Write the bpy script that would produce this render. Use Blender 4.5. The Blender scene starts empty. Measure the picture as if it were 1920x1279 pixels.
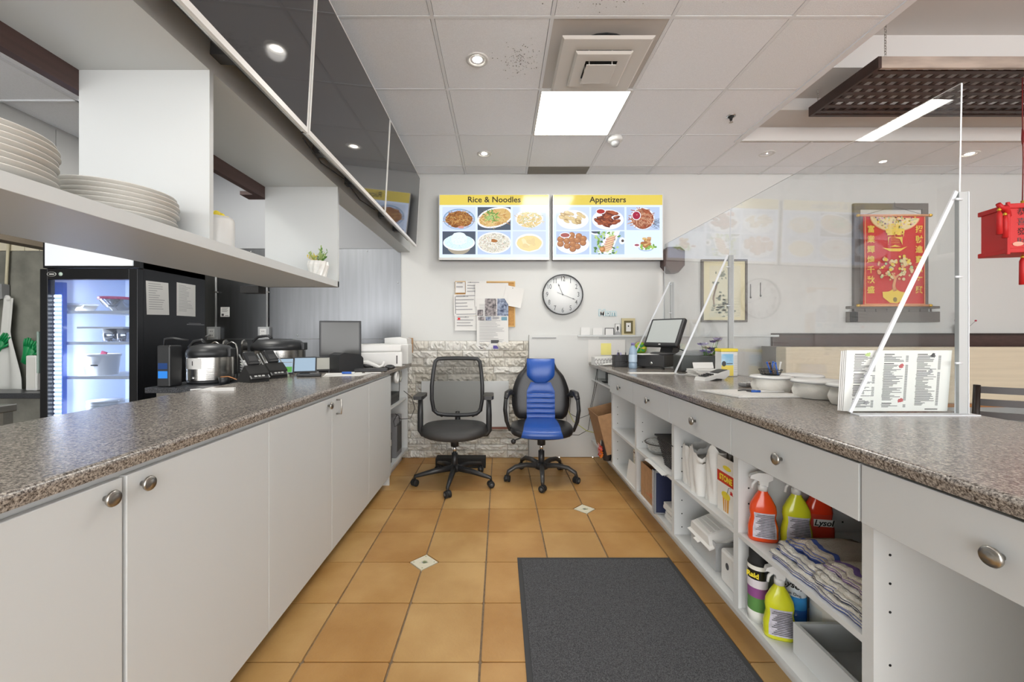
import bpy, bmesh, math, random
from mathutils import Matrix, Vector
R = math.radians
PI = math.pi
random.seed(7)
scene = bpy.context.scene
COL = scene.collection

# ---------------------------------------------------------------- camera, world, exposure
CZ = 1.23                      # camera height
F = 763.0                      # focal length in pixels of a 1920 wide frame
cam_d = bpy.data.cameras.new('camera'); cam_d.sensor_width = 36.0; cam_d.sensor_fit = 'HORIZONTAL'
cam_d.lens = F / 1920 * 36.0
cam_d.shift_x = (960 - 937) / 1920; cam_d.shift_y = -(639.5 - 627) / 1920
cam_d.clip_start = 0.02; cam_d.clip_end = 100
cam = bpy.data.objects.new('camera', cam_d); COL.objects.link(cam)
cam.location = (0, 0, CZ); cam.rotation_euler = (R(90), 0, 0)
scene.camera = cam

world = bpy.data.worlds.new('world'); scene.world = world; world.use_nodes = True
wn = world.node_tree.nodes['Background']
wn.inputs[0].default_value = (1.0, 1.0, 1.0, 1); wn.inputs[1].default_value = 4.2   # even white fill added from the open side behind the camera
scene.view_settings.view_transform = 'Standard'; scene.view_settings.look = 'None'
scene.view_settings.gamma = 1.0; scene.view_settings.use_curve_mapping = False
scene.view_settings.exposure = 0.50
PANEL_E = 14.0                  # ceiling light panels
DOWN_W = 7.0                   # recessed downlights, watts
scene.cycles.max_bounces = 10; scene.cycles.transparent_max_bounces = 16
scene.cycles.diffuse_bounces = 5; scene.cycles.glossy_bounces = 4
scene.cycles.sample_clamp_indirect = 6.0
scene.cycles.caustics_reflective = False; scene.cycles.caustics_refractive = False

def P(px, py, Y): return Vector(((px - 937) * Y / F, Y, CZ - (py - 627) * Y / F))
def X(px, Y): return (px - 937) * Y / F
def Z(py, Y): return CZ - (py - 627) * Y / F

# ---------------------------------------------------------------- materials
def lin(c):
    if isinstance(c, str):
        c = c.lstrip('#'); c = tuple(int(c[i:i+2], 16) / 255 for i in (0, 2, 4))
    return tuple((x / 12.92 if x <= 0.04045 else ((x + 0.055) / 1.055) ** 2.4) for x in c) + (1,)
MATS = {}
def mat(name, col='#cccccc', rough=0.5, metal=0.0, spec=0.5, var=0.0, vscale=20, bump=0.0, bscale=60, emit=None, estr=1.0, col2=None, trans=0.0, stretch=None, coat=0.0, sheen=0.0, alpha=1.0):
    if name in MATS: return MATS[name]
    m = bpy.data.materials.new(name); m.use_nodes = True; MATS[name] = m
    nt = m.node_tree; N = nt.nodes; L = nt.links; b = N['Principled BSDF']
    b.inputs['Base Color'].default_value = lin(col)
    b.inputs['Roughness'].default_value = rough; b.inputs['Metallic'].default_value = metal
    b.inputs['Specular IOR Level'].default_value = spec
    b.inputs['Transmission Weight'].default_value = trans
    b.inputs['Coat Weight'].default_value = coat
    b.inputs['Sheen Weight'].default_value = sheen
    b.inputs['Alpha'].default_value = alpha
    if emit:
        b.inputs['Emission Color'].default_value = lin(emit); b.inputs['Emission Strength'].default_value = estr
    tc = mp = None
    def coords():
        nonlocal tc, mp
        if mp is None:
            tc = N.new('ShaderNodeTexCoord'); mp = N.new('ShaderNodeMapping'); L.new(tc.outputs['Object'], mp.inputs[0])
            if stretch: mp.inputs['Scale'].default_value = stretch
        return mp.outputs[0]
    if var > 0 or col2:
        t = N.new('ShaderNodeTexNoise'); t.inputs['Scale'].default_value = vscale; t.inputs['Detail'].default_value = 5
        L.new(coords(), t.inputs['Vector'])
        r = N.new('ShaderNodeValToRGB'); c = lin(col)
        r.color_ramp.elements[0].position = 0.35; r.color_ramp.elements[1].position = 0.65
        r.color_ramp.elements[0].color = tuple(x * (1 - var) for x in c[:3]) + (1,)
        r.color_ramp.elements[1].color = lin(col2) if col2 else tuple(min(1, x * (1 + var)) for x in c[:3]) + (1,)
        L.new(t.outputs[0], r.inputs[0]); L.new(r.outputs[0], b.inputs['Base Color'])
    if bump > 0:
        t = N.new('ShaderNodeTexNoise'); t.inputs['Scale'].default_value = bscale; t.inputs['Detail'].default_value = 4
        L.new(coords(), t.inputs['Vector'])
        bp = N.new('ShaderNodeBump'); bp.inputs['Strength'].default_value = bump; bp.inputs['Distance'].default_value = 0.01
        L.new(t.outputs[0], bp.inputs['Height']); L.new(bp.outputs[0], b.inputs['Normal'])
    return m
def emitmat(name, col, s=1.0):
    if name in MATS: return MATS[name]
    m = bpy.data.materials.new(name); m.use_nodes = True; MATS[name] = m
    b = m.node_tree.nodes['Principled BSDF']; b.inputs['Base Color'].default_value = (0.01, 0.01, 0.01, 1)
    b.inputs['Roughness'].default_value = 0.12
    b.inputs['Emission Color'].default_value = lin(col); b.inputs['Emission Strength'].default_value = s
    return m
def glassmat(name, tint='#fbfcfc', haze=0.05, ior=1.5, hazecol='#e8ecf0', rough=0.0, dust=0.0):
    m = bpy.data.materials.new(name); m.use_nodes = True; MATS[name] = m
    nt = m.node_tree; N = nt.nodes; L = nt.links
    for n in list(N): N.remove(n)
    out = N.new('ShaderNodeOutputMaterial')
    tr = N.new('ShaderNodeBsdfTransparent'); tr.inputs[0].default_value = lin(tint)
    df = N.new('ShaderNodeBsdfDiffuse'); df.inputs[0].default_value = lin(hazecol)
    gl = N.new('ShaderNodeBsdfGlossy'); gl.inputs['Roughness'].default_value = rough
    geo = N.new('ShaderNodeNewGeometry'); mi = N.new('ShaderNodeMix'); mi.inputs[2].default_value = ior; mi.inputs[3].default_value = 1 / ior
    L.new(geo.outputs['Backfacing'], mi.inputs[0])
    fr = N.new('ShaderNodeFresnel'); L.new(mi.outputs[0], fr.inputs[0])
    m1 = N.new('ShaderNodeMixShader'); m1.inputs[0].default_value = haze
    if dust > 0:
        t = N.new('ShaderNodeTexNoise'); t.inputs['Scale'].default_value = 7; t.inputs['Detail'].default_value = 8; t.inputs['Roughness'].default_value = 0.7
        tc = N.new('ShaderNodeTexCoord'); L.new(tc.outputs['Object'], t.inputs['Vector'])
        mr = N.new('ShaderNodeMapRange'); mr.inputs[1].default_value = 0.45; mr.inputs[2].default_value = 0.8
        mr.inputs[3].default_value = haze; mr.inputs[4].default_value = haze + dust
        L.new(t.outputs[0], mr.inputs[0]); L.new(mr.outputs[0], m1.inputs[0])
    L.new(tr.outputs[0], m1.inputs[1]); L.new(df.outputs[0], m1.inputs[2])
    m2 = N.new('ShaderNodeMixShader'); L.new(fr.outputs[0], m2.inputs[0]); L.new(m1.outputs[0], m2.inputs[1]); L.new(gl.outputs[0], m2.inputs[2])
    L.new(m2.outputs[0], out.inputs[0])
    return m
def granite(name, dark='#37322e', mid='#87807a', light='#c4bdb2', rough=0.17):
    m = bpy.data.materials.new(name); m.use_nodes = True; MATS[name] = m
    nt = m.node_tree; N = nt.nodes; L = nt.links; b = N['Principled BSDF']
    tc = N.new('ShaderNodeTexCoord')
    a = N.new('ShaderNodeTexNoise'); a.inputs['Scale'].default_value = 190; a.inputs['Detail'].default_value = 6; a.inputs['Roughness'].default_value = 0.75
    L.new(tc.outputs['Object'], a.inputs['Vector'])
    r = N.new('ShaderNodeValToRGB'); cr = r.color_ramp
    cr.elements[0].position = 0.40; cr.elements[0].color = lin(dark); cr.elements[1].position = 0.64; cr.elements[1].color = lin(light)
    e = cr.elements.new(0.5); e.color = lin(mid)
    L.new(a.outputs[0], r.inputs[0])
    v = N.new('ShaderNodeTexVoronoi'); v.inputs['Scale'].default_value = 330; L.new(tc.outputs['Object'], v.inputs['Vector'])
    r2 = N.new('ShaderNodeValToRGB'); r2.color_ramp.elements[0].position = 0.12; r2.color_ramp.elements[1].position = 0.3
    r2.color_ramp.elements[0].color = (0.25, 0.23, 0.22, 1); r2.color_ramp.elements[1].color = (1, 1, 1, 1)
    L.new(v.outputs['Distance'], r2.inputs[0])
    mx = N.new('ShaderNodeMix'); mx.data_type = 'RGBA'; mx.blend_type = 'MULTIPLY'; mx.inputs[0].default_value = 0.5
    L.new(r.outputs[0], mx.inputs[6]); L.new(r2.outputs[0], mx.inputs[7]); L.new(mx.outputs[2], b.inputs['Base Color'])
    b.inputs['Roughness'].default_value = rough
    bp = N.new('ShaderNodeBump'); bp.inputs['Strength'].default_value = 0.12; bp.inputs['Distance'].default_value = 0.002
    L.new(a.outputs[0], bp.inputs['Height']); L.new(bp.outputs[0], b.inputs['Normal'])
    return m
def steelbrush(name, col='#9a9b9c', rough=0.28, stretch=(3, 3, 90), b=0.12):
    return mat(name, col, rough=rough, metal=1.0, var=0.05, vscale=4, bump=b, bscale=3, stretch=stretch)

M_wall = mat('wall paint', '#cbccca', rough=0.7, bump=0.03, bscale=150)
M_ceil = mat('ceiling tile', '#f0f3f8', rough=0.9, var=0.03, vscale=160, bump=0.25, bscale=220)
M_tbar = mat('tbar', '#e4e7eb', rough=0.6)
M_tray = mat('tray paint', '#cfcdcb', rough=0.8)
M_lam = mat('white laminate', '#c5c8c8', rough=0.42, spec=0.4)
M_lamin = mat('white laminate inside', '#cccecd', rough=0.5)
M_gran = granite('countertop laminate')
M_grank = granite('kitchen countertop', '#17181a', '#34363a', '#6a6c70', 0.3)
M_nickel = mat('brushed nickel', '#b5b2ac', rough=0.3, metal=1.0)
M_chrome = mat('chrome', '#c9cacc', rough=0.12, metal=1.0)
M_steel = steelbrush('stainless sheet', '#85878a', 0.36, (7, 7, 0.4), 0.06)
M_steel2 = steelbrush('stainless body', '#b6b4b0', 0.25, (4, 4, 60), 0.05)
M_black = mat('black plastic', '#27282a', rough=0.4)
M_blackg = mat('black gloss', '#0d0e10', rough=0.12)
M_blackm = mat('black matte', '#1d1d1d', rough=0.75)
M_dkgrey = mat('dark grey plastic', '#3a3a3b', rough=0.5)
M_grey = mat('grey plastic', '#8b8c8d', rough=0.5)
M_white = mat('white plastic', '#d4d4d2', rough=0.35)
M_paper = mat('paper', '#d6d5d2', rough=0.8)
M_print = mat('print ink', '#4a4a4c', rough=0.8)
M_printl = mat('pale print ink', '#9a9a9c', rough=0.8)
M_grout = mat('grout', '#8c7a64', rough=0.9, var=0.15, vscale=60)
M_brown = mat('brown wood', '#4a3632', rough=0.5, var=0.15, vscale=12, stretch=(1, 0.15, 4))
M_dwood = mat('dark wood', '#2c211e', rough=0.45, var=0.2, vscale=10, stretch=(6, 6, 0.8))
M_card = mat('cardboard', '#a5805c', rough=0.85, var=0.08, vscale=30)
M_hole = mat('peg hole', '#111111', rough=0.9)
M_red = mat('red', '#c0191c', rough=0.55)
M_gold = mat('gold', '#d8b040', rough=0.35, metal=0.6)
M_blue = mat('blue plastic', '#2d5fb8', rough=0.4)
M_green = mat('green', '#1d9a4c', rough=0.5)
M_yellow = mat('yellow', '#e6d23a', rough=0.5)
M_lamp = emitmat('lamp glow', '#fffdf6', PANEL_E)
M_lampd = emitmat('downlight glow', '#fff8ea', 30.0)

# ---------------------------------------------------------------- mesh builder
class MB:
    def __init__(s): s.v = []; s.f = []; s.fm = []; s.fs = []; s.mats = []
    def mi(s, m):
        if m not in s.mats: s.mats.append(m)
        return s.mats.index(m)
    def add(s, verts, faces, m, M=None, smooth=False):
        o = len(s.v); i = s.mi(m)
        for q in verts:
            q = Vector(q)
            s.v.append(M @ q if M is not None else q)
        for f in faces:
            s.f.append([o + k for k in f]); s.fm.append(i); s.fs.append(smooth)
        return s
    def box(s, x0, x1, y0, y1, z0, z1, m, M=None, bev=0.0, seg=2):
        if bev > 0:
            bm = bmesh.new(); bmesh.ops.create_cube(bm, size=1)
            for v in bm.verts:
                v.co = Vector(((x0 + x1) / 2 + v.co.x * (x1 - x0), (y0 + y1) / 2 + v.co.y * (y1 - y0), (z0 + z1) / 2 + v.co.z * (z1 - z0)))
            bmesh.ops.bevel(bm, geom=bm.edges[:], offset=bev, segments=seg, profile=0.5, affect='EDGES')
            bm.verts.index_update()
            s.add([v.co.copy() for v in bm.verts], [[v.index for v in f.verts] for f in bm.faces], m, M, smooth=False); bm.free()
            return s
        v = [(x0, y0, z0), (x1, y0, z0), (x1, y1, z0), (x0, y1, z0), (x0, y0, z1), (x1, y0, z1), (x1, y1, z1), (x0, y1, z1)]
        return s.add(v, [(0, 3, 2, 1), (4, 5, 6, 7), (0, 1, 5, 4), (1, 2, 6, 5), (2, 3, 7, 6), (3, 0, 4, 7)], m, M)
    def cbox(s, cx, cy, cz, sx, sy, sz, m, M=None, bev=0.0): return s.box(cx - sx / 2, cx + sx / 2, cy - sy / 2, cy + sy / 2, cz - sz / 2, cz + sz / 2, m, M, bev)
    def prism(s, pts, d0, d1, m, axis='z', M=None, smooth=False):
        n = len(pts)
        def mk(a, b, d):
            return (a, b, d) if axis == 'z' else ((a, d, b) if axis == 'y' else (d, a, b))
        v = [mk(a, b, d0) for a, b in pts] + [mk(a, b, d1) for a, b in pts]
        area = sum(pts[i][0] * pts[(i + 1) % n][1] - pts[(i + 1) % n][0] * pts[i][1] for i in range(n))
        fl = (area < 0) ^ (axis == 'y') ^ (d1 < d0)
        fs = [list(range(n))[::-1], [n + i for i in range(n)]]
        side = [[i, (i + 1) % n, n + (i + 1) % n, n + i] for i in range(n)]
        if fl: fs = [f[::-1] for f in fs]; side = [f[::-1] for f in side]
        s.add(v, fs, m, M)
        o = len(s.v) - 2 * n; i = s.mi(m)
        for f in side: s.f.append([o + k for k in f]); s.fm.append(i); s.fs.append(smooth)
        return s
    def lathe(s, prof, m, c=(0, 0, 0), seg=24, M=None, sx=1.0, sy=1.0, smooth=True, a0=0, a1=2 * PI, cap=True):
        full = abs(a1 - a0 - 2 * PI) < 1e-6; k = seg if full else seg + 1
        v = []; f = []
        for r, z in prof:
            for i in range(k):
                a = a0 + (a1 - a0) * i / seg
                v.append((c[0] + r * math.cos(a) * sx, c[1] + r * math.sin(a) * sy, c[2] + z))
        for j in range(len(prof) - 1):
            for i in range(seg):
                i2 = (i + 1) % k if full else i + 1
                f.append((j * k + i, j * k + i2, (j + 1) * k + i2, (j + 1) * k + i))
        if full and cap:
            if prof[0][0] > 1e-5: f.append(tuple(range(k))[::-1])
            if prof[-1][0] > 1e-5: f.append(tuple((len(prof) - 1) * k + i for i in range(k)))
        return s.add(v, f, m, M, smooth)
    def tube(s, pts, r, m, seg=8, M=None, caps=True, smooth=True, flat=1.0, up=(0, 0, 1)):
        pts = [Vector(p) for p in pts]; n = len(pts); rs = r if isinstance(r, (list, tuple)) else [r] * n
        v = []; f = []; prev = None
        for i, p in enumerate(pts):
            t = (pts[min(i + 1, n - 1)] - pts[max(i - 1, 0)]).normalized()
            if prev is None:
                u = Vector(up); u = u - t * u.dot(t)
                if u.length < 1e-3: u = Vector((1, 0, 0)) - t * t.x
                if u.length < 1e-3: u = Vector((0, 1, 0))
            else: u = prev - t * prev.dot(t)
            u.normalize(); prev = u; w = t.cross(u)
            for k in range(seg):
                a = 2 * PI * k / seg
                v.append(p + u * (math.cos(a) * rs[i] * flat) + w * (math.sin(a) * rs[i]))
        for i in range(n - 1):
            for k in range(seg):
                k2 = (k + 1) % seg; f.append((i * seg + k, i * seg + k2, (i + 1) * seg + k2, (i + 1) * seg + k))
        if caps: f.append(tuple(range(seg))[::-1]); f.append(tuple((n - 1) * seg + k for k in range(seg)))
        return s.add(v, f, m, M, smooth)
    def cyl(s, p0, p1, r, m, seg=16, r1=None, M=None): return s.tube([p0, p1], [r, r if r1 is None else r1], m, seg, M)
    def ball(s, c, r, m, seg=12, M=None, sc=(1, 1, 1)):
        prof = [(max(1e-6, r * math.sin(PI * i / 8)), -r * math.cos(PI * i / 8) * sc[2]) for i in range(9)]
        return s.lathe(prof, m, c, seg, M, sc[0], sc[1])
    def sheet(s, fn, nu, nv, m, M=None, smooth=True):
        v = [fn(i / nu, j / nv) for j in range(nv + 1) for i in range(nu + 1)]
        f = [(j * (nu + 1) + i, j * (nu + 1) + i + 1, (j + 1) * (nu + 1) + i + 1, (j + 1) * (nu + 1) + i) for j in range(nv) for i in range(nu)]
        return s.add(v, f, m, M, smooth)
    def mesh(s, name):
        me = bpy.data.meshes.new(name); me.from_pydata([tuple(p) for p in s.v], [], s.f)
        for m in s.mats: me.materials.append(m)
        me.polygons.foreach_set('material_index', s.fm); me.polygons.foreach_set('use_smooth', s.fs)
        me.update(); return me
    def part(s, name, parent=None, loc=(0, 0, 0), rot=(0, 0, 0), label=None):
        o = bpy.data.objects.new(name, s.mesh(name)); COL.objects.link(o); o.location = loc; o.rotation_euler = rot
        if parent is not None: o.parent = parent
        if label: o['label'] = label
        return o
    def thing(s, name, label, cat, loc=(0, 0, 0), rz=0, group=None, rot=None, kind=None):
        o = s.part(name, None, loc, rot or (0, 0, rz)); tag(o, label, cat, group, kind); return o
    def struct(s, name, label=None, loc=(0, 0, 0)):
        o = s.part(name, None, loc); o['kind'] = 'structure'
        if label: o['label'] = label
        return o
def tag(o, label, cat, group=None, kind=None):
    o['label'] = label; o['category'] = cat
    if group: o['group'] = group
    if kind: o['kind'] = kind
def thing(name, label, cat, loc=(0, 0, 0), rz=0, group=None, rot=None):
    o = bpy.data.objects.new(name, None); COL.objects.link(o); o.empty_display_size = 0.05
    o.location = loc; o.rotation_euler = rot or (0, 0, rz); tag(o, label, cat, group); return o
def dup(root, loc, rz=None, label=None):
    r = root.copy(); COL.objects.link(r); r.location = loc
    if rz is not None: r.rotation_euler = (0, 0, rz)
    if label: r['label'] = label
    for ch in list(root.children):
        c = ch.copy(); COL.objects.link(c); c.parent = r
        for g in ch.children:
            d = g.copy(); COL.objects.link(d); d.parent = c
    return r
def text(body, size, m, parent, loc, rot=(R(90), 0, 0), name='lettering', align='CENTER', ext=0.0004, sx=1.0, bold=0.0, shear=0.0):
    c = bpy.data.curves.new(name, 'FONT'); c.body = body; c.size = size; c.align_x = align; c.align_y = 'CENTER'
    c.extrude = ext; c.offset = bold; c.materials.append(m); c.resolution_u = 3; c.shear = shear
    t = bpy.data.objects.new(name, c); COL.objects.link(t)
    dg = bpy.context.evaluated_depsgraph_get(); me = bpy.data.meshes.new_from_object(t.evaluated_get(dg)); bpy.data.objects.remove(t)
    o = bpy.data.objects.new(name, me); COL.objects.link(o); o.location = loc; o.rotation_euler = rot; o.scale = (sx, 1, 1)
    if parent is not None: o.parent = parent
    return o
def TR(loc=(0, 0, 0), rx=0, ry=0, rz=0):
    return Matrix.Translation(loc) @ Matrix.Rotation(rz, 4, 'Z') @ Matrix.Rotation(ry, 4, 'Y') @ Matrix.Rotation(rx, 4, 'X')
def ell(cx, cy, rx, ry, n=24, a0=0, a1=2 * PI):
    return [(cx + rx * math.cos(a0 + (a1 - a0) * i / n), cy + ry * math.sin(a0 + (a1 - a0) * i / n)) for i in range(n)]
# ---------------------------------------------------------------- room shell
DW = 4.09; HC = 2.837
XL, XR, YB = -5.2, 6.3, -4.0
MB().box(XL, XR, DW, DW + 0.12, 0, 3.5, M_wall).struct('wall_back')
MB().box(XR, XR + 0.1, YB, DW + 0.12, 0, 3.5, M_wall).struct('wall_right')
M_kwall = mat('kitchen plaster', '#77776f', rough=0.75, var=0.22, vscale=5, bump=0.1, bscale=30)
M_kpanel = mat('kitchen panel', '#b3b3b2', rough=0.55)
MB().box(XL - 0.1, XL, YB, DW + 0.12, 0, 2.84, M_kwall).struct('wall_left')
kw = MB().box(XL, -3.22, DW - 0.02, DW, 0, 2.06, M_kwall).struct('wall_rear')
# cream tile strip above the grey plaster
M_ctile = mat('cream tile', '#d9d2bd', rough=0.3)
for i in range(13):
    MB().box(-5.19 + i * 0.15, -5.19 + i * 0.15 + 0.144, DW - 0.03, DW - 0.02, 2.064, 2.204, M_ctile, bev=0.002, seg=1).part('tile', kw)
# bulkhead over the fridge alcove
sp = MB().box(-3.55, -3.45, YB, DW - .02, 2.2, 2.84, M_kpanel).box(-3.56, -3.44, YB, DW - .02, 1.885, 2.2, mat('olive brown trim', '#6d6253', rough=.6)).struct('trim_1', 'grey panelled bulkhead above the kitchen')
for i in range(9):
    MB().box(-3.45, -3.444, -0.2 + i * 0.48, -0.2 + i * 0.48 + 0.475, 2.255, 2.82, M_kpanel).part('panel', sp)

# floor: base slab with quarry tiles laid on it
fl = MB().box(XL, XR, YB, DW, -0.1, -0.008, M_grout).struct('floor')
def tilemat(name, c, c2):
    return mat(name, c, rough=0.42, var=0.1, vscale=3.2, col2=c2, bump=0.12, bscale=90)
TM = [tilemat('quarry tile a', '#b98b4d', '#c49c62'), tilemat('quarry tile b', '#b48549', '#c0965c'), tilemat('quarry tile c', '#bd9358', '#c7a269')]
T = 0.335; X0 = -0.0736; Y0 = 1.527; g = 0.0045
dia = [(-0.4086, 2.197), (0.5964, 2.867)]; dr = 0.074
nt_ = 0
for i in range(-4, 5):
    for j in range(-5, 8):
        x0 = X0 + i * T + g; x1 = X0 + (i + 1) * T - g; y0 = Y0 + j * T + g * 0.7; y1 = min(Y0 + (j + 1) * T - g * 0.7, DW)
        pts = []
        for (cx, cy, sx, sy) in ((x0, y0, 1, 1), (x1, y0, -1, 1), (x1, y1, -1, -1), (x0, y1, 1, -1)):
            cut = any(abs(cx - dx) < 0.03 and abs(cy - dy) < 0.03 for dx, dy in dia)
            c = dr + 0.003 if cut else 0.006
            a = (cx + sx * c, cy); b = (cx, cy + sy * c)
            pts += [a, b] if (sx * sy < 0) else [b, a]
        MB().prism(pts, -0.008, random.uniform(-0.0006, 0.0006), random.choice(TM)).part('tile', fl)
M_dia = mat('cream tile inset', '#e2ddc6', rough=0.25); M_diap = mat('inset flower print', '#8f9a6e', rough=0.4)
for dx, dy in dia:
    t = MB().prism([(dx - dr, dy), (dx, dy - dr), (dx + dr, dy), (dx, dy + dr)], -0.008, 0.0006, M_dia).part('diamond_tile', fl, label='cream diamond tile inset with a floral print')
    b = MB()
    for k in range(9):
        a = R(20 + k * 18); l = random.uniform(0.02, 0.034)
        b.prism([(dx, dy - 0.015), (dx + math.cos(a) * l * 0.6 + 0.004, dy - 0.015 + math.sin(a) * l * 0.6), (dx + math.cos(a) * l, dy - 0.015 + math.sin(a) * l), (dx + math.cos(a) * l * 0.6 - 0.004, dy - 0.015 + math.sin(a) * l * 0.6 + .003)], 0.0006, 0.0009, random.choice([M_diap, M_printl]))
    for sx, sy in ((1, 0), (-1, 0), (0, 1), (0, -1)):
        b.prism(ell(dx + sx * 0.055, dy + sy * 0.055, 0.004, 0.004, 8), 0.0006, 0.0009, M_diap)
    b.part('print', t)
MB().box(1.7, XR, YB, DW, -0.008, 0.0, mat('dining floor', '#a87440', rough=0.45, var=0.1, vscale=2)).part('dining_floor', fl)
MB().box(XL, -1.42, YB, DW, -0.008, 0.0, mat('kitchen floor', '#7d6a55', rough=0.5, var=0.1, vscale=2)).part('kitchen_floor', fl)

# ceiling with grid and tiles
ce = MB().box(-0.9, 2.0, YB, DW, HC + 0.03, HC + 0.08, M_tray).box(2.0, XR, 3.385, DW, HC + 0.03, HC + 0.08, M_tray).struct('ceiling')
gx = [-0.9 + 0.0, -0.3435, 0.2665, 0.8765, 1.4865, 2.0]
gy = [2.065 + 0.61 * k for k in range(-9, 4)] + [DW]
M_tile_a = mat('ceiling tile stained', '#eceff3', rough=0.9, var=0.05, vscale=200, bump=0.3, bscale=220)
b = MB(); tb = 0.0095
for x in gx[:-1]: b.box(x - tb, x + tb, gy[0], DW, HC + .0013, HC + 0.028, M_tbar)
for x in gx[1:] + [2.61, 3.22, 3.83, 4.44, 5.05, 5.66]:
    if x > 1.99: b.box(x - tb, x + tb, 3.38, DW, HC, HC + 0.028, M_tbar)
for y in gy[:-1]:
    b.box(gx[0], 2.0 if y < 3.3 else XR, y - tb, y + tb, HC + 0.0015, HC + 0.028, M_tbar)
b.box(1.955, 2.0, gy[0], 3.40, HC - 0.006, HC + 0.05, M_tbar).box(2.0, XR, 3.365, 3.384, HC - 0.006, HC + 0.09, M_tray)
b.part('ceiling_grid', ce)
cells = [(gx[i], gx[i + 1], gy[j], gy[j + 1]) for i in range(5) for j in range(len(gy) - 1)]
xs2 = [2.0, 2.61, 3.22, 3.83, 4.44, 5.05, 5.66, XR]
cells += [(xs2[i], xs2[i + 1], 3.40 if j == 0 else 3.895, 3.895 if j == 0 else DW) for i in range(7) for j in range(2)]
light_cells = [(0.5715, 3.0), (0.5715, -1.29), (0.5715, -3.12)]  # cells behind the camera hold unseen panels added for even fill
def has(c, p): return c[0] < p[0] < c[1] and c[2] < p[1] < c[3]
holes = {}
for c in cells:
    if any(has(c, p) for p in light_cells) or has(c, (0.57, 2.4)) or has(c, (0.57, 4.0)): continue
    dz = random.uniform(0, 0.003)
    MB().box(c[0] + tb * 1.25, c[1] - tb * 1.25, c[2] + tb * 1.2, c[3] - tb * 1.2, HC + 0.0018 + dz * .5, HC + 0.022 + dz, random.choice([M_ceil, M_tile_a])).part('ceiling_tile', ce)
# speckled stains pitted into two tiles
def specks(cx, cy, w, h, n):
    q = MB()
    for k in range(n):
        x = random.gauss(cx, w); y = random.gauss(cy, h); r = random.uniform(0.0012, 0.0038)
        q.prism(ell(x, y, r, r, 6), HC + 0.0014, HC + 0.003, M_grey)
    o = q.part('stain_specks', ce); o['kind'] = 'stuff'
specks(0.12, 2.38, 0.05, 0.07, 110); specks(0.55, 1.93, 0.13, 0.035, 90)

# raised tray over the dining side
tr = MB()
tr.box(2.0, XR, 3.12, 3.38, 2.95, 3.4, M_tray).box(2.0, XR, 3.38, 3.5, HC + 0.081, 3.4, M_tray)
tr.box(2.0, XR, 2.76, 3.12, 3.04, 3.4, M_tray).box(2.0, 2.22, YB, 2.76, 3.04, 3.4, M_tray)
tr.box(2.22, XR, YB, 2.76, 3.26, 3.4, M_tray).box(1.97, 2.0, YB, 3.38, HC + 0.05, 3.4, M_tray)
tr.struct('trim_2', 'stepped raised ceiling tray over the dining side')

# kitchen ceiling
kc = MB().box(XL, -1.02, YB, DW, 2.84, 2.9, M_ceil).struct('trim_3', 'white kitchen ceiling')
q = MB()
for y in (0.4, 1.0, 1.6, 2.2, 2.8, 3.4): q.box(-3.45, -1.02, y - 0.01, y + 0.01, 2.83, 2.84, M_tbar)
for x in (-2.9, -2.3, -1.7): q.box(x - 0.01, x + 0.01, YB, DW, 2.83, 2.84, M_tbar)
q.part('ceiling_grid', kc)

# bulkhead carrying the menu screens
MB().box(-1.02, -0.90, YB, DW, 2.055, HC + 0.05, M_lam).struct('trim_4', 'white bulkhead behind the left menu screens')

# stainless splashback on the back wall
MB().box(-3.44, -1.02, DW - .012, DW, 2.09, 2.835, mat('grey kitchen wall', '#9fa1a4', rough=.5)).struct('wall_kitchen')
st = thing('splashback', 'brushed stainless steel splashback sheet behind the left counter', 'splashback', (-2.0, DW - 0.001, 0.85))
MB().box(-1.2, 1.008, -0.004, 0, 0.335, 1.24, M_steel).part('upper_sheet', st)
MB().box(-1.2, 1.008, -0.0055, 0, -0.8, 0.332, M_steel).part('lower_sheet', st)
for x, z in ((0.67, 1.215), (-0.03, 0.37), (-0.5, 1.21), (0.98, 0.9)): MB().lathe([(0.007, 0), (0.006, 0.003), (0.001, 0.004)], M_chrome, (0, 0, 0), 10, TR((x, -0.004, z), rx=R(90))).part('screw', st)

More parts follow.
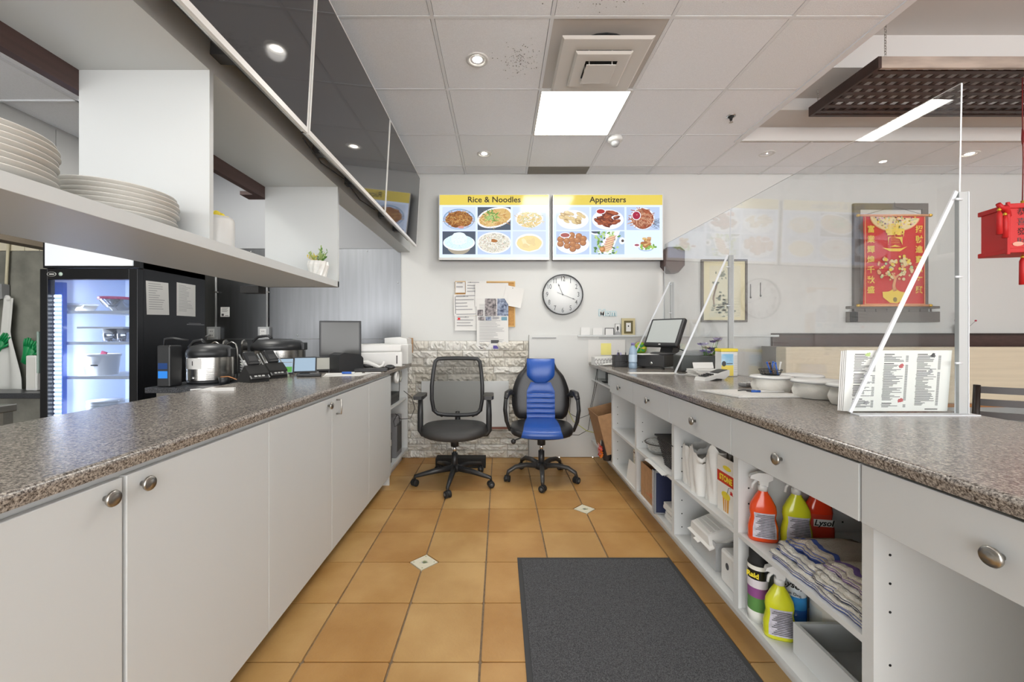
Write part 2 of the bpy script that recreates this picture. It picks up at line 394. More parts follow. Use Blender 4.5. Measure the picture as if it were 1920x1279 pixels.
# ledgestone wainscot, one object per stone
sb = MB().box(-0.985, 0.285, DW - 0.03, DW, 0, 1.165, mat('stone backing', '#8a8578', rough=0.9)).struct('trim_5', 'ledgestone wainscot on the back wall')
SM = [mat('stone %d' % i, c, rough=0.85, var=0.22, vscale=28, bump=0.5, bscale=45) for i, c in enumerate(['#dddbd5', '#d0ccc3', '#c6c1b6', '#d6d2c8'])]
SMV = []
for k in range(16):
    rnd = random.Random(k); ph = rnd.uniform(0, 9)
    nu, nv = 12, 4; b = MB()
    def fn(u, v, rnd=rnd):
        e = min(u, 1 - u, 10) * 6; e2 = min(v, 1 - v) * 4
        d = 0.35 + 0.65 * min(1, e, e2)
        return (u - 0.5, -(d * (0.55 + rnd.uniform(-0.38, 0.42))), v - 0.5)
    b.sheet(fn, nu, nv, SM[k % 4], smooth=False)
    ring = [(i / nu - 0.5, 0, -0.5) for i in range(nu + 1)] + [(0.5, 0, j / nv - 0.5) for j in range(1, nv + 1)] + [(0.5 - i / nu, 0, 0.5) for i in range(1, nu + 1)] + [(-0.5, 0, 0.5 - j / nv) for j in range(1, nv)]
    front = [i for i in range(nu + 1)] + [j * (nu + 1) + nu for j in range(1, nv + 1)] + [nv * (nu + 1) + nu - i for i in range(1, nu + 1)] + [(nv - j) * (nu + 1) for j in range(1, nv)]
    o = len(b.v); b.v += [Vector(p) for p in ring]; n = len(ring)
    for a in range(n): b.f.append([front[a], o + a, o + (a + 1) % n, front[(a + 1) % n]]); b.fm.append(0); b.fs.append(False)
    SMV.append(b.mesh('stone'))
z = 0.0; row = 0
rnd = random.Random(3)
while z < 1.15:
    h = rnd.choice([0.06, 0.075, 0.085, 0.095]); h = min(h, 1.165 - z)
    x = -0.985 - rnd.uniform(0, 0.15)
    while x < 0.285:
        w = rnd.uniform(0.14, 0.34); xa = max(x, -0.985); xb = min(x + w, 0.285)
        if xb - xa > 0.03:
            o = bpy.data.objects.new('stone', rnd.choice(SMV)); COL.objects.link(o); o.parent = sb
            o.location = ((xa + xb) / 2, DW - 0.03, z + h / 2); o.scale = ((xb - xa) - 0.004, rnd.uniform(0.022, 0.05), h - 0.004)
        x += w
    z += h; row += 1
# white board fixed over the stone, with a red-brown edge strip
q = thing('wall_board', 'low white board screwed over the stone wall behind the chairs', 'board', (-0.35, DW - 0.072, 0.30))
MB().box(-0.42, 0.44, -0.02, 0, 0.02, 0.47, M_lam, bev=0.002).part('panel', q)
MB().box(-0.42, 0.44, -0.022, 0, 0.0, 0.018, mat('red brown strip', '#7a4a3c', rough=0.6)).part('edge_strip', q)
# white wall panel beside it
q = MB().box(0, 0.70, -0.028, 0, 0.005, 1.225, M_wall, bev=0.002).thing('wall_panel', 'flush white panel on the back wall right of the stone', 'panel', (0.292, DW, 0))
MB().box(0.03, 0.27, -0.035, -0.028, 1.19, 1.198, M_grey).part('rail', q)

# thin picture ledge
MB().box(0, 2.0, -0.05, 0, 0, 0.012, M_lam, bev=0.002).box(0, 2.0, -0.05, -0.046, 0.012, 0.02, M_lam).thing('picture_ledge', 'long thin white picture ledge on the back wall', 'ledge', (0.775, DW, 1.205))

# ---------------------------------------------------------------- ceiling fittings
for k, (x, y) in enumerate(light_cells):
    lab = ['square white ceiling light panel in front of the back wall', 'added unseen fill light panel above the aisle behind the viewer', 'added unseen fill light panel farthest behind the viewer'][k]
    q = thing('ceiling_light', lab, 'light', (x, y if k else 2.98, HC))
    MB().box(-0.292, 0.292, -0.292, 0.292, -0.001, 0.01, M_lamp).part('diffuser', q)
    MB().box(-0.305, 0.305, 0.292, 0.305, -0.003, 0.012, M_white).box(-0.305, 0.305, -0.305, -0.292, -0.003, 0.012, M_white).box(-0.305, -0.292, -0.292, 0.292, -0.003, 0.012, M_white).box(0.292, 0.305, -0.292, 0.292, -0.003, 0.012, M_white).part('frame', q)
dl = [(-0.131, 2.385, 'nearer recessed round downlight left of the air diffuser'), (-0.138, 3.627, 'farther recessed round downlight near the left menu board'), (2.378, 3.62, 'recessed round downlight right of the sprinkler'), (4.19, 3.63, 'recessed round downlight behind the clear screen edge'),
      (-0.131, 1.14, 'recessed downlight above the aisle, out of frame'), (1.3, -0.5, 'recessed downlight above the right counter, out of frame')]
def watt(o, w, size=0.05):
    l = bpy.data.lights.new('bulb', 'SPOT'); l.energy = w; l.spot_size = R(130); l.spot_blend = 0.8; l.shadow_soft_size = size; l.color = (1, 0.96, 0.9)
    lo = bpy.data.objects.new('bulb', l); COL.objects.link(lo); lo.parent = o; lo.location = (0, 0, -0.02)
for x, y, lab in dl:
    q = thing('downlight', lab, 'light', (x, y, HC + 0.004))
    MB().lathe([(0.066, 0.002), (0.066, -0.004), (0.058, -0.008), (0.046, -0.006), (0.040, 0.002)], M_white, seg=28, cap=False).part('trim_ring', q)
    MB().lathe([(0.040, 0.001), (0.03, -0.001), (0.0001, -0.002)], M_lampd, seg=24).part('lamp', q)
    watt(q, DOWN_W)
# stepped square air diffuser
q = thing('air_diffuser', 'white stepped square ceiling air diffuser with soot marks', 'vent', (0.5715, 2.37, HC))
M_vent = mat('vent metal', '#d4d1cc', rough=0.4)
M_soot = mat('vent face metal', '#c3beb9', rough=0.5)
MB().box(-0.296, 0.296, -0.296, 0.296, 0.004, 0.01, M_soot).part('backplate', q)
MB().lathe([(0.20, 0.003), (0.19, 0.001), (0.0001, 0.001)], M_blackm, seg=24).part('duct', q)
def flared(b, r0, r1, z0, z1, m):
    v = [(-r0, -r0, z0), (r0, -r0, z0), (r0, r0, z0), (-r0, r0, z0), (-r1, -r1, z1), (r1, -r1, z1), (r1, r1, z1), (-r1, r1, z1)]
    f = [(0, 1, 5, 4), (1, 2, 6, 5), (2, 3, 7, 6), (3, 0, 4, 7)]
    b.add(v, f, m); b.add([(x, y, z + 0.002) for x, y, z in v], [x[::-1] for x in f], m)
def ringplate(b, ri, ro, z, m, rise=.010):
    flared(b, ri, ro, z, z + .0, m); flared(b, ro, ro + .012, z, z + rise, m)
b = MB(); ringplate(b, .150, .232, -.056, M_vent); b.part('outer_plate', q)
b = MB(); ringplate(b, .090, .145, -.076, M_vent); b.part('middle_plate', q)
b = MB(); b.box(-.085, .085, -.085, .085, -.094, -.090, M_vent, bev=.002).part('inner_plate', q)
for x, y in ((0.13, 0.13), (-0.13, 0.13), (0.13, -0.13), (-0.13, -0.13)): MB().cyl((x * 0.5, y * 0.5, 0.006), (x * 0.5, y * 0.5, -0.09), 0.003, M_vent, 6).part('bracket', q)
# return grille
q = thing('return_grille', 'dark slotted return air grille where ceiling meets back wall', 'vent', (0.5715, 3.99, HC))
MB().box(-0.292, 0.292, -0.09, 0.09, 0.012, 0.016, M_blackm).part('backing', q)
for k in range(12): MB().box(-0.29, 0.29, -0.088 + k * 0.0152, -0.08 + k * 0.0152, 0.0, 0.012, mat('grille metal', '#8a877e', rough=0.5)).part('slat', q)
# motion sensor, sprinkler
q = thing('motion_sensor', 'white round motion sensor on the ceiling beside light panel', 'sensor', (0.945, 3.33, HC))
MB().lathe([(0.06, 0.006), (0.06, -0.02), (0.05, -0.032), (0.032, -0.036)], M_white, seg=24).part('base', q)
MB().lathe([(0.034, -0.034), (0.033, -0.05), (0.024, -0.066), (0.0001, -0.072)], mat('sensor dome', '#a9abac', rough=0.25), seg=20).part('lens', q)
q = thing('sprinkler', 'small dark ceiling sprinkler head in a round recess', 'sprinkler', (1.705, 3.0, HC))
MB().lathe([(0.032, 0.004), (0.033, -0.002), (0.02, -0.003)], M_chrome, seg=20).part('escutcheon', q)
MB().lathe([(0.022, -0.004), (0.012, -0.012), (0.008, -0.03)], M_blackm, seg=14).cyl((-0.012, 0, -0.01), (-0.004, 0, -0.042), 0.002, M_blackm, 6).cyl((0.012, 0, -0.01), (0.004, 0, -0.042), 0.002, M_blackm, 6).part('head', q)
MB().lathe([(0.002, -0.040), (0.014, -0.044), (0.014, -0.046), (0.0001, -0.046)], M_nickel, seg=12).part('deflector', q)

for x, y, lab in ((-2.35, 1.6, 'kitchen ceiling light panel near the pass-through'), (-2.35, 3.2, 'kitchen ceiling light panel above the cooler'), (-4.3, 2.6, 'kitchen ceiling light panel beyond the bulkhead')):
    q = thing('ceiling_light', lab, 'light', (x, y, 2.828))
    MB().box(-0.29, 0.29, -0.29, 0.29, -0.001, 0.01, M_lamp).part('diffuser', q); MB().box(-0.3, 0.3, 0.29, 0.3, -0.003, 0.01, M_white).box(-0.3, 0.3, -0.3, -0.29, -0.003, 0.01, M_white).part('frame', q)
# ---------------------------------------------------------------- knob prototype (axis along local +x = outward)
def knob_mb(s=1.0):
    prof = [(0.006, 0), (0.006, 0.012), (0.017, 0.016), (0.0185, 0.020), (0.0165, 0.024), (0.0135, 0.0235), (0.0125, 0.025), (0.011, 0.0245), (0.008, 0.027), (0.0001, 0.0275)]
    return MB().lathe([(r * s, z * s) for r, z in prof], M_nickel, seg=24, M=Matrix.Rotation(R(90), 4, 'Y'))
KNOB = knob_mb(1.0).mesh('knob')
def add_knob(parent, loc, flip=False):
    o = bpy.data.objects.new('knob', KNOB); COL.objects.link(o); o.parent = parent; o.location = loc
    if flip: o.rotation_euler = (0, 0, PI)
    return o

# ---------------------------------------------------------------- left run: cabinets, end shelf, worktop
CT = 0.95
lb = [-0.24, 0.36, 0.96, 1.56, 2.146, 2.756, 3.31]
llab = ['white counter cupboard below the near end of left worktop', 'white left counter cupboard with a round knob at its far top corner', 'white left counter cupboard with a round knob at its near top corner',
        'third white left counter cupboard, tiny knob at its far corner', 'white left counter cupboard opened by a slim bar handle', 'narrow-looking last white cupboard of the left counter before the open shelves']
for i in range(6):
    y0, y1 = lb[i], lb[i + 1]
    q = thing('counter_cabinet', llab[i], 'cabinet', (-1.2, (y0 + y1) / 2, 0), group='cupboards under the left worktop'); h = (y1 - y0) / 2
    MB().box(-0.28, 0.294, -h, h, 0.09, 0.915, M_lamin).part('body', q)
    MB().box(-0.24, 0.24, -h, h, 0.0, 0.09, M_blackm).part('plinth', q)
    gap = 0.006 if i in (1, 2) else 0.0012
    ga, gb = (0.0012, 0.0055) if i == 1 else ((0.0055, 0.0012) if i == 2 else (0.0012, 0.0012))
    if i == 0: ga, gb = 0.0055, 0.001
    d = MB().box(0.296, 0.315, -h + ga, h - gb, 0.088, 0.895, M_lam, bev=0.0018).part('door', q)
    if i in (1, 3): add_knob(d, (0.315, h - 0.048, 0.862))
    elif i == 2: add_knob(d, (0.315, -h + 0.046, 0.862))
    elif i == 4:
        MB().tube([(0.315, -h + 0.06, 0.80), (0.34, -h + 0.06, 0.80), (0.343, -h + 0.06, 0.84), (0.34, -h + 0.06, 0.875), (0.315, -h + 0.06, 0.875)], 0.0045, M_nickel, 8).part('handle', d)
q = thing('end_shelf_unit', 'narrow white open shelf unit ending the left counter at the stone wall', 'shelf', (-1.2, 3.64, 0))
for nm, a in (('side_panel', (-0.28, 0.30, -0.33, -0.314, 0, 0.915)), ('side_panel', (-0.28, 0.30, 0.33, 0.346, 0.09, 0.915)), ('shelf', (-0.28, 0.29, -0.314, 0.33, 0.60, 0.618)), ('base', (-0.28, 0.30, -0.314, 0.33, 0.10, 0.125)), ('back_panel', (-0.28, -0.27, -0.314, 0.33, 0.1, 0.915)), ('plinth', (-0.24, 0.24, -0.33, 0.346, 0, 0.1))):
    MB().box(*a, M_lamin).part(nm, q)
def worktop(x0, x1, y0, y1, z0, z1, m, rf=0.012, side=1):
    b = MB(); n = 6
    if side > 0: pts = [(x0, z0), (x1 - 0.006, z0)] + [(x1 - rf + rf * math.sin(R(90) - a), z1 - rf + rf * math.cos(R(90) - a)) for a in [R(15 * k) for k in range(0, 7)]] + [(x0, z1)]
    else: pts = [(x1, z0), (x1, z1)] + [(x0 + rf - rf * math.cos(R(90) - a), z1 - rf + rf * math.sin(R(90) - a)) for a in [R(15 * k) for k in range(0, 7)]] + [(x0 + 0.006, z0)]
    return b.prism(pts, y0, y1, m, 'y')
q = thing('worktop', 'long speckled brown laminate worktop on the left counter', 'worktop', (0, 0, 0))
worktop(-1.53, -0.87, -0.6, 4.02, 0.915, CT, M_gran).part('slab', q)

# ---------------------------------------------------------------- right run
rbd = [0.44, 1.012, 1.577, 2.15, 2.738, 3.315]
rlab = ['near end white drawer unit of right counter with empty knee space', 'white drawer unit holding spray bottles and folded striped towels', 'white drawer unit holding paper bags and foam takeout boxes',
        'white drawer unit holding a black basket and an open cardboard box', 'white drawer unit holding a flowered bag and loose magazines']
XF, XB = 0.915, 1.50
for i in range(5):
    y0, y1 = rbd[i], rbd[i + 1]; h = (y1 - y0) / 2
    q = thing('drawer_unit', rlab[i], 'cabinet', (XF, (y0 + y1) / 2, 0), group='open drawer units under the right worktop')
    t = 0.016; D = XB - XF
    zb = 0.16
    MB().box(0, D, -h, -h + t, zb if i else 0.0, 0.915, M_lamin).part('side_panel', q)
    MB().box(0, D, h - t, h, zb if i else 0.0, 0.915, M_lamin).part('side_panel', q)
    MB().box(D - 0.008, D, -h + t, h - t, zb, 0.915, M_lamin).part('back_panel', q)
    MB().box(0.002, D - 0.01, -h + t, h - t, 0.755, 0.77, M_lamin).part('drawer_floor', q)
    if i:
        MB().box(0, D - 0.01, -h + t, h - t, zb, zb + 0.02, M_lamin).part('base', q)
        MB().box(0.0, D - 0.01, -h + t, h - t, 0.452, 0.47, M_lamin).part('shelf', q)
        MB().box(0.12, 0.5, -h, h, 0.0, zb, M_lamin).part('plinth', q)
    b = MB()
    for z in ([0.22, 0.29, 0.36, 0.51, 0.58, 0.64] if i else [0.12, 0.18, 0.30, 0.36, 0.42, 0.55, 0.62, 0.69]):
        for (sy, x) in ((h - t, 0.04), (h - t, 0.40)):
            b.lathe([(0.0032, 0), (0.0032, 0.0012), (0.0001, 0.0012)], M_hole, (0, 0, 0), 8, TR((x, sy, z), rx=R(90)))
    o = b.part('peg_hole', q); o['kind'] = 'stuff'
# drawers, one per drawer front
dsm = [0.44, 1.012, 1.577, 2.15, 2.738, 3.315]
units = [o for o in COL.objects if o.name.startswith('drawer_unit')]
for i in range(5):
    u = units[i]; y0, y1 = dsm[i] - u.location.y, dsm[i + 1] - u.location.y
    g2 = 0.0035 if i in (0, 1) else 0.001
    d = MB().box(-0.019, -0.001, y0 + g2, y1 - g2, 0.763, 0.908, M_lam, bev=0.0015).part('drawer', u)
    add_knob(d, (-0.019, (y0 + y1) / 2 - 0.0, 0.833), True)
q = thing('end_shelf_unit', 'open white shelf unit at the far end of the right counter', 'shelf', (XF, 3.705, 0))
for nm, a in (('side_panel', (0, 0.58, 0.36, 0.376, 0.16, 0.915)), ('side_panel', (0, 0.58, -0.388, -0.372, 0.16, 0.915)), ('shelf', (0, 0.57, -0.372, 0.36, 0.775, 0.79)), ('base', (0, 0.57, -0.372, 0.36, 0.16, 0.18)), ('back_panel', (0.572, 0.58, -0.372, 0.36, 0.16, 0.915)), ('plinth', (0.12, 0.5, -0.388, 0.376, 0, 0.16))):
    MB().box(*a, M_lamin).part(nm, q)
q = thing('worktop', 'long speckled brown laminate worktop on the right counter', 'worktop', (0, 0, 0))
worktop(0.885, 1.66, -0.6, 4.05, 0.915, CT, M_gran, side=-1).part('slab', q)
MB().box(1.50, 1.53, -0.6, 4.05, 0.0, 0.915, M_lam).thing('counter_cladding', 'white customer-side panel under the right worktop', 'panel', (0, 0, 0))

# ---------------------------------------------------------------- hanging shelf unit on the left
xf, xb = -0.90, -1.305
q = thing('pass_through_shelf', 'white pass-through shelf unit hanging above the left counter', 'shelf', (0, 0, 0))
MB().box(xb, xf, -0.6, 2.28, 1.493, 1.527, M_lam, bev=0.001).part('bottom_shelf', q)
MB().box(xb, xf - 0.0, -0.6, 2.28, 2.05, 2.055, M_lam).part('top_panel', q)
MB().box(xb, xf, 1.262, 1.279, 1.527, 2.05, M_lam).part('divider', q)
MB().box(xb, xf, 2.262, 2.28, 1.493, 2.05, M_lam).part('end_panel', q)
MB().box(xb - 0.03, xb, -0.6, 2.28, 1.985, 2.06, M_brown).part('back_trim', q, label='dark brown trim board')
MB().box(xb - 0.10, xb - 0.031, 2.2, 2.28, 1.985, 2.005, M_brown).part('bracket', q); MB().box(xb - 0.10, xb - 0.0, 2.2, 2.27, 1.455, 1.492, M_blackm).part('bracket', q)

# plates on the shelf
def plate_mb(r=0.13):
    return MB().lathe([(r * 0.55, 0), (r * 0.58, 0.002), (r * 0.62, 0.004), (r, 0.017), (r * 1.0, 0.019), (r * 0.985, 0.0195), (r * 0.64, 0.008), (r * 0.0001, 0.006)], M_porc, seg=48)
M_porc = mat('porcelain', '#d0cec8', rough=0.25)
PL = plate_mb().mesh('dinner_plate')
ordn = ['bottom', 'second', 'third', 'fourth', 'fifth', 'sixth', 'seventh', 'eighth']
def stack(cx, cy, n, where, jit, grp):
    z = 1.527
    for k in range(n):
        o = bpy.data.objects.new('dinner_plate', PL); COL.objects.link(o); o.location = (cx + random.uniform(-jit, jit), cy + random.uniform(-jit, jit), z)
        z += 0.0118
        pos = 'top' if k == n - 1 else ordn[k]
        tag(o, 'white dinner plate, %s of the stack %s' % (pos + (' from below' if 0 < k < n - 1 else ''), where), 'plate', grp)
stack(-1.045, 1.115, 7, 'beside the white divider', 0.004, 'plates in the shelf stack beside the divider')
stack(-1.04, 0.785, 8, 'at the left edge of the photo', 0.003, 'plates in the shelf stack at the photo edge')

# tissue canister with yellow top behind divider
q = thing('canister', 'white plastic tub with yellow contents on the hanging shelf behind the divider', 'container', (-0.99, 1.43, 1.527))
MB().lathe([(0.045, 0), (0.05, 0.01), (0.05, 0.10), (0.046, 0.112), (0.043, 0.112), (0.043, 0.05), (0.001, 0.05)], M_white, seg=24).part('tub', q)
b = MB()
for k in range(14):
    a = random.uniform(0, 2 * PI); r = random.uniform(0, 0.03)
    b.ball((r * math.cos(a), r * math.sin(a), 0.105 + random.uniform(0, 0.02)), 0.013, M_yellow, 8)
b.part('filling', q)
# little plant in a folded white pot
q = thing('potted_plant', 'small green plant in a pleated white pot on the hanging shelf', 'plant', (-0.955, 2.14, 1.5271))
b = MB(); n = 24; vv = []; ff = []
for z, r in ((0, 0.036), (0.006, 0.038), (0.065, 0.05), (0.085, 0.047), (0.085, 0.043), (0.07, 0.043)):
    for i in range(n):
        a = 2 * PI * i / n + z * 5; rr = r * (1 + (0.07 if i % 2 else -0.05)); vv.append((rr * math.cos(a), rr * math.sin(a), z))
for j in range(5):
    for i in range(n): ff.append((j * n + i, j * n + (i + 1) % n, (j + 1) * n + (i + 1) % n, (j + 1) * n + i))
ff.append(tuple(range(n))[::-1]); b.add(vv, ff, mat('white marble pot', '#dddcd8', rough=0.3, var=0.06, vscale=30)); b.part('pot', q)
M_lf = [mat('leaf green', '#5e8f3a', rough=0.5), mat('leaf pale', '#a9bf7a', rough=0.5), mat('leaf yellow', '#d8c23a', rough=0.5)]
b = MB().lathe([(0.042, 0.074), (0.0001, 0.078)], mat('soil', '#4c3d2b', rough=0.9), seg=16)
def leaf(b, p, d, l, w, m):
    d = Vector(d).normalized(); s = d.cross(Vector((0.1, 0.2, 1))).normalized(); up = s.cross(d) * 0.25 * w; p = Vector(p)
    b.add([p, p + d * l * 0.45 + s * w, p + d * l, p + d * l * 0.45 - s * w, p + d * l * 0.5 + up], [(0, 1, 4), (1, 2, 4), (2, 3, 4), (3, 0, 4)], m)
for k in range(26):
    a = random.uniform(0, 2 * PI); t = random.uniform(0.2, 1.1); L_ = random.uniform(0.04, 0.085)
    dv = Vector((math.cos(a) * math.sin(t), math.sin(a) * math.sin(t), math.cos(t)))
    if a > 2.2 and a < 4.2: mm = M_lf[2]; L_ *= 0.7
    else: mm = random.choice(M_lf[:2])
    p0 = Vector((math.cos(a) * 0.01, math.sin(a) * 0.01, 0.078)); b.tube([p0, p0 + dv * L_], 0.0012, mm, 4)
    for j in range(6):
        c = p0 + dv * L_ * (0.3 + 0.14 * j); a2 = random.uniform(0, 6.28)
        leaf(b, c, dv + Vector((math.cos(a2), math.sin(a2), 0.3)) * 0.9, 0.018, 0.004, mm)
b.part('foliage', q)

# ---------------------------------------------------------------- menu screens on the left
M_scr = mat('dark screen', '#2e2f33', rough=0.05, spec=0.9)
M_bez = mat('silver bezel', '#dededc', rough=0.3)
M_tvb = mat('screen back', '#26272a', rough=0.6)
tl = ['dark wall screen nearest the viewer on the left bulkhead', 'middle dark wall screen on the left bulkhead', 'farthest dark wall screen of the left bulkhead, reflecting the menu']
tilt = math.atan2(0.035, 0.624)
for i, (y0, y1) in enumerate([(0.545, 1.622), (1.634, 2.71), (2.722, 3.74)]):
    q = thing('wall_screen', tl[i], 'screen', (-0.765, (y0 + y1) / 2, 2.04), rot=(0, tilt, 0), group='dark wall screens on the left bulkhead')
    h = (y1 - y0) / 2; Hh = 0.625
    MB().box(-0.028, -0.004, -h, h, 0, Hh, M_tvb, bev=0.002).part('back_shell', q)
    MB().box(-0.006, -0.001, -h + 0.009, h - 0.009, 0.012, Hh - 0.006, M_scr).part('display', q)
    b = MB().box(-0.012, 0, -h, h, -0.008, 0.012, M_bez).box(-0.026, -0.012, -h, h, -0.003, 0.002, M_nickel).box(-0.012, 0, -h, h, Hh - 0.006, Hh, M_bez).box(-0.012, 0, -h, -h + 0.008, 0.012, Hh - 0.006, M_bez).box(-0.012, 0, h - 0.008, h, 0.012, Hh - 0.006, M_bez); b.part('bezel', q)
    MB().box(-0.075, -0.028, -h + 0.06, h - 0.06, 0.03, 0.32, M_tvb, bev=0.012).part('rear_housing', q)
    b = MB()
    for k in range(16): b.box(-0.07, -0.045, -0.3 + k * 0.012, -0.294 + k * 0.012, 0.0275, 0.03, M_grey)
    b.part('speaker_slots', q)['kind'] = 'stuff'
    for yy in (-0.2, 0.2): MB().box(-0.135, -0.07, yy - 0.025, yy + 0.025, 0.05, 0.2, M_dkgrey).part('mount_arm', q)
    if i == 1: MB().tube([(-0.05, -h + 0.05, 0.0), (-0.06, -h + 0.25, -0.02), (-0.05, -h + 0.5, 0.0), (-0.06, h - 0.3, -0.018), (-0.05, h - 0.05, 0.0)], 0.003, M_blackm, 6).part('cable', q)
# ---------------------------------------------------------------- menu boards on the back wall
M_scw = emitmat('menu backlight', '#cfdcf6', 0.95)
M_hdr = emitmat('menu header', '#dcc658', 0.85)
M_ink = emitmat('menu lettering', '#3a3330', 0.5)
def em(c, s=0.85): return emitmat('menu ' + c, c, s)
def menu(cx, lab, title, dishes, tx=0.5):
    W, H = 1.085, 0.625
    q = thing('menu_screen', lab, 'screen', (cx, 4.0, 1.96), group='lit menu boards on the back wall')
    MB().box(-W / 2, W / 2, 0.0, 0.05, -0.0, H + 0.02, M_tvb, bev=0.003).box(-0.4, 0.4, 0.05, 0.088, 0.1, 0.45, M_tvb).part('back_shell', q)
    MB().box(-W / 2 + 0.008, W / 2 - 0.008, -0.003, 0.0, 0.024, H + 0.014, M_scw).part('display', q)
    M_bw = mat('white bezel', '#d5d5d2', rough=0.35)
    MB().box(-W / 2, W / 2, -0.006, 0, 0, 0.024, M_bw).box(-W / 2, W / 2, -0.006, 0, H + 0.014, H + 0.02, M_bw).box(-W / 2, -W / 2 + 0.008, -0.006, 0, 0.024, H + 0.014, M_bw).box(W / 2 - 0.008, W / 2, -0.006, 0, 0.024, H + 0.014, M_bw).part('bezel', q)
    h = MB().box(-W / 2 + 0.008, W / 2 - 0.008, -0.0036, -0.003, H - 0.085, H + 0.014, M_hdr).part('header_band', q)
    text(title, 0.078, M_ink, q, (tx, -0.0042, H - 0.034), bold=0.0012, sx=1.05)
    for r in range(2):
        for c in range(3):
            fn = dishes[r * 3 + c]
            x0 = -W / 2 + 0.035 + c * 0.345; z1 = H - 0.105 - r * 0.238; w, hh = 0.325, 0.226
            b = MB(); fn(b, x0 + w / 2, z1 - hh / 2, w, hh); b.part('dish_photo', q)
    return q
LV = [0]
def pl(b, pts, m):                                     # flat printed patch, each a hair in front of the last
    LV[0] += 1; y = -0.0036 - LV[0] * 0.0000012
    n = len(pts); b.add([(x, y, z) for x, z in pts], [list(range(n))], m)
def clipx(pts, cx, cz, w, h): return [(min(max(x, cx - w / 2), cx + w / 2), min(max(z, cz - h / 2), cz + h / 2)) for x, z in pts]
def bg(b, cx, cz, w, h, m): LV[0] = 0; pl(b, [(cx - w / 2, cz - h / 2), (cx + w / 2, cz - h / 2), (cx + w / 2, cz + h / 2), (cx - w / 2, cz + h / 2)], m)
def strand(b, cx, cz, rx, rz, n, cols, l=(0.03, 0.07), w=0.0032, box=None, cv=0.5):
    for k in range(n):
        a = random.uniform(0, 2 * PI); r = math.sqrt(random.random()); x = cx + rx * r * math.cos(a); z = cz + rz * r * math.sin(a)
        t = random.uniform(0, 2 * PI); L = random.uniform(*l); up = []; dn = []
        for j in range(5):
            up.append((x - math.sin(t) * w / 2, z + math.cos(t) * w / 2)); dn.append((x + math.sin(t) * w / 2, z - math.cos(t) * w / 2))
            x += math.cos(t) * L / 4; z += math.sin(t) * L / 4 * 0.7; t += random.uniform(-cv, cv)
        pts = up + dn[::-1]
        if box: pts = clipx(pts, *box)
        pl(b, pts, random.choice(cols))
def blob(b, cx, cz, rx, rz, m, n=14, j=0.0, rot=0, box=None):
    pts = []
    for i in range(n):
        a = 2 * PI * i / n; s = 1 + random.uniform(-j, j); x = rx * s * math.cos(a); z = rz * s * math.sin(a)
        pts.append((cx + x * math.cos(rot) - z * math.sin(rot), cz + x * math.sin(rot) + z * math.cos(rot)))
    if box: pts = clipx(pts, *box)
    pl(b, pts, m)
SKY = em('#c9d6ee'); SKY2 = em('#b4c6e4'); SLATE = em('#4d5766'); PLT = em('#dfe6f2', 0.95); BLUEP = em('#7f9fbe'); OR = em('#a86e3a'); OR2 = em('#7d4c26'); YL = em('#d2b070'); YL2 = em('#e2cc98'); GRN = em('#5f8a3e'); GRN2 = em('#8bb05a'); WH = em('#e6edf2', 0.95); DK = em('#4a3d38'); RED = em('#a83232'); PNK = em('#c98f86'); BRN = em('#8a4630'); BR2 = em('#a85a3c'); BR3 = em('#6b3022')
def d_chow(b, cx, cz, w, h): 
    B = (cx, cz, w, h); bg(b, cx, cz, w, h, SKY); blob(b, cx, cz - 0.005, w * .48, h * .45, BLUEP, 30, box=B); blob(b, cx, cz - 0.008, w * .45, h * .42, SKY2, 30, box=B); blob(b, cx, cz - .008, w * .40, h * .36, OR2, 24, .05, box=B)
    strand(b, cx, cz - .005, w * .36, h * .32, 260, [OR, OR2, YL, OR, em('#c08a4a')], box=B); blob(b, cx + .02, cz - .085, .035, .012, PNK, 8, .3, box=B)
def d_nood(b, cx, cz, w, h):
    B = (cx, cz, w, h); bg(b, cx, cz, w, h, SLATE); blob(b, cx + .01, cz + .01, w * .56, h * .43, PLT, 30, rot=.25, box=B); blob(b, cx + .01, cz + .01, w * .5, h * .36, YL, 26, .04, rot=.25, box=B)
    strand(b, cx, cz, w * .42, h * .30, 220, [YL, YL2, OR, em('#c89a5c')], box=B); strand(b, cx - .02, cz + .02, w * .2, h * .2, 40, [GRN, GRN2], w=.009, l=(.03, .06), box=B)
def d_soup(b, cx, cz, w, h):
    B = (cx, cz, w, h); bg(b, cx, cz, w, h, SKY); blob(b, cx, cz, w * .42, h * .40, PLT, 30, box=B); blob(b, cx, cz - .01, w * .38, h * .34, YL2, 24, .04, box=B)
    strand(b, cx, cz - .01, w * .32, h * .28, 110, [YL2, PLT, YL, em('#b6b98a')], w=.005, box=B)
def d_rice(b, cx, cz, w, h):
    B = (cx, cz, w, h); bg(b, cx, cz, w, h, SLATE); blob(b, cx, cz - .03, w * .36, h * .38, em('#a59c8a'), 26, box=B); blob(b, cx, cz, w * .48, h * .34, PLT, 30, box=B); blob(b, cx, cz + .008, w * .44, h * .32, em('#c6dcea', .95), 26, .02, box=B); blob(b, cx, cz + .04, w * .25, h * .28, em('#d6e6f0', .95), 26, .05, box=B)
    for k in range(220):
        a = random.uniform(0, 6.28); r = math.sqrt(random.random()); blob(b, cx + r * w * .4 * math.cos(a), cz + .01 + r * h * .3 * math.sin(a), .0035, .0016, random.choice([WH, SKY2, em('#b4cfe0'), WH]), 5, 0, random.uniform(0, 3), B)
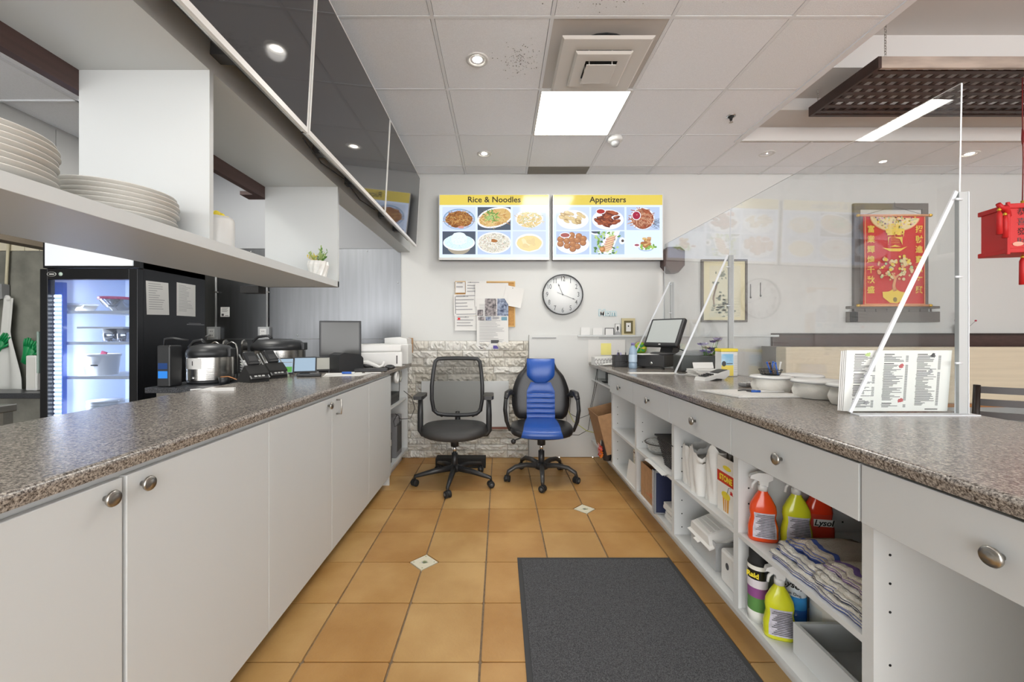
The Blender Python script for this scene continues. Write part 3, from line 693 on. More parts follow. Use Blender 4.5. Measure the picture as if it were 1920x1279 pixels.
def d_fried(b, cx, cz, w, h):
    B = (cx, cz, w, h); bg(b, cx, cz, w, h, SKY2); blob(b, cx, cz, w * .52, h * .47, PLT, 30, box=B); blob(b, cx, cz, w * .48, h * .42, em('#d6d2c4', .9), 26, .03, box=B)
    for k in range(520):
        a = random.uniform(0, 6.28); r = math.sqrt(random.random()); blob(b, cx + r * w * .46 * math.cos(a), cz + r * h * .41 * math.sin(a), .0045, .0022, random.choice([WH, WH, em('#e8e2cc'), DK, em('#5a6a4a'), PNK, em('#8a8274')]), 5, 0, random.uniform(0, 3), B)
    blob(b, cx, cz + .02, .03, .016, OR, 9, .35, box=B)
def d_wont(b, cx, cz, w, h):
    B = (cx, cz, w, h); bg(b, cx, cz, w, h, SKY); blob(b, cx, cz, w * .42, h * .40, PLT, 30, box=B); blob(b, cx, cz - .005, w * .38, h * .34, em('#e6d49a'), 24, .04, box=B)
    for k in range(7):
        blob(b, cx + random.uniform(-.08, .08), cz + random.uniform(-.04, .045), .035, .02, random.choice([YL2, em('#ecdfb4'), em('#d8c488')]), 10, .15, random.uniform(0, 3), B)
def d_dump(b, cx, cz, w, h):
    B = (cx, cz, w, h); bg(b, cx, cz, w, h, SKY); blob(b, cx, cz - .01, w * .48, h * .42, PLT, 30, box=B)
    for k in range(26):
        a = random.uniform(0, 6.28); r = math.sqrt(random.random()); X_, Z_ = cx + r * w * .34 * math.cos(a), cz + .01 + r * h * .24 * math.sin(a)
        blob(b, X_, Z_, .034, .017, random.choice([em('#c4a878'), em('#b09468'), em('#d4be92')]), 10, .18, -.5, B); blob(b, X_ - .006, Z_ + .004, .016, .006, YL2, 8, .2, -.5, B)
def d_wings(b, cx, cz, w, h):
    B = (cx, cz, w, h); bg(b, cx, cz, w, h, SKY2); blob(b, cx, cz - .01, w * .48, h * .44, PLT, 30, box=B)
    for k in range(34):
        a = random.uniform(0, 6.28); r = math.sqrt(random.random()); X_, Z_ = cx + r * w * .37 * math.cos(a), cz + r * h * .3 * math.sin(a); t = random.uniform(-.7, .4)
        blob(b, X_, Z_, .036, .018, random.choice([BRN, BR3, BR2]), 11, .15, t, B); blob(b, X_ - .006, Z_ + .005, .02, .006, random.choice([BR2, em('#b86a48'), BRN]), 9, .2, t, B)
    blob(b, cx - .07, cz + .07, .048, .028, PLT, 18, box=B); blob(b, cx - .07, cz + .07, .04, .022, RED, 18, box=B)
def d_fries(b, cx, cz, w, h):
    B = (cx, cz, w, h); bg(b, cx, cz, w, h, SKY2)
    strand(b, cx + .12, cz - .05, .04, .05, 40, [SLATE, em('#7c8ca4')], l=(.03, .06), w=.004, cv=.05, box=B); blob(b, cx - .005, cz, w * .36, h * .48, PLT, 30, box=B); blob(b, cx - .005, cz, w * .33, h * .44, BRN, 24, .05, box=B)
    strand(b, cx - .01, cz, w * .30, h * .38, 130, [em('#b98468'), em('#c99a7c'), BR2, em('#a06a50')], l=(.04, .07), w=.0075, cv=.08, box=B)
    blob(b, cx - .065, cz + .03, .045, .045, PLT, 20, box=B); blob(b, cx - .065, cz + .03, .038, .038, em('#a02040'), 20, box=B); blob(b, cx - .06, cz + .037, .008, .005, PNK, 8, box=B)
def d_balls(b, cx, cz, w, h):
    B = (cx, cz, w, h); bg(b, cx, cz, w, h, SKY2); blob(b, cx, cz - .01, w * .5, h * .44, PLT, 30, box=B)
    for X_, Z_ in [(-.01, .075), (.06, .065), (-.12, .035), (-.06, .02), (-.01, .035), (.045, .025), (.105, .04), (-.12, -.01), (-.0, -.01), (.1, .0), (-.055, -.03), (.045, -.035), (.0, -.06)]:
        blob(b, cx + X_, cz + Z_, .033, .030, em('#8e5a3c'), 18, 0, box=B); blob(b, cx + X_ - .002, cz + Z_ + .003, .029, .025, em('#b07850'), 18, 0, box=B); blob(b, cx + X_ - .006, cz + Z_ + .011, .014, .008, em('#c69066'), 12, 0, box=B)
    blob(b, cx - .075, cz + .075, .054, .028, PLT, 18, box=B); blob(b, cx - .075, cz + .075, .045, .021, em('#a8605a'), 18, box=B)
def d_rolls(b, cx, cz, w, h):
    B = (cx, cz, w, h); bg(b, cx, cz, w, h, em('#a9c0da')); pl(b, [(cx - .10, cz - .1), (cx + .03, cz - .113), (cx + .12, cz + .113), (cx - .01, cz + .113)], PLT)
    blob(b, cx - .12, cz + .11, .055, .035, PLT, 18, box=B); blob(b, cx - .12, cz + .113, .045, .022, SLATE, 18, box=B); blob(b, cx + .14, cz + .02, .03, .035, PLT, 16, box=B); blob(b, cx + .145, cz + .02, .014, .014, DK, 14, box=B)
    for k in range(60): blob(b, cx + random.choice([random.gauss(-.08, .03), random.gauss(.04, .03)]), cz + random.choice([random.gauss(-.07, .03), random.gauss(.06, .025)]), .016, .01, random.choice([GRN, GRN2, em('#3f6a38'), em('#b6cf8a')]), 7, .35, random.uniform(0, 3), B)
    for k in range(6):
        z0 = cz + .05 - k * .024; x0 = cx + .03 - k * .008
        blob(b, x0, z0, .058, .014, random.choice([PNK, em('#d3ab94'), em('#c2917c')]), 12, .08, .35, B); blob(b, x0 + .002, z0 + .004, .05, .005, YL2, 10, .1, .35, B)
    blob(b, cx - .055, cz - .065, .028, .028, OR, 14, .1, box=B); blob(b, cx - .06, cz - .06, .018, .016, em('#d29a62'), 12, .1, box=B)
def d_chick(b, cx, cz, w, h):
    B = (cx, cz, w, h); bg(b, cx, cz, w, h, em('#ccdcf2', .95)); blob(b, cx + .03, cz - .05, .075, .035, em('#a8bcd8'), 20, box=B); blob(b, cx + .03, cz - .04, .07, .032, PLT, 20, box=B)
    for k in range(40): blob(b, cx + random.gauss(.04, .035), cz + random.gauss(-.035, .013), .014, .009, random.choice([GRN2, em('#9fc04a'), em('#6a9a3a')]), 7, .35, random.uniform(0, 3), B)
    for k in range(16): blob(b, cx + random.gauss(.03, .022), cz + random.gauss(.0, .026), .024, .014, random.choice([OR, em('#c89a6a'), YL, em('#9a6238')]), 9, .2, random.uniform(-.6, .6), B)
    blob(b, cx - .06, cz - .025, .036, .02, PLT, 16, box=B); blob(b, cx - .06, cz - .022, .024, .011, em('#9a4a5a'), 14, box=B)
menu(-0.055, 'lit Rice & Noodles menu screen on the back wall', 'Rice & Noodles', [d_chow, d_nood, d_soup, d_rice, d_fried, d_wont], 0.0)
menu(1.062, 'lit Appetizers menu screen on the back wall', 'Appetizers', [d_dump, d_wings, d_fries, d_balls, d_rolls, d_chick], 0.0)

# ---------------------------------------------------------------- clock
cl = P(1056, 552, 4.04)
q = thing('wall_clock', 'round wall clock with black rim and large black numerals', 'clock', (cl.x, DW, cl.z))
rr = 38.5 * 4.05 / F
M_rim = mat('clock rim', '#3c3f42', rough=0.3)
MB().lathe([(rr * .98, 0), (rr, 0.02), (rr * .985, 0.045), (rr * .955, 0.046), (rr * .945, 0.03), (rr * .945, 0.02)], M_rim, seg=48, cap=False, M=Matrix.Rotation(R(90), 4, 'X')).part('rim', q)
MB().lathe([(rr * .95, 0.0), (rr * .95, 0.02), (0.0001, 0.0201)], mat('clock face', '#dededd', rough=0.5), seg=48, M=Matrix.Rotation(R(90), 4, 'X')).part('dial', q)
for k in range(1, 13):
    a = R(90 - 30 * k); r2 = rr * 0.765
    text(str(k), 0.068, M_blackm, q, (r2 * math.cos(a), -0.0212, r2 * math.sin(a)), sx=0.72, name='numeral', bold=0.0006)
def hand(ang, l, tail, w, nm, y):
    a = R(90 - ang); M = TR((0, y, 0)) @ Matrix.Rotation(-a, 4, 'Y')
    MB().box(-tail, l, -0.0008, 0.0008, -w / 2, w / 2, M_blackm, M).prism([(l, 0), (l * .82, w * 1.6), (l * .74, 0), (l * .82, -w * 1.6)], -0.0009, 0.0009, M_blackm, 'y', M).lathe([(0.007, 0), (0.007, 0.003), (0.0001, 0.003)], M_blackm, (0, 0, 0), 12, M @ Matrix.Rotation(R(90), 4, 'X')).part(nm, q)
hand(337, rr * .58, .004, .005, 'hour_hand', -0.024)
hand(112, rr * .66, rr * .3, .0035, 'minute_hand', -0.027)
M_cg = glassmat('clock glass', haze=0.0)
MB().lathe([(rr * .945, 0.033), (0.0001, 0.0331)], M_cg, seg=48, cap=False, M=Matrix.Rotation(R(90), 4, 'X')).part('glass', q)

# ---------------------------------------------------------------- cork board and pinned papers
M_cork = mat('cork', '#b88b52', rough=0.9, var=0.12, vscale=80)
M_crf = mat('cork board frame', '#caa468', rough=0.6)
cx0, cx1 = X(853, 4.06), X(966, 4.06); cz0, cz1 = Z(613, 4.06), Z(527, 4.06)
q = thing('cork_board', 'wood framed cork board covered with pinned papers', 'board', ((cx0 + cx1) / 2, DW, cz0)); w = (cx1 - cx0) / 2; h = cz1 - cz0
MB().box(-w, w, -0.008, 0, 0, h, M_cork).part('cork', q)
MB().box(-w, w, -0.016, 0, 0, 0.012, M_crf).box(-w, w, -0.016, 0, h - 0.012, h, M_crf).box(-w, -w + 0.012, -0.016, 0, 0.012, h - 0.012, M_crf).box(w - 0.012, w, -0.016, 0, 0.012, h - 0.012, M_crf).part('frame', q)
def paper(px0, py0, px1, py1, lab, d=0.018, rot=0.0, lines=8, Y=DW, curl=0.004, m=None, name='paper_sheet', pin=True, extra=None, cat='paper', hdr=False):
    xa, xb_ = X(px0, Y - d), X(px1, Y - d); za, zb_ = Z(py1, Y - d), Z(py0, Y - d); w, h = (xb_ - xa), (zb_ - za)
    q = thing(name, lab, cat, ((xa + xb_) / 2, Y - d, (za + zb_) / 2), rot=(0, rot, 0))
    b = MB().sheet(lambda u, v: ((u - .5) * w, -curl * ((u - .5) ** 2 + (v - .5) ** 2) * 4, (v - .5) * h), 6, 6, m or M_paper)
    b.part('sheet', q)
    if lines:
        b = MB(); r = random.Random(px0 * 7 + py0)
        for k in range(lines):
            z = h * (.5 - .12 - .76 * k / lines); l = r.uniform(.45, .8) * w
            b.box(-w * .42, -w * .42 + l, -curl - .0014, -curl - .0009, z, z + h * .22 / lines, M_printl)
        b.part('print', q)['kind'] = 'stuff'
    if pin: MB().ball((random.uniform(-.3, .3) * w, -0.006, h * .42), 0.004, M_dkgrey, 8).part('pin', q)
    if extra: extra(q, w, h, -curl - .0018)
    return q
paper(854, 529, 872, 549, 'small white note at the cork board top left corner', 0.020, lines=2)
paper(873, 527, 912, 556, 'white paper pinned along the top edge of the cork board', 0.022, lines=4)
def cert(q, w, h, y): 
    b = MB(); t = .008; a = .9
    b.box(-w / 2 * a, w / 2 * a, y, y + .0004, h / 2 * a - t, h / 2 * a, M_grey).box(-w / 2 * a, w / 2 * a, y, y + .0004, -h / 2 * a, -h / 2 * a + t, M_grey).box(-w / 2 * a, -w / 2 * a + t, y, y + .0004, -h / 2 * a, h / 2 * a, M_grey).part('border', q)
paper(851, 552, 896, 592, 'white certificate with a decorative grey border on the cork board', 0.024, rot=-.02, lines=5, extra=cert)
def seal(q, w, h, y): MB().box(-w * .38, -w * .28, y, y + .0004, h * .22, h * .36, M_red).part('red_mark', q)
paper(853, 592, 898, 620, 'white letter with a small red emblem at the lower left of board', 0.020, lines=4, extra=seal)
paper(891, 531, 953, 575, 'plain white sheet curling in the middle of the cork board', 0.028, lines=0, curl=0.010)
paper(945, 538, 980, 575, 'blank white sheet tilted off the right edge of cork board', 0.034, rot=.2, lines=0, curl=0.008)
M_p1 = mat('poster dark print', '#3d3a40', rough=0.6, col2='#a49c9c', vscale=40, var=.1); M_p2 = mat('poster blue print', '#2d3a58', rough=0.6, col2='#9aa6bc', vscale=35, var=.1)
M_pur = mat('purple print', '#4b3f8c', rough=0.6)
def poster(q, w, h, y):
    f = lambda a, b_, c, d, m, n: MB().box(-w / 2 + a * w, -w / 2 + b_ * w, y, y + .0004, h / 2 - d * h, h / 2 - c * h, m).part(n, q)
    f(.26, .62, .0, .34, M_p1, 'photo_panel'); f(.65, 1.0, 0, .34, M_p2, 'photo_panel'); f(.04, .24, .36, .43, M_p1, 'photo_strip'); f(.28, .46, .36, .43, M_p2, 'photo_strip'); f(.5, .7, .36, .40, M_printl, 'photo_strip'); f(.78, .96, .36, .43, mat('teal print', '#6a93a3', rough=.6), 'photo_strip')
    f(.45, .7, .82, .88, M_dkgrey, 'stamp'); f(.52, .92, .925, .99, M_pur, 'purple_banner'); f(.03, .2, .94, .99, M_p1, 'photo_strip'); f(.02, .2, .22, .34, M_p1, 'photo_strip')
paper(894, 560, 953, 655, 'tall flyer with dark photo panels and purple banner hanging below the cork board', 0.045, lines=26, extra=poster, curl=0.003, cat='poster', name='flyer')

# items on the picture ledge
zl = 1.217
def card(px0, px1, py0, lab, m=M_white, nm='card', cat='card', fr=None, inner=None, depth=0.004):
    Y = DW - 0.02; xa, xb_ = X(px0, Y), X(px1, Y); h = Z(py0, Y) - zl; w = xb_ - xa
    q = thing(nm, lab, cat, ((xa + xb_) / 2, Y, zl)); MB().box(-w / 2, w / 2, -depth, 0, 0, h, m).part('face', q)
    if fr: MB().box(-w / 2, w / 2, -depth - .003, -depth, 0, fr[1], fr[0]).box(-w / 2, w / 2, -depth - .003, -depth, h - fr[1], h, fr[0]).box(-w / 2, -w / 2 + fr[1], -depth - .003, -depth, 0, h, fr[0]).box(w / 2 - fr[1], w / 2, -depth - .003, -depth, 0, h, fr[0]).part('frame', q)
    if inner: inner(q, w, h, -depth - .0006)
    return q
card(1089, 1106, 614, 'blank white card at left end of the picture ledge')
card(1112, 1129, 615, 'blank white card beside the tiny framed note on ledge')
card(1134, 1151, 615, 'tiny dark framed white note on the picture ledge', fr=(M_dkgrey, .006), nm='note_display', cat='frame')
def person_pic(q, w, h, y): MB().prism(ell(0, h * .6, w * .2, h * .2, 14), y, y + .0004, M_dkgrey, 'y').prism(ell(0, h * .15, w * .4, h * .25, 14), y, y + .0004, M_grey, 'y').part('portrait', q)
card(1153, 1163, 607, 'small upright black and white portrait card on the ledge', fr=(M_grey, .004), inner=person_pic, nm='portrait_card', cat='photo')
M_og = mat('pale gold frame', '#b6ab84', rough=0.5); M_dg = mat('dark olive mat', '#5a5230', rough=0.7)
def gp(q, w, h, y): 
    MB().box(-w * .33, w * .33, y, y + .0004, h * .12, h * .86, M_dg).part('mat_board', q); MB().box(-w * .18, w * .18, y - .0006, y, h * .24, h * .74, M_paper).prism(ell(0, h * .55, w * .05, h * .05, 10), y - .001, y - .0006, M_blackm, 'y').part('picture', q)
card(1165, 1190, 597, 'square pale gold picture frame with dark mat on ledge', M_og, 'square_picture', 'picture', inner=gp, depth=.014)
q = thing('word_sign', 'small pale blue cut-out word stuck on the back wall', 'sign', (X(1139, DW), DW, Z(587, DW)))
M_tb = mat('teal paint', '#9fc3cc', rough=0.5); text('Mom', 0.085, M_tb, q, (0, -0.006, 0), ext=.004, bold=.006); text('Mom', 0.085, M_wall, q, (0, -0.0105, 0), ext=.0002, bold=.001)
# notice papers leaning right of ledge
def sticky(q, w, h, y): MB().box(-w * .16, w * .12, y, y + .0004, -.18 * h, h * .34, mat('sticky note', '#e9e08a', rough=.8)).part('sticky_note', q)
paper(1103, 637, 1172, 679, 'large white sheet with yellow sticky note behind the pen cup', 0.03, lines=0, extra=sticky, pin=False, curl=0.002)
# brown octagonal wall box
x0_, x1_ = X(1245, 3.99), X(1284, 3.99); z0_, z1_ = Z(511, 3.99), Z(463, 3.99); w = (x1_ - x0_); h = z1_ - z0_
q = thing('wall_box', 'small brown faceted wooden wall box right of the menu screens', 'wall box', ((x0_ + x1_) / 2, DW, z0_))
pts = [(-w / 2, h * .28), (-w * .2, 0), (w * .2, 0), (w / 2, h * .28), (w / 2, h * .86), (w * .3, h), (-w * .3, h), (-w / 2, h * .86)]
MB().prism(pts, -0.10, 0, M_brown, 'y').part('body', q); MB().prism([(x * .86, h / 2 + (z - h / 2) * .88) for x, z in pts], -0.104, -0.10, mat('brown wood panel', '#5a4640', rough=.5), 'y').part('front_panel', q)
MB().tube([(X(1244, DW - .01), DW - .01, Z(511, DW)), (X(1246, DW - .01), DW - .01, Z(580, DW)), (X(1245, DW - .01), DW - .01, Z(668, DW))], 0.003, M_grey, 6).thing('wall_cable', 'thin grey cable running down the wall under the brown box', 'cable')

# ---------------------------------------------------------------- pictures on the dining wall
def frame_pic(px0, py0, px1, py1, lab, mf, mw, fw, Y=DW, d=0.03, nm='ink_painting'):
    xa, xb_ = X(px0, Y - d), X(px1, Y - d); za, zb_ = Z(py1, Y - d), Z(py0, Y - d); w, h = xb_ - xa, zb_ - za
    q = thing(nm, lab, 'picture', ((xa + xb_) / 2, Y, za))
    MB().box(-w / 2, w / 2, -d, 0, 0, fw, mf, bev=.002).box(-w / 2, w / 2, -d, 0, h - fw, h, mf, bev=.002).box(-w / 2, -w / 2 + fw, -d, 0, fw, h - fw, mf, bev=.002).box(w / 2 - fw, w / 2, -d, 0, fw, h - fw, mf, bev=.002).part('frame', q)
    MB().box(-w / 2 + fw, w / 2 - fw, -d * .6, 0, fw, h - fw, mw).part('picture', q)
    return q, w, h, -d * .6
M_cream = mat('cream silk', '#d8d0ac', rough=.6); M_cream2 = mat('painting ground', '#d3cfb6', rough=.7)
q, w, h, y = frame_pic(1316, 486, 1402, 604, 'ink landscape painting in a slim dark frame behind the clear screen', mat('grey wood frame', '#5c554f', rough=.5), M_cream, .02)
MB().box(-w * .32, w * .36, y - .001, y, h * .08, h * .90, M_cream2).part('painting', q)
inks = [mat('ink grey green', '#7d8578', rough=.8), mat('ink brown', '#9a8272', rough=.8), mat('ink pale', '#b4b6a2', rough=.8)]
b = MB(); rnd = random.Random(5)
def pj(b, x, z, rx, rz, m, yy): b.prism([(x + rx * (1 + rnd.uniform(-.4, .4)) * math.cos(a), z + rz * (1 + rnd.uniform(-.4, .4)) * math.sin(a)) for a in [2 * PI * i / 9 for i in range(9)]], yy - .0002, yy, m, 'y')
pth = [(-.22, .25), (-.24, .38), (-.2, .5), (-.16, .6), (-.24, .63), (-.1, .63)]
for k in range(len(pth) - 1):
    a_, b_ = pth[k], pth[k + 1]
    for t in range(5): pj(b, w * (a_[0] + (b_[0] - a_[0]) * t / 5), h * (a_[1] + (b_[1] - a_[1]) * t / 5), .010, .012, inks[1] if k < 3 else inks[0], y - .001)
for k in range(60): pj(b, w * rnd.gauss(-.02, .12), h * rnd.gauss(.26, .07), .018, .008, inks[rnd.choice([0, 2, 2])], y - .0012)
for k in range(16): pj(b, w * rnd.gauss(-.05, .05), h * rnd.gauss(.74, .03), .006, .012, inks[0], y - .0012)
for k in range(10): pj(b, w * rnd.gauss(-.1, .03), h * rnd.gauss(.4, .03), .009, .009, inks[0], y - .0012)
for k in range(7): b.box(w * .1, w * .33, y - .0012, y - .001, h * (.1 + k * .045), h * (.104 + k * .045), inks[2])
b.part('brushwork', q)['kind'] = 'stuff'
for i, (px, py) in enumerate(((1407, 533), (1425.5, 530))):
    z1 = Z(py, DW); z0 = Z(py + 26, DW)
    MB().box(-.0025, .0025, -.006, 0, 0, z1 - z0, M_dkgrey).prism([(-.009, .012), (0, -.004), (.009, .012)], -.012, 0, M_dkgrey, 'y').thing('wall_arrow', ['lower', 'higher'][i] + ' of two thin dark arrows on the dining wall', 'arrow', (X(px, DW), DW, z0))
M_fg = mat('grey lacquer frame', '#6d6864', rough=.5)
q, w, h, y = frame_pic(1602, 381, 1741, 590, 'large grey wooden frame with white inner board behind the red scroll', M_fg, M_wall, .062, d=.03, nm='wall_board')
q = thing('wall_rack', 'low grey brown wooden rack on the wall below the red scroll', 'rack', (X(1600, 4.0), DW, Z(604, 4.02)))
W_ = (1771 - 1602) * 4.05 / F
MB().box(0, W_, -.05, 0, 0, .105, M_fg, bev=.002).part('board', q); MB().box(-.0, W_, -.05, 0, .135, .16, M_fg, bev=.002).part('rail', q)
for k in range(8): MB().cyl((.06 + k * W_ / 8.2, -.03, .105), (.06 + k * W_ / 8.2, -.03, .135), .007, M_fg, 8).part('spindle', q)
MB().box(0, .02, -.12, -.05, 0, .1, M_blackm).part('bracket', q)

# red scroll
Ys = 4.02; xa, xb_ = X(1618, Ys), X(1735, Ys); za, zb_ = Z(573, Ys), Z(404, Ys); w, h = xb_ - xa, zb_ - za
M_sred = mat('scroll red', '#c8201f', rough=.45); M_sgold = mat('scroll gold', '#e6c94a', rough=.4); M_spink = mat('scroll pink gold', '#dfa070', rough=.45); M_spale = mat('scroll pale gold', '#dccb9a', rough=.45); M_sgreen = mat('scroll soft green', '#a9bf8a', rough=.5)
q = thing('hanging_scroll', 'red and gold Chinese money tree scroll hanging on the dining wall', 'scroll', ((xa + xb_) / 2, Ys, za))
MB().sheet(lambda u, v: ((u - .5) * w * (1 - .03 * (1 - abs(2 * v - 1))), -.004 * math.sin(v * 3), v * h), 8, 12, M_sred).part('silk', q)
for z in (0, h): 
    r = MB().cyl((-w / 2 - .03, -.002, z), (w / 2 + .03, -.002, z), .011, M_spink, 12).part('roller', q)
    for s in (-1, 1): MB().lathe([(.006, 0), (.016, .01), (.014, .028), (.004, .036)], M_gold, seg=12, M=TR((s * (w / 2 + .03), -.002, z), ry=s * R(90))).part('finial', r)
b = MB()
for a_, b_ in (((-w / 2, h), (0, h + .085)), ((w / 2, h), (0, h + .085))): b.tube([(a_[0], -.004, a_[1]), (b_[0], -.004, b_[1])], .0018, M_dkgrey, 5)
b.tube([(0, -.004, h + .085), (0, -.004, h + .13)], .002, M_dkgrey, 5).part('hanging_cord', q)
yy = -.0085
b = MB()
for s in (-1, 1): b.box(s * w * .475 - .004, s * w * .475 + .004, yy, yy + .0008, .01, h - .012, M_spink)
b.box(-w * .47, w * .47, yy, yy + .0008, .012, .018, M_spink).part('border', q)
b = MB().prism(ell(0, h - .012, w * .40, h * .17, 24, PI, 2 * PI), yy, yy + .0008, M_spink, 'y'); b.prism(ell(0, h - .012, w * .385, h * .16, 24, PI, 2 * PI), yy - .0006, yy, M_spale, 'y')
rnd = random.Random(9)
for k in range(120):
    a = rnd.uniform(PI, 2 * PI); r = math.sqrt(rnd.random()) * .95; X_ = r * w * .37 * math.cos(a); Z_ = h - .014 + r * h * .15 * math.sin(a)
    b.prism(ell(X_, Z_, .009, .007, 7), yy - .0012, yy - .0006, rnd.choice([M_sgold, M_spink, M_sgreen, mat('scroll lilac', '#c79ab4', rough=.5)]), 'y')
b.part('fan_pattern', q)['kind'] = 'stuff'
text('寶', .20, M_sgold, q, (0, yy - .002, h * .735), bold=.006, name='lucky_character'); text('招財', .075, M_sgold, q, (0, yy - .0022, h * .86), bold=.002, name='lucky_character')
MB().prism([(-w * .2, h * .64), (-w * .08, h * .60), (w * .08, h * .60), (w * .2, h * .655), (w * .1, h * .632), (-w * .08, h * .632)], yy, yy + .0008, M_sgold, 'y').part('ingot', q)
for k, ch in enumerate('招財進寶萬年興'): text(ch, .075, M_sgold, q, (w * .385, yy - .001, h * (.84 - .112 * k)), bold=.0016, name='couplet_character')
for k, ch in enumerate('富業輝煌千秋盛'): text(ch, .075, M_sgold, q, (-w * .385, yy - .001, h * (.84 - .112 * k)), bold=.0016, name='couplet_character')
b = MB()
b.tube([(0, yy, h * .16), (-.012, yy, h * .22), (.004, yy, h * .30), (-.03, yy, h * .36)], [.022, .016, .014, .008], M_spink, 8, flat=.15, up=(0, 1, 0))
b.tube([(0, yy, h * .30), (.05, yy, h * .35), (.09, yy, h * .34)], [.012, .008, .004], M_spink, 8, flat=.15, up=(0, 1, 0)); b.tube([(0, yy, h * .30), (-.06, yy, h * .34), (-.11, yy, h * .33)], [.01, .007, .004], M_spink, 8, flat=.15, up=(0, 1, 0))
b.part('tree_trunk', q)
b = MB()
for k in range(70):
    a = rnd.uniform(0, 2 * PI); r = math.sqrt(rnd.random()); X_ = r * w * .28 * math.cos(a); Z_ = h * .415 + r * h * .155 * math.sin(a); s = rnd.uniform(.010, .022)
    b.prism(ell(X_, Z_, s, s, 14), yy - .0005 - k * 1e-5, yy, mat('scroll rim', '#8a3a22', rough=.5), 'y'); b.prism(ell(X_, Z_, s * .84, s * .84, 14), yy - .001 - k * 1e-5, yy - .0005, rnd.choice([M_spink, M_spale, M_sgold, M_sgreen, M_spale]), 'y')
b.part('coins', q)['kind'] = 'stuff'
b = MB().prism([(-w * .2, h * .15), (-w * .19, h * .09), (-w * .08, h * .03), (w * .04, h * .025), (w * .15, h * .07), (w * .2, h * .14), (w * .08, h * .155), (0, h * .19), (-w * .1, h * .155)], yy - .001, yy, M_sgold, 'y').prism(ell(0, h * .065, .02, .024, 16), yy - .002, yy - .001, mat('scroll coin dark', '#8a7a3a', rough=.5), 'y')
b.part('treasure_bowl', q)
# ---------------------------------------------------------------- floor mat
q = thing('floor_mat', 'dark charcoal carpet floor mat with rubber border on the tiles', 'mat', (0.513, 1.435, 0.0008))
M_matc = mat('mat pile', '#56575a', rough=0.95, var=0.55, vscale=260, bump=0.9, bscale=300)
M_matr = mat('mat rubber', '#3a3b3d', rough=0.7)
MB().box(-0.417, 0.417, -0.8, 0.8, 0, 0.004, M_matr, bev=0.0015).part('rubber_border', q)
MB().box(-0.395, 0.395, -0.775, 0.775, 0.004, 0.009, M_matc, bev=0.002).part('carpet', q)

# ---------------------------------------------------------------- office chairs
def caster(q, x, y, ang, r=0.027, big=True):
    M = TR((x, y, r), rz=ang)
    c = MB()
    for s in (-1, 1): c.lathe([(r * .5, -.011), (r, -.008), (r, .008), (r * .7, .011), (r * .3, .009)], M_blackm, seg=18, M=M @ TR((0, s * .014, 0), rx=R(90)))
    o = c.part('caster', q)
    b = MB().lathe([(r * 1.08, -.006), (r * 1.08, .006)], M_black, seg=14, M=M @ TR((0, 0, 0.0), rx=R(90)), a0=0, a1=PI).cyl((0, 0, 0), (0, 0, .05), .006, M_black, 8, M=M)
    b.part('fork', o)
    MB().lathe([(r * .45, 0), (r * .4, .003), (.0001, .003)], mat('caster hub', '#5a5c5e', rough=.3), seg=14, M=M @ TR((0, -.026, 0), rx=R(90))).part('hub_cap', o)
M_mesh = bpy.data.materials.new('chair mesh'); M_mesh.use_nodes = True
nt = M_mesh.node_tree; tr_ = nt.nodes.new('ShaderNodeBsdfTransparent'); mx_ = nt.nodes.new('ShaderNodeMixShader'); mx_.inputs[0].default_value = 0.56
bs = nt.nodes['Principled BSDF']; bs.inputs['Base Color'].default_value = lin('#4a4a48'); bs.inputs['Roughness'].default_value = .8
nt.links.new(tr_.outputs[0], mx_.inputs[1]); nt.links.new(bs.outputs[0], mx_.inputs[2]); nt.links.new(mx_.outputs[0], nt.nodes['Material Output'].inputs[0])
M_cup = mat('black upholstery', '#343434', rough=.55, bump=.1, bscale=200)
# black mesh chair (local -y faces the viewer)
q = thing('office_chair', 'black office chair with mesh back and T-shaped armrests', 'chair', (-0.375, 3.385, 0))
def seatpad(b, w, d, z0, z1, m, fr=2.6, nx=24, nr=6, crown=.015, yc=0):
    # superellipse cushion
    rings = []; v = []; f = []
    prof = [(0.90, z0), (0.97, z0 + .008), (1.0, z0 + (z1 - z0) * .45), (0.985, z1 - .016), (0.93, z1 - .003), (0.75, z1 + crown * .5), (0.4, z1 + crown * .9), (0.001, z1 + crown)]
    n = 36
    for k, z in prof:
        for i in range(n):
            a = 2 * PI * i / n; ca, sa = math.cos(a), math.sin(a)
            r = (abs(ca) ** fr + abs(sa) ** fr) ** (-1 / fr)
            v.append((w / 2 * k * r * ca, yc + d / 2 * k * r * sa, z - (0.02 * k * (sa < 0) * abs(sa) ** 3)))
    for j in range(len(prof) - 1):
        for i in range(n): f.append((j * n + i, j * n + (i + 1) % n, (j + 1) * n + (i + 1) % n, (j + 1) * n + i))
    f.append(tuple(range(n))[::-1]); b.add(v, f, m, smooth=True)
    return b
seatpad(MB(), .545, .47, .405, .478, M_cup, crown=.014).part('seat', q)
MB().box(-.16, .16, -.12, .16, .375, .405, M_black, bev=.01).part('seat_plate', q)
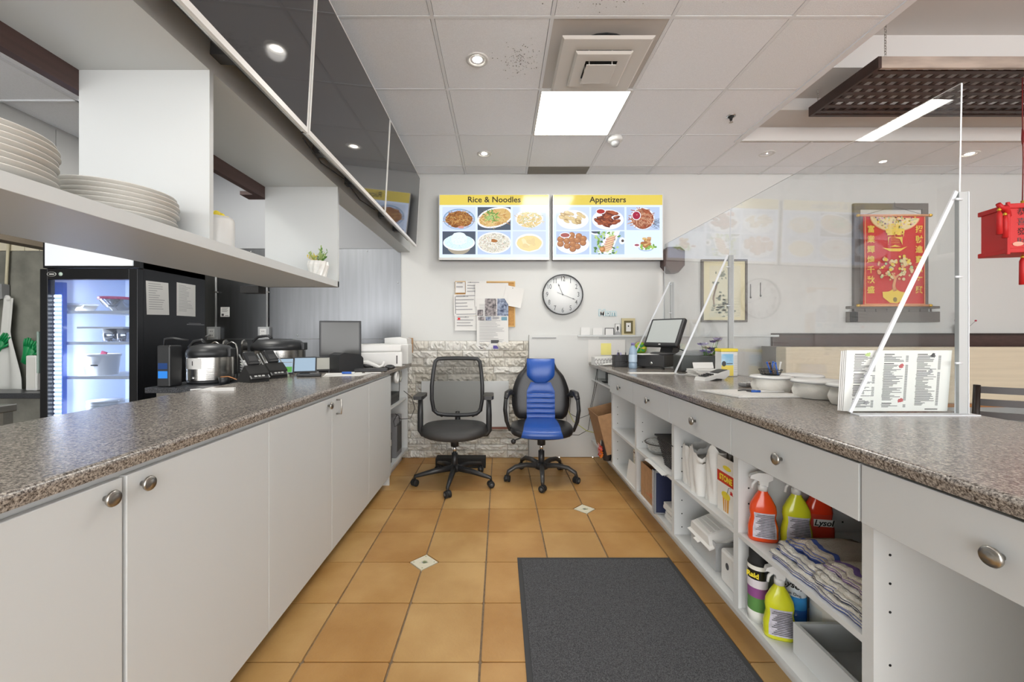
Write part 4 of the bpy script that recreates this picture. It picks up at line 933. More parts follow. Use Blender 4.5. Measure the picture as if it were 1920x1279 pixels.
# back frame loop
def loop(b, pts, r, m, flat=1.0): b.tube(pts + [pts[0], pts[1]], r, m, 10, flat=flat, up=(0, 1, 0), caps=False)
yb = .235
def by(z): return yb + .02 + .06 * ((z - .55) / .45) ** 2 - .03 * math.sin((z - .5) * 4)
corner = []
def bk(x, z): return (x, by(z) - .05 + .25 * abs(x) * 0, z)
P_ = [(-.205, .56), (-.222, .66), (-.222, .78), (-.212, .90), (-.198, .99), (-.175, 1.012), (-.10, 1.016), (0, 1.018), (.10, 1.016), (.175, 1.012), (.198, .99), (.212, .90), (.222, .78), (.222, .66), (.205, .56), (.17, .53), (.09, .52), (0, .518), (-.09, .52), (-.17, .53)]
b = MB(); b.tube([bk(*p) for p in P_] + [bk(*P_[0]), bk(*P_[1])], .0175, M_black, 10, flat=.8, up=(0, 1, 0), caps=False); b.part('back_frame', q)
def hw(z):
    zs = [(p[1], p[0]) for p in P_ if p[0] > 0]; zs.sort()
    for k in range(len(zs) - 1):
        if zs[k][0] <= z <= zs[k + 1][0]: return zs[k][1] + (zs[k + 1][1] - zs[k][1]) * (z - zs[k][0]) / (zs[k + 1][0] - zs[k][0] + 1e-9)
    return .1
MB().sheet(lambda u, v: ((u - .5) * 2 * hw(.528 + v * .482) * .98, by(.528 + v * .482) - .05 + .012 * (1 - (2 * u - 1) ** 2), .528 + v * .482), 10, 16, M_mesh).part('mesh_back', q)
b = MB().tube([(0, .12, .39), (0, .22, .40), (0, .26, .46), (0, .24, .54)], [.03, .03, .026, .02], M_black, 10); b.part('back_support', q)
MB().tube([(-.13, .22, .51), (-.19, .20, .545), (-.2, .2, .57)], .016, M_black, 8).part('bracket', q); MB().tube([(.13, .22, .51), (.19, .20, .545), (.2, .2, .57)], .016, M_black, 8).part('bracket', q)
for s in (-1, 1):
    MB().tube([(s * .15, .0, .395), (s * .27, 0, .40), (s * .285, 0, .43), (s * .285, 0, .56), (s * .283, -.0, .71)], [.017, .018, .02, .02, .016], M_black, 8, flat=1.2).part('arm_post', q)
    MB().prism([(s * .283 + x, y) for x, y in [(-.03, -.13), (.03, -.13), (.043, -.09), (.04, .08), (.03, .11), (-.03, .11), (-.04, .08), (-.043, -.09)]], .705, .732, M_black, 'z').part('armrest', q)
MB().cyl((0, 0, .30), (0, 0, .385), .032, M_black, 18, r1=.036).cyl((0, 0, .24), (0, 0, .31), .014, M_chrome, 14).cyl((0, 0, .11), (0, 0, .245), .025, M_black, 18).part('gas_lift', q)
MB().lathe([(.03, .09), (.05, .10), (.045, .135), (.028, .15)], M_black, seg=20).part('hub', q)
for k in range(5):
    a = R(-93 + 72 * k); r = .325; c, s = math.cos(a), math.sin(a)
    MB().tube([(.03 * c, .03 * s, .12), (.16 * c, .16 * s, .108), (r * c, r * s, .078), (r * c, r * s, .058)], [.024, .022, .014, .011], M_black, 8, flat=1.1).part('leg', q)
    caster(q, r * c, r * s, a + R(40))
MB().box(-.25, .21, -.055, .055, .0, .09, M_blackm, bev=.004).thing('floor_box', 'low flat black box on the floor behind the mesh chair', 'box', (-.375 + .035, 3.79, 0.0008))

# blue and black leather chair
M_blu = mat('blue leather', '#2552a4', rough=.32, bump=.06, bscale=120); M_blk = mat('black leather', '#222224', rough=.35, bump=.08, bscale=120)
q = thing('office_chair', 'blue and black leather office chair with curved arms', 'chair', (0.355, 3.47, 0), rz=R(-4))
seatpad(MB(), .53, .48, .40, .465, M_blk, crown=.02, fr=3.2).part('seat', q)
def ys(u): return -.262 + u * .44
SP = [(0.97, .408), (1.0, .43), (0.985, .449), (0.93, .462), (0.75, .475), (0.4, .483), (0.001, .485)]
def seatp(u, v):
    fr, W2, D2 = 3.2, .265, .24
    x = (u - .5) * 2 * (.170 - .045 * v)
    if v < .4:                                   # front roll of the cushion
        t = v / .4 * 3; i = min(2, int(t)); f_ = t - i; k = SP[i][0] + (SP[i + 1][0] - SP[i][0]) * f_; z = SP[i][1] + (SP[i + 1][1] - SP[i][1]) * f_
        y = -D2 * max(.0, k ** fr - (abs(x) / W2) ** fr) ** (1 / fr)
    else:
        y0 = -D2 * max(.0, .93 ** fr - (abs(x) / W2) ** fr) ** (1 / fr); y = y0 + (v - .4) / .6 * (.20 - y0)
        k = ((abs(x) / W2) ** fr + (abs(y) / D2) ** fr) ** (1 / fr); z = .485
        for i in range(3, 6):
            if SP[i + 1][0] <= k <= SP[i][0]: z = SP[i][1] + (SP[i + 1][1] - SP[i][1]) * (SP[i][0] - k) / (SP[i][0] - SP[i + 1][0])
    dz = .02 * max(0, -y / D2) ** 3
    return (x, y - .005 * (1 if v < .4 else 0), z - dz + .006)
b = MB().sheet(seatp, 12, 26, M_blu)
b.part('seat_panel', q, label='blue leather centre panel of the seat')
MB().box(-.15, .15, -.10, .14, .36, .40, M_black, bev=.01).part('seat_plate', q)
# backrest: profile half-widths by height
prof = [(.47, .20), (.50, .235), (.58, .258), (.68, .262), (.74, .252), (.80, .232), (.86, .205), (.90, .17), (.935, .14), (.985, .125), (1.0, .115)]
def bw(z):
    for k in range(len(prof) - 1):
        if z <= prof[k + 1][0]: t = (z - prof[k][0]) / (prof[k + 1][0] - prof[k][0]); return prof[k][1] + (prof[k + 1][1] - prof[k][1]) * t
    return prof[-1][1]
def yc(z): return .20 + .10 * (z - .47) 
def back(u, v):
    z = .47 + v * .53; w = bw(z); x = (u - .5) * 2 * w; e = abs(2 * u - 1); ev = abs(2 * v - 1)
    return (x, yc(z) - .035 * (1 - e ** 6) * (1 - ev ** 10) - (.022 * e ** 2 if e < .93 else 0), z)
def backr(u, v):
    z = .47 + v * .53; w = bw(z); x = (.5 - u) * 2 * w; e = abs(2 * u - 1); ev = abs(2 * v - 1)
    return (x, yc(z) + .035 * (1 - e ** 6) * (1 - ev ** 10), z)
MB().sheet(back, 20, 22, M_blk).sheet(backr, 14, 14, M_blk).part('backrest', q)
def bp(x, z, d): 
    e = min(1, abs(x) / bw(z)); return (x, yc(z) - .035 * (1 - e ** 6) - .022 * e ** 2 - d, z)
def cw(z): return .125 if z < .72 else .125 - (z - .72) * .45
for k in range(6):
    z0 = .475 + k * .045; z1 = z0 + .043 if k < 5 else .80
    d = lambda u, v: .006 + .008 * math.sin(PI * min(1, max(0, v))) ** .5 * (1 - abs(2 * u - 1) ** 8)
    MB().sheet(lambda u, v: bp((u - .5) * 2 * cw(z0 + v * (z1 - z0)), z0 + v * (z1 - z0), d(u, v)), 10, 6, M_blu).part('back_panel', q, label='blue leather panel in the middle of the backrest')
def hr(u, v):
    z = .80 + v * .21; w = .125 if v > .35 else .125 * (1 - ((.35 - v) / .35) ** 2 * .55); x = (u - .5) * 2 * w
    e = abs(2 * u - 1); return (x, yc(z) - .045 - .040 * (1 - e ** 4) ** .5 * math.sin(PI * min(1, v * .9 + .08)) ** .5 , z)
MB().sheet(hr, 14, 10, M_blu).sheet(lambda u, v: (lambda p: (p[0], p[1] + .04, p[2]))(hr(1 - u, v)), 6, 6, M_blk).part('headrest', q, label='blue leather headrest pad')
for s in (-1, 1):
    MB().tube([(s * .20, -.02, .40), (s * .27, -.03, .42), (s * .295, -.06, .50), (s * .305, -.09, .60), (s * .30, -.07, .68), (s * .285, -.0, .715), (s * .265, .10, .715), (s * .25, .18, .69), (s * .235, .22, .66)], [.014, .017, .02, .021, .021, .02, .019, .016, .014], M_black, 10, flat=.8).part('arm', q)
    MB().tube([(s * .30, -.085, .695), (s * .29, -.02, .735), (s * .27, .08, .738), (s * .262, .12, .728)], [.016, .024, .024, .014], M_blk, 10, flat=.6).part('arm_pad', q)
MB().cyl((0, 0, .29), (0, 0, .37), .034, M_black, 18).cyl((0, 0, .235), (0, 0, .30), .014, M_chrome, 14).cyl((0, 0, .10), (0, 0, .24), .026, M_black, 18).part('gas_lift', q)
MB().tube([(-.05, -.02, .37), (-.15, -.04, .365), (-.22, -.08, .345)], .006, M_black, 8).ball((-.235, -.09, .335), .016, M_black, 8, sc=(1.3, .7, 1.4)).part('tilt_lever', q)
MB().lathe([(.03, .08), (.055, .09), (.05, .13), (.03, .145)], M_black, seg=20).part('hub', q)
for k in range(5):
    a = R(-90 + 72 * k); r = .30; c, s = math.cos(a), math.sin(a)
    MB().tube([(.03 * c, .03 * s, .115), (.14 * c, .14 * s, .128), (.23 * c, .23 * s, .118), (r * .97 * c, r * .97 * s, .085), (r * c, r * s, .055)], [.024, .021, .019, .017, .013], mat('chair base grey', '#3a3a3a', rough=.3), 10).part('leg', q)
    caster(q, r * c, r * s, a + R(60))

# ---------------------------------------------------------------- clear screens on the right counter
M_plex = glassmat('clear acrylic', haze=0.02, dust=0.045)
M_plexw = glassmat('clear acrylic web', haze=0.0, ior=1.12)
M_edge = mat('acrylic edge', '#e6eaee', rough=.25, alpha=.8)
M_strip = mat('grey corner strip', '#a5a8a8', rough=.35)
px_ = 1.61
def pane(y0, y1, z0, z1, lab):
    q = thing('acrylic_screen', lab, 'screen', (px_ - .008, (y0 + y1) / 2, CT)); h = (y1 - y0) / 2; H = z1 - CT
    q.rotation_euler = (0, .02, 0); MB().box(-.0025, .0025, -h, h, 0.002, H, M_plex).part('pane', q)
    e = .0012
    MB().box(-.0026, .0026, -h - e, -h, 0.002, H, M_edge).part('edge', q); MB().box(-.0026, .0026, h, h + e, 0.002, H, M_edge).part('edge', q); MB().box(-.0026, .0026, -h, h, H, H + e, M_edge).part('edge', q)
    return q
p1 = pane(1.432, 2.86, CT, 2.114, 'large clear acrylic screen nearest the viewer on the right counter')
p2 = pane(2.868, 4.0, CT, 2.114, 'clear acrylic screen farther along the right counter by the wall')
def fin(y, top, lab, w=.372):
    q = thing('screen_brace', lab, 'brace', (px_ - .006, y, CT), group='clear triangular braces')
    MB().add([(-w, 0, .004), (0, 0, .004), (0, 0, top - CT), (-w, .004, .004), (0, .004, .004), (0, .004, top - CT)], [(0, 1, 2), (3, 5, 4), (0, 3, 4, 1), (1, 4, 5, 2), (2, 5, 3, 0)], M_plexw).part('web', q)
    L = Vector((w, 0, top - CT)); n = Vector((-(top - CT), 0, w)).normalized() * .012
    a = Vector((-w, -.0015, .004)); b_ = Vector((0, -.0015, top - CT))
    v = [a, b_, b_ + n, a + n]; v2 = [p + Vector((0, .006, 0)) for p in v]
    MB().add(v + v2, [(0, 3, 2, 1), (4, 5, 6, 7), (0, 1, 5, 4), (1, 2, 6, 5), (2, 3, 7, 6), (3, 0, 4, 7)], M_edge).part('sloping_edge', q)
    MB().box(-w, .045, -.03, .006, 0, .0035, M_edge).part('foot', q)
    MB().box(-.001, .030, -.004, .010, .0036, top - CT, M_strip).box(.030, .033, -.006, .012, .0036, top - CT, M_edge).part('corner_strip', q)
    for z in (.18, .48, .75):
        if z < top - CT: MB().cyl((.004, -.008, z), (-.022, -.012, z), .004, M_edge, 8).part('bolt', q)
fin(1.424, 1.728, 'clear triangular brace at the near end of the first screen')
fin(2.85, 1.785, 'clear triangular brace where the two clear screens meet')
fin(3.82, 1.72, 'clear triangular brace beside the back wall')

# menu sheets standing behind the brace
q = thing('menu_sheet', 'laminated takeout menu sheets standing inside the clear brace', 'menu', (1.415, 1.452, CT + .006), rot=(R(4), 0, 0))
for k in range(4):
    MB().box(-.19 - k * .004, .182 - k * .002, k * .003, k * .003 + .0012, 0, .218 - .001 * k, M_paper if k else mat('menu paper', '#d9dad6', rough=.45)).part('sheet', q)
b = MB(); rnd = random.Random(21)
def col(x0, x1, segs):
    for z1, z0 in segs:
        z = z1; b.box(x0, x0 + .035, -.0007, -.0002, z - .0028, z, M_blackm); z -= .006
        while z > z0:
            b.box(x0 - (.002 if rnd.random() < .3 else 0), x0 + rnd.uniform(.022, .07), -.0007, -.0002, z - .0018, z, M_print); b.box(x1 - .009, x1, -.0007, -.0002, z - .0018, z, M_print); z -= .0039
col(-.160, -.085, [(.205, .142), (.135, .10), (.093, .052), (.045, .014)])
col(-.055, .030, [(.205, .178), (.172, .038), (.030, .013)])
col(.062, .145, [(.205, .150), (.146, .022)])
b.part('printed_lines', q)['kind'] = 'stuff'
for (x, z, m, nm) in ((-.115, .203, M_lf[1], 'leaf_print'), (-.115, .125, mat('violet print', '#7a70b0', rough=.7), 'flower_print'), (-.108, .03, M_printl, 'herb_print'), (.006, .163, mat('red print', '#b0585a', rough=.7), 'shrimp_print'), (.012, .038, mat('red print', '#b0585a'), 'carrot_print'), (.115, .2, M_print, 'food_print'), (.112, .143, M_printl, 'food_print')):
    b2 = MB()
    for k in range(5): b2.prism([(x + rnd.uniform(-.006, .006) + .007 * math.cos(a) * rnd.uniform(.5, 1.2), z + rnd.uniform(-.004, .004) + .006 * math.sin(a) * rnd.uniform(.5, 1.2)) for a in [2 * PI * i / 8 for i in range(8)]], -.0010 - k * .00005, -.0002, m, 'y')
    b2.part(nm, q)
MB().box(.10, .145, -.0008, -.0002, .006, .009, M_print).part('print', q)
# ================================================================ things on the right counter
# takeout bowls in clear bags
M_clr = glassmat('clear plastic', haze=0.22, dust=0.1, hazecol='#f2f2ee')
M_wbag = mat('white bagged food', '#dcdad3', rough=.6, bump=.5, bscale=25)
def takeout(x, y, lab, s=1.0, rz=0):
    q = thing('takeout_container', lab, 'container', (x, y, CT), rz, group='bagged takeout containers')
    def lump(u, v, s=s):
        a = 2 * PI * u; t = v
        r = (.074 + .008 * math.sin(PI * min(1, t * 1.1))) * s * (1 + .04 * math.sin(5 * a + 3 * t) + .03 * math.sin(11 * a + 5 * t))
        return (r * math.cos(a) * 1.15, r * math.sin(a), (.002 + t * .066) * s)
    MB().sheet(lump, 28, 8, M_wbag).lathe([(.055 * s, .002), (.0001, .002)], M_wbag, seg=28).part('filled_bowl', q)
    MB().lathe([(.075 * s, .066 * s), (.09 * s, .070 * s), (.093 * s, .078 * s), (.088 * s, .084 * s), (.08 * s, .086 * s), (.0001, .088 * s)], mat('bowl lid', '#e3e4e2', rough=.2), seg=36, sx=1.12).part('lid', q)
    MB().lathe([(.0935 * s, .072 * s), (.095 * s, .074 * s), (.0935 * s, .076 * s)], M_grey, seg=36, sx=1.12, cap=False).part('lid_rim', q)
    return q
takeout(1.335, 2.0, 'farthest white bagged takeout container, under the pen basket', .92)
takeout(1.40, 1.80, 'middle white bagged takeout container on the right counter', .95)
takeout(1.415, 1.61, 'nearest white bagged takeout container beside the menu sheets', 1.0)
takeout(1.53, 2.06, 'back left white bagged takeout container by the clear screen', .92)
# pen basket on top of the first
zt = CT + .0875 * .92
q = thing('pen_basket', 'small dark wire basket of blue and orange pens on the farthest takeout container', 'basket', (1.33, 2.0, zt))
b = MB()
for z, r in ((.002, .038), (.014, .044), (.027, .05)): b.tube([(r * math.cos(a), r * math.sin(a), z) for a in [2 * PI * i / 16 for i in range(17)]], .0016, M_dkgrey, 6)
for i in range(16): a = 2 * PI * i / 16; b.tube([(.038 * math.cos(a), .038 * math.sin(a), .002), (.05 * math.cos(a), .05 * math.sin(a), .027)], .0012, M_dkgrey, 5)
b.lathe([(.038, .001), (.0001, .001)], M_dkgrey, seg=16); b.part('wire_body', q)
rnd = random.Random(4); pc = [M_blue, mat('pen orange', '#c06a48', rough=.4), M_white, M_blue, M_dkgrey, mat('pen navy', '#2a3a6a', rough=.4), M_blue]
for i in range(7):
    a = rnd.uniform(0, 6.28); p0 = Vector((.022 * math.cos(a), .022 * math.sin(a), .006)); d = Vector((rnd.uniform(-.5, .5), rnd.uniform(-.4, .4), 1)).normalized()
    p0 = zt * Vector((0, 0, 1)) + Vector((1.335, 1.985, 0)) + p0
    MB().cyl((0, 0, 0), d * .055, .0035, pc[i], 8).cyl(d * .055, d * .062, .0045, pc[i], 8).thing('pen', ['blue pen at the left of the small wire basket', 'orange pen in the small wire basket', 'white pen upright in the small wire basket', 'blue pen at the middle of the small wire basket', 'dark grey pen in the small wire basket', 'navy pen in the small wire basket', 'blue capped pen leaning out of the small wire basket'][i], 'pen', p0, group='pens in the wire basket')

# white tray of paper with pens
q = thing('paper_tray', 'flat white clipboard tray with paper on the right counter', 'tray', (1.21, 1.92, CT), rz=0)
MB().prism([(-.235, .09), (-.16, -.13), (.18, -.13), (.10, .11)], .001, .006, M_white).part('tray', q); MB().prism([(-.2, .085), (-.135, -.118), (.165, -.118), (.09, .1)], .006, .008, M_paper).part('paper', q)
MB().cyl((0, 0, .005), (.13, -.02, .005), .0045, M_white, 10).cyl((-.01, .001, .005), (.03, -.004, .005), .0052, M_blue, 10).cyl((-.03, .004, .005), (-.01, .001, .005), .002, M_dkgrey, 8, r1=.0045).thing('pen', 'white pen with blue grip lying on the white tray', 'pen', (1.19, 1.91, CT + .008))
MB().tube([(-.05, 0, .004), (-.02, .012, .004), (.01, .008, .004), (.03, -.004, .004)], .003, M_dkgrey, 8).thing('pen_clip', 'short curved dark clip beside the pen on the tray', 'clip', (1.19, 1.945, CT + .0085))
# white strip of paper
MB().box(-.17, .17, -.035, .035, 0, .004, M_paper).thing('paper_strip', 'long flat white paper in front of the cash drawer', 'paper', (1.10, 2.93, CT), rz=R(-4))
# stack of papers
q = thing('paper_stack', 'uneven stack of white receipts and pads in front of flower vase', 'paper', (1.37, 2.72, CT), rz=R(5))
for k in range(8): MB().box(-.09 + rnd.uniform(-.008, .008), .09 + rnd.uniform(-.01, .01), -.07, .07 + rnd.uniform(-.01, .01), k * .006, k * .006 + .005, M_paper, TR(rz=rnd.uniform(-.1, .1))).part('sheet', q)
MB().box(-.085, .055, -.03, -.026, .048, .088, M_paper, TR((0, 0, -.000), rx=R(-18))).part('sheet', q)
# handheld card terminal
q = thing('card_terminal', 'grey and white handheld card terminal lying on the right counter', 'card terminal', (1.30, 2.50, CT), rz=R(22))
MB().prism([(-.10, 0), (-.09, .02), (-.02, .03), (.07, .055), (.11, .06), (.11, .03), (.07, .006), (.0, .012), (-.06, 0)], -.038, .038, M_white, 'y').part('body', q)
MB().prism([(.02, .0455), (.08, .0605), (.10, .0625), (.10, .060), (.08, .0575), (.02, .043)], -.030, .030, M_black, 'y').part('display', q); MB().prism([(-.05, .0), (.02, .020), (.06, .008), (.05, 0)], -.030, .030, M_black, 'y').part('base', q)
b = MB()
for i in range(4):
    for j in range(3): b.box(-.08 + i * .02, -.068 + i * .02, -.024 + j * .018, -.012 + j * .018, .024 + i * .003, .029 + i * .004, M_dkgrey)
b.part('keys', q)['kind'] = 'stuff'
# grey phones / eyeglass heap : two flat grey handsets
for k, (x, y, rz, lab) in enumerate(((1.36, 2.20, 25, 'flat grey cordless handset nearest the white tray'), (1.50, 2.27, -15, 'flat grey cordless handset behind the other by the card terminal'))):
    q = thing('handset', lab, 'phone', (x, y, CT), rz=R(rz), group='grey handsets lying on the right counter')
    MB().box(-.08, .08, -.024, .024, 0, .02, M_grey, bev=.008).part('body', q); MB().box(.02, .06, -.017, .017, .02, .0215, M_black).part('display', q)
    for i in range(4):
        for j in range(3): MB().box(-.07 + i * .02, -.057 + i * .02, -.018 + j * .013, -.009 + j * .013, .02, .0225, M_white).part('key', q)
# wipes canister (square)
q = thing('wipes_box', 'tall yellow topped white and blue disinfecting wipes box on the right counter', 'wipes box', (1.525, 2.74, CT))
MB().box(-.056, .056, -.04, .04, 0, .165, M_white, bev=.006).part('body', q)
MB().box(-.054, .025, -.0412, -.040, .004, .075, mat('label yellow', '#e6cf52', rough=.4)).part('label_lower', q, label='yellow lower label'); MB().box(-.054, .025, -.0412, -.040, .075, .15, mat('label sky', '#7fb8dc', rough=.4, col2='#dcebf2', var=.05, vscale=9)).part('label_upper', q, label='sky blue upper label')
MB().box(-.057, .057, -.042, .042, .165, .185, M_yellow, bev=.004).part('lid', q)
b = MB().box(-.02, .02, -.0418, -.0412, .083, .088, M_dkgrey)
for k in range(9): b.box(.03, .052, -.0406, -.0402, .03 + k * .013, .0325 + k * .013, M_printl)
b.part('print', q)['kind'] = 'stuff'; MB().prism(ell(-.038, .085, .014, .018, 16), -.0422, -.0412, M_dkgrey, 'y').part('logo', q)
# flowers
q = thing('flower_vase', 'purple artificial flowers in a yellow green vase behind the wipes box', 'plant', (1.545, 3.0, CT))
MB().lathe([(.022, 0), (.03, .01), (.026, .06), (.02, .085)], mat('vase yellow', '#c7b84a', rough=.35), seg=16, cap=False).part('vase', q)
M_fl = [mat('violet petal', '#9a8bc4', rough=.6), mat('pale lilac petal', '#c9c0dc', rough=.6), mat('plum petal', '#6d5a8c', rough=.6), mat('cream petal', '#d9cdb4', rough=.6)]
rnd = random.Random(12)
for k in range(13):
    a = rnd.uniform(0, 6.28); t = rnd.uniform(.05, .4); L_ = rnd.uniform(.12, .25); d = Vector((math.cos(a) * math.sin(t), math.sin(a) * math.sin(t) * .6, math.cos(t)))
    s = MB().tube([(0, 0, .03), d * L_ * .5 + Vector((0, 0, .02)), d * L_], .0015, M_lf[0], 5)
    for j in range(3): leaf(s, d * L_ * (.4 + .15 * j), d + Vector((rnd.uniform(-1, 1), rnd.uniform(-1, 1), 0)), .03, .008, M_lf[0])
    s.part('stem', q)
    f = MB(); c = d * L_
    for p in range(6):
        a2 = p * 1.05; leaf(f, c, Vector((math.cos(a2), math.sin(a2) * .6, .5)), .036, .017, M_fl[k % 4])
    f.part('blossom', q)
# cash drawer and POS
rzc = R(-42)
q = thing('cash_drawer', 'black steel cash drawer under the tilted till screen', 'cash drawer', (1.30, 3.46, CT), rz=rzc)
MB().box(-.15, .15, -.15, .15, .012, .112, M_black, bev=.004).part('case', q); MB().box(-.145, .145, -.1545, -.15, .018, .106, M_dkgrey, bev=.002).part('drawer', q)
MB().box(-.10, .0, -.1565, -.154, .082, .086, M_blackm).part('slot', q); MB().lathe([(.012, 0), (.012, .005), (.003, .006)], M_chrome, seg=16, M=TR((.05, -.1545, .045), rx=R(90))).part('lock', q)
for sx in (-.14, .14):
    for sy in (-.14, .14): MB().cyl((sx, sy, 0), (sx, sy, .013), .012, M_blackm, 10).part('foot', q)
q = thing('receipt_printer', 'dark grey receipt printer box beside the cash drawer', 'printer', (1.46, 3.08, CT), rz=R(-8))
MB().box(-.11, .13, -.10, .12, 0, .125, mat('charcoal plastic', '#4a4c4b', rough=.4), bev=.01).part('case', q)
MB().prism([(-.10, .125), (.11, .125), (.07, .16), (-.06, .15)], -.06, .10, M_grey, 'y').part('lid', q)
q = thing('till_screen', 'black tilted touch screen till on a curved stand', 'till', (1.38, 3.42, CT + .112), rz=R(-60))
zz = 0.0
MB().lathe([(.10, 0), (.10, .012), (.08, .018), (.0001, .02)], M_dkgrey, seg=28, sx=1.15).part('base', q)
MB().prism([(.02, .01), (.11, .01), (.13, .06), (.10, .14), (.05, .20), (.02, .19), (.05, .12), (.04, .06)], -.06, .06, M_dkgrey, 'x').part('stand', q)
Mt = TR((0, 0.02, .175), rx=R(-26))
MB().box(-.165, .165, -.03, .012, -.13, .13, M_black, Mt, bev=.012).part('case', q)
MB().box(-.142, .142, -.0312, -.030, -.098, .112, mat('till display', '#a9aeac', rough=.25, emit='#a9aeac', estr=.12), Mt).part('display', q)
MB().box(-.01, .01, -.0312, -.030, -.118, -.110, M_white, Mt).part('logo', q)
MB().tube([(.10, .05, .05), (.14, .08, .03), (.16, .05, .004), (.10, -.04, .004)], .004, M_blackm, 6).part('cable', q)
MB().box(-.1, .1, -.08, .08, 0, .003, M_paper).thing('receipt_pad', 'white receipts lying on top of the cash drawer', 'paper', (1.22, 3.40, CT + .113), rz=R(20))
# water bottle
q = thing('water_bottle', 'clear blue plastic water bottle with a purple cap', 'bottle', (1.093, 3.34, CT))
M_wat = mat('bottle plastic', '#a3bcd4', rough=.1, alpha=.75)
MB().lathe([(.028, 0), (.033, .006), (.033, .04), (.030, .045), (.033, .05), (.033, .09), (.030, .095), (.033, .10), (.033, .13), (.026, .165), (.014, .185), (.013, .195)], M_wat, seg=24).part('body', q)
MB().lathe([(.015, .190), (.015, .21), (.0001, .211)], mat('purple cap', '#6f6796', rough=.4), seg=20).part('cap', q); MB().lathe([(.0335, .055), (.0335, .115)], mat('bottle label', '#bcd0e2', rough=.4), seg=24, cap=False).part('label', q)
# pen cup
q = thing('pen_cup', 'black wire mesh pen cup full of pens', 'pen cup', (1.035, 3.50, CT))
b = MB().box(-.055, .055, -.035, .035, 0, .003, M_dkgrey)
for z in (.003, .05, .10): b.tube([(-.055 - z * .1, -.035, z), (.055 + z * .1, -.035, z), (.055 + z * .1, .035, z), (-.055 - z * .1, .035, z), (-.055 - z * .1, -.035, z)], .0025, M_black, 6)
b.part('rim', q)
M_wm = mat('wire mesh', '#3a3a3c', rough=.5, alpha=.75); MB().box(-.057, .057, -.036, -.034, 0, .098, M_wm).box(-.057, .057, .034, .036, 0, .098, M_wm).box(-.058, -.056, -.036, .036, 0, .098, M_wm).box(.056, .058, -.036, .036, 0, .098, M_wm).part('mesh_wall', q)
pn = ['purple marker in the black pen cup', 'tall grey pencil in the black pen cup', 'dark pen in the black pen cup', 'lilac marker in the black pen cup', 'black marker in the black pen cup']
for i in range(5):
    MB().cyl((0, 0, 0), (rnd.uniform(-.02, .02), rnd.uniform(-.01, .01), .12 + .02 * (i == 1)), .005 if i != 1 else .003, [mat('purple marker', '#5a5080', rough=.4), M_grey, M_blackm, mat('lilac marker', '#8a84b4', rough=.4), M_black][i], 8).thing('pen', pn[i], 'pen', (.997 + i * .019, 3.50 + .01 * (i % 2), CT + .004), group='pens in the mesh cup')
# tissue box with zigzag print + papers
q = thing('tissue_box', 'black and white zigzag patterned tissue box at the counter end', 'tissue box', (.94, 3.72, CT), rz=R(6))
MB().box(-.09, .13, -.05, .05, 0, .075, M_white, bev=.003).part('box', q); b = MB()
for k in range(30):
    x = -.085 + (k % 15) * .0143; z = .018 + (k // 15) * .030 ; s = 1 if k % 2 else -1
    b.prism([(x - .006, z - s * .012), (x - .002, z - s * .012), (x + .006, z + s * .012), (x + .002, z + s * .012)], -.0508, -.0498, M_blackm, 'y')
b.part('zigzag_print', q)['kind'] = 'stuff'
MB().sheet(lambda u, v: ((u - .5) * .15, (v - .5) * .08, .012 + .014 * math.sin(PI * u) * math.sin(PI * v)), 8, 6, M_paper).sheet(lambda u, v: ((.5 - u) * .15, (v - .5) * .08, .0), 2, 2, M_paper).thing('napkin', 'crumpled white napkin in front of the patterned tissue box', 'napkin', (.985, 3.62, CT + .001))
# green tape dispenser
q = thing('round_plaque', 'round green and yellow leaf patterned disc on the wall behind the till', 'disc', (X(1201, 4.06), DW - .016, Z(653, 4.06) - .062))
r = .062
MB().lathe([(r, -.015), (r, .015), (.0001, .0155)], mat('lime green', '#8fc02c', rough=.35), seg=32, M=TR((0, 0, r), rx=R(90))).part('disc', q)
MB().lathe([(r * 1.0, .0), (r * 1.06, .012), (r * .97, .017)], mat('peach rim', '#e2b48a', rough=.4), seg=32, M=TR((0, 0, r), rx=R(90)), cap=False).part('rim', q)
b = MB()
for k in range(7):
    a = R(-40 + k * 45); b.prism([(0, r), (math.cos(a) * .03 - math.sin(a) * .012, r + math.sin(a) * .03 + math.cos(a) * .012), (math.cos(a) * .054, r + math.sin(a) * .054), (math.cos(a) * .03 + math.sin(a) * .012, r + math.sin(a) * .03 - math.cos(a) * .012)], -.0168, -.0155, [M_green, M_yellow, mat('deep green', '#1f7a35', rough=.4)][k % 3], 'y')
b.part('leaf_print', q)
# wall outlet with plug and cables by the blue chair
ox, oz = X(1066, 4.06), Z(737, 4.06)
q = thing('wall_outlet', 'white wall outlet with two plugged adapters behind the blue chair', 'outlet', (ox, DW - .03, oz))
MB().box(-.05, .05, -.008, 0, -.04, .04, M_white, bev=.003).part('plate', q); MB().box(-.03, .0, -.05, -.008, -.02, .03, M_white, bev=.004).part('adapter', q); MB().box(.01, .04, -.045, -.008, -.04, .0, M_blackm, bev=.004).part('adapter', q)
def cab(pts, r, m, lab):
    ps = [P(*p) for p in pts]; MB().tube(ps, r, m, 6).thing('cable', lab, 'cable')
M_ycab = mat('yellow green cable', '#b0b46a', rough=.6)
cab([(1068, 742, 4.0), (1063, 765, 3.98), (1075, 790, 3.9), (1100, 808, 3.8), (1118, 812, 3.75)], .004, M_ycab, 'yellow green cable from the outlet to the open end shelf')
cab([(1070, 745, 4.0), (1068, 775, 3.95), (1085, 785, 3.9), (1104, 778, 3.9), (1112, 740, 3.9), (1118, 705, 3.9), (1120, 688, 3.95)], .003, M_blackm, 'black cable looping up the right counter end')
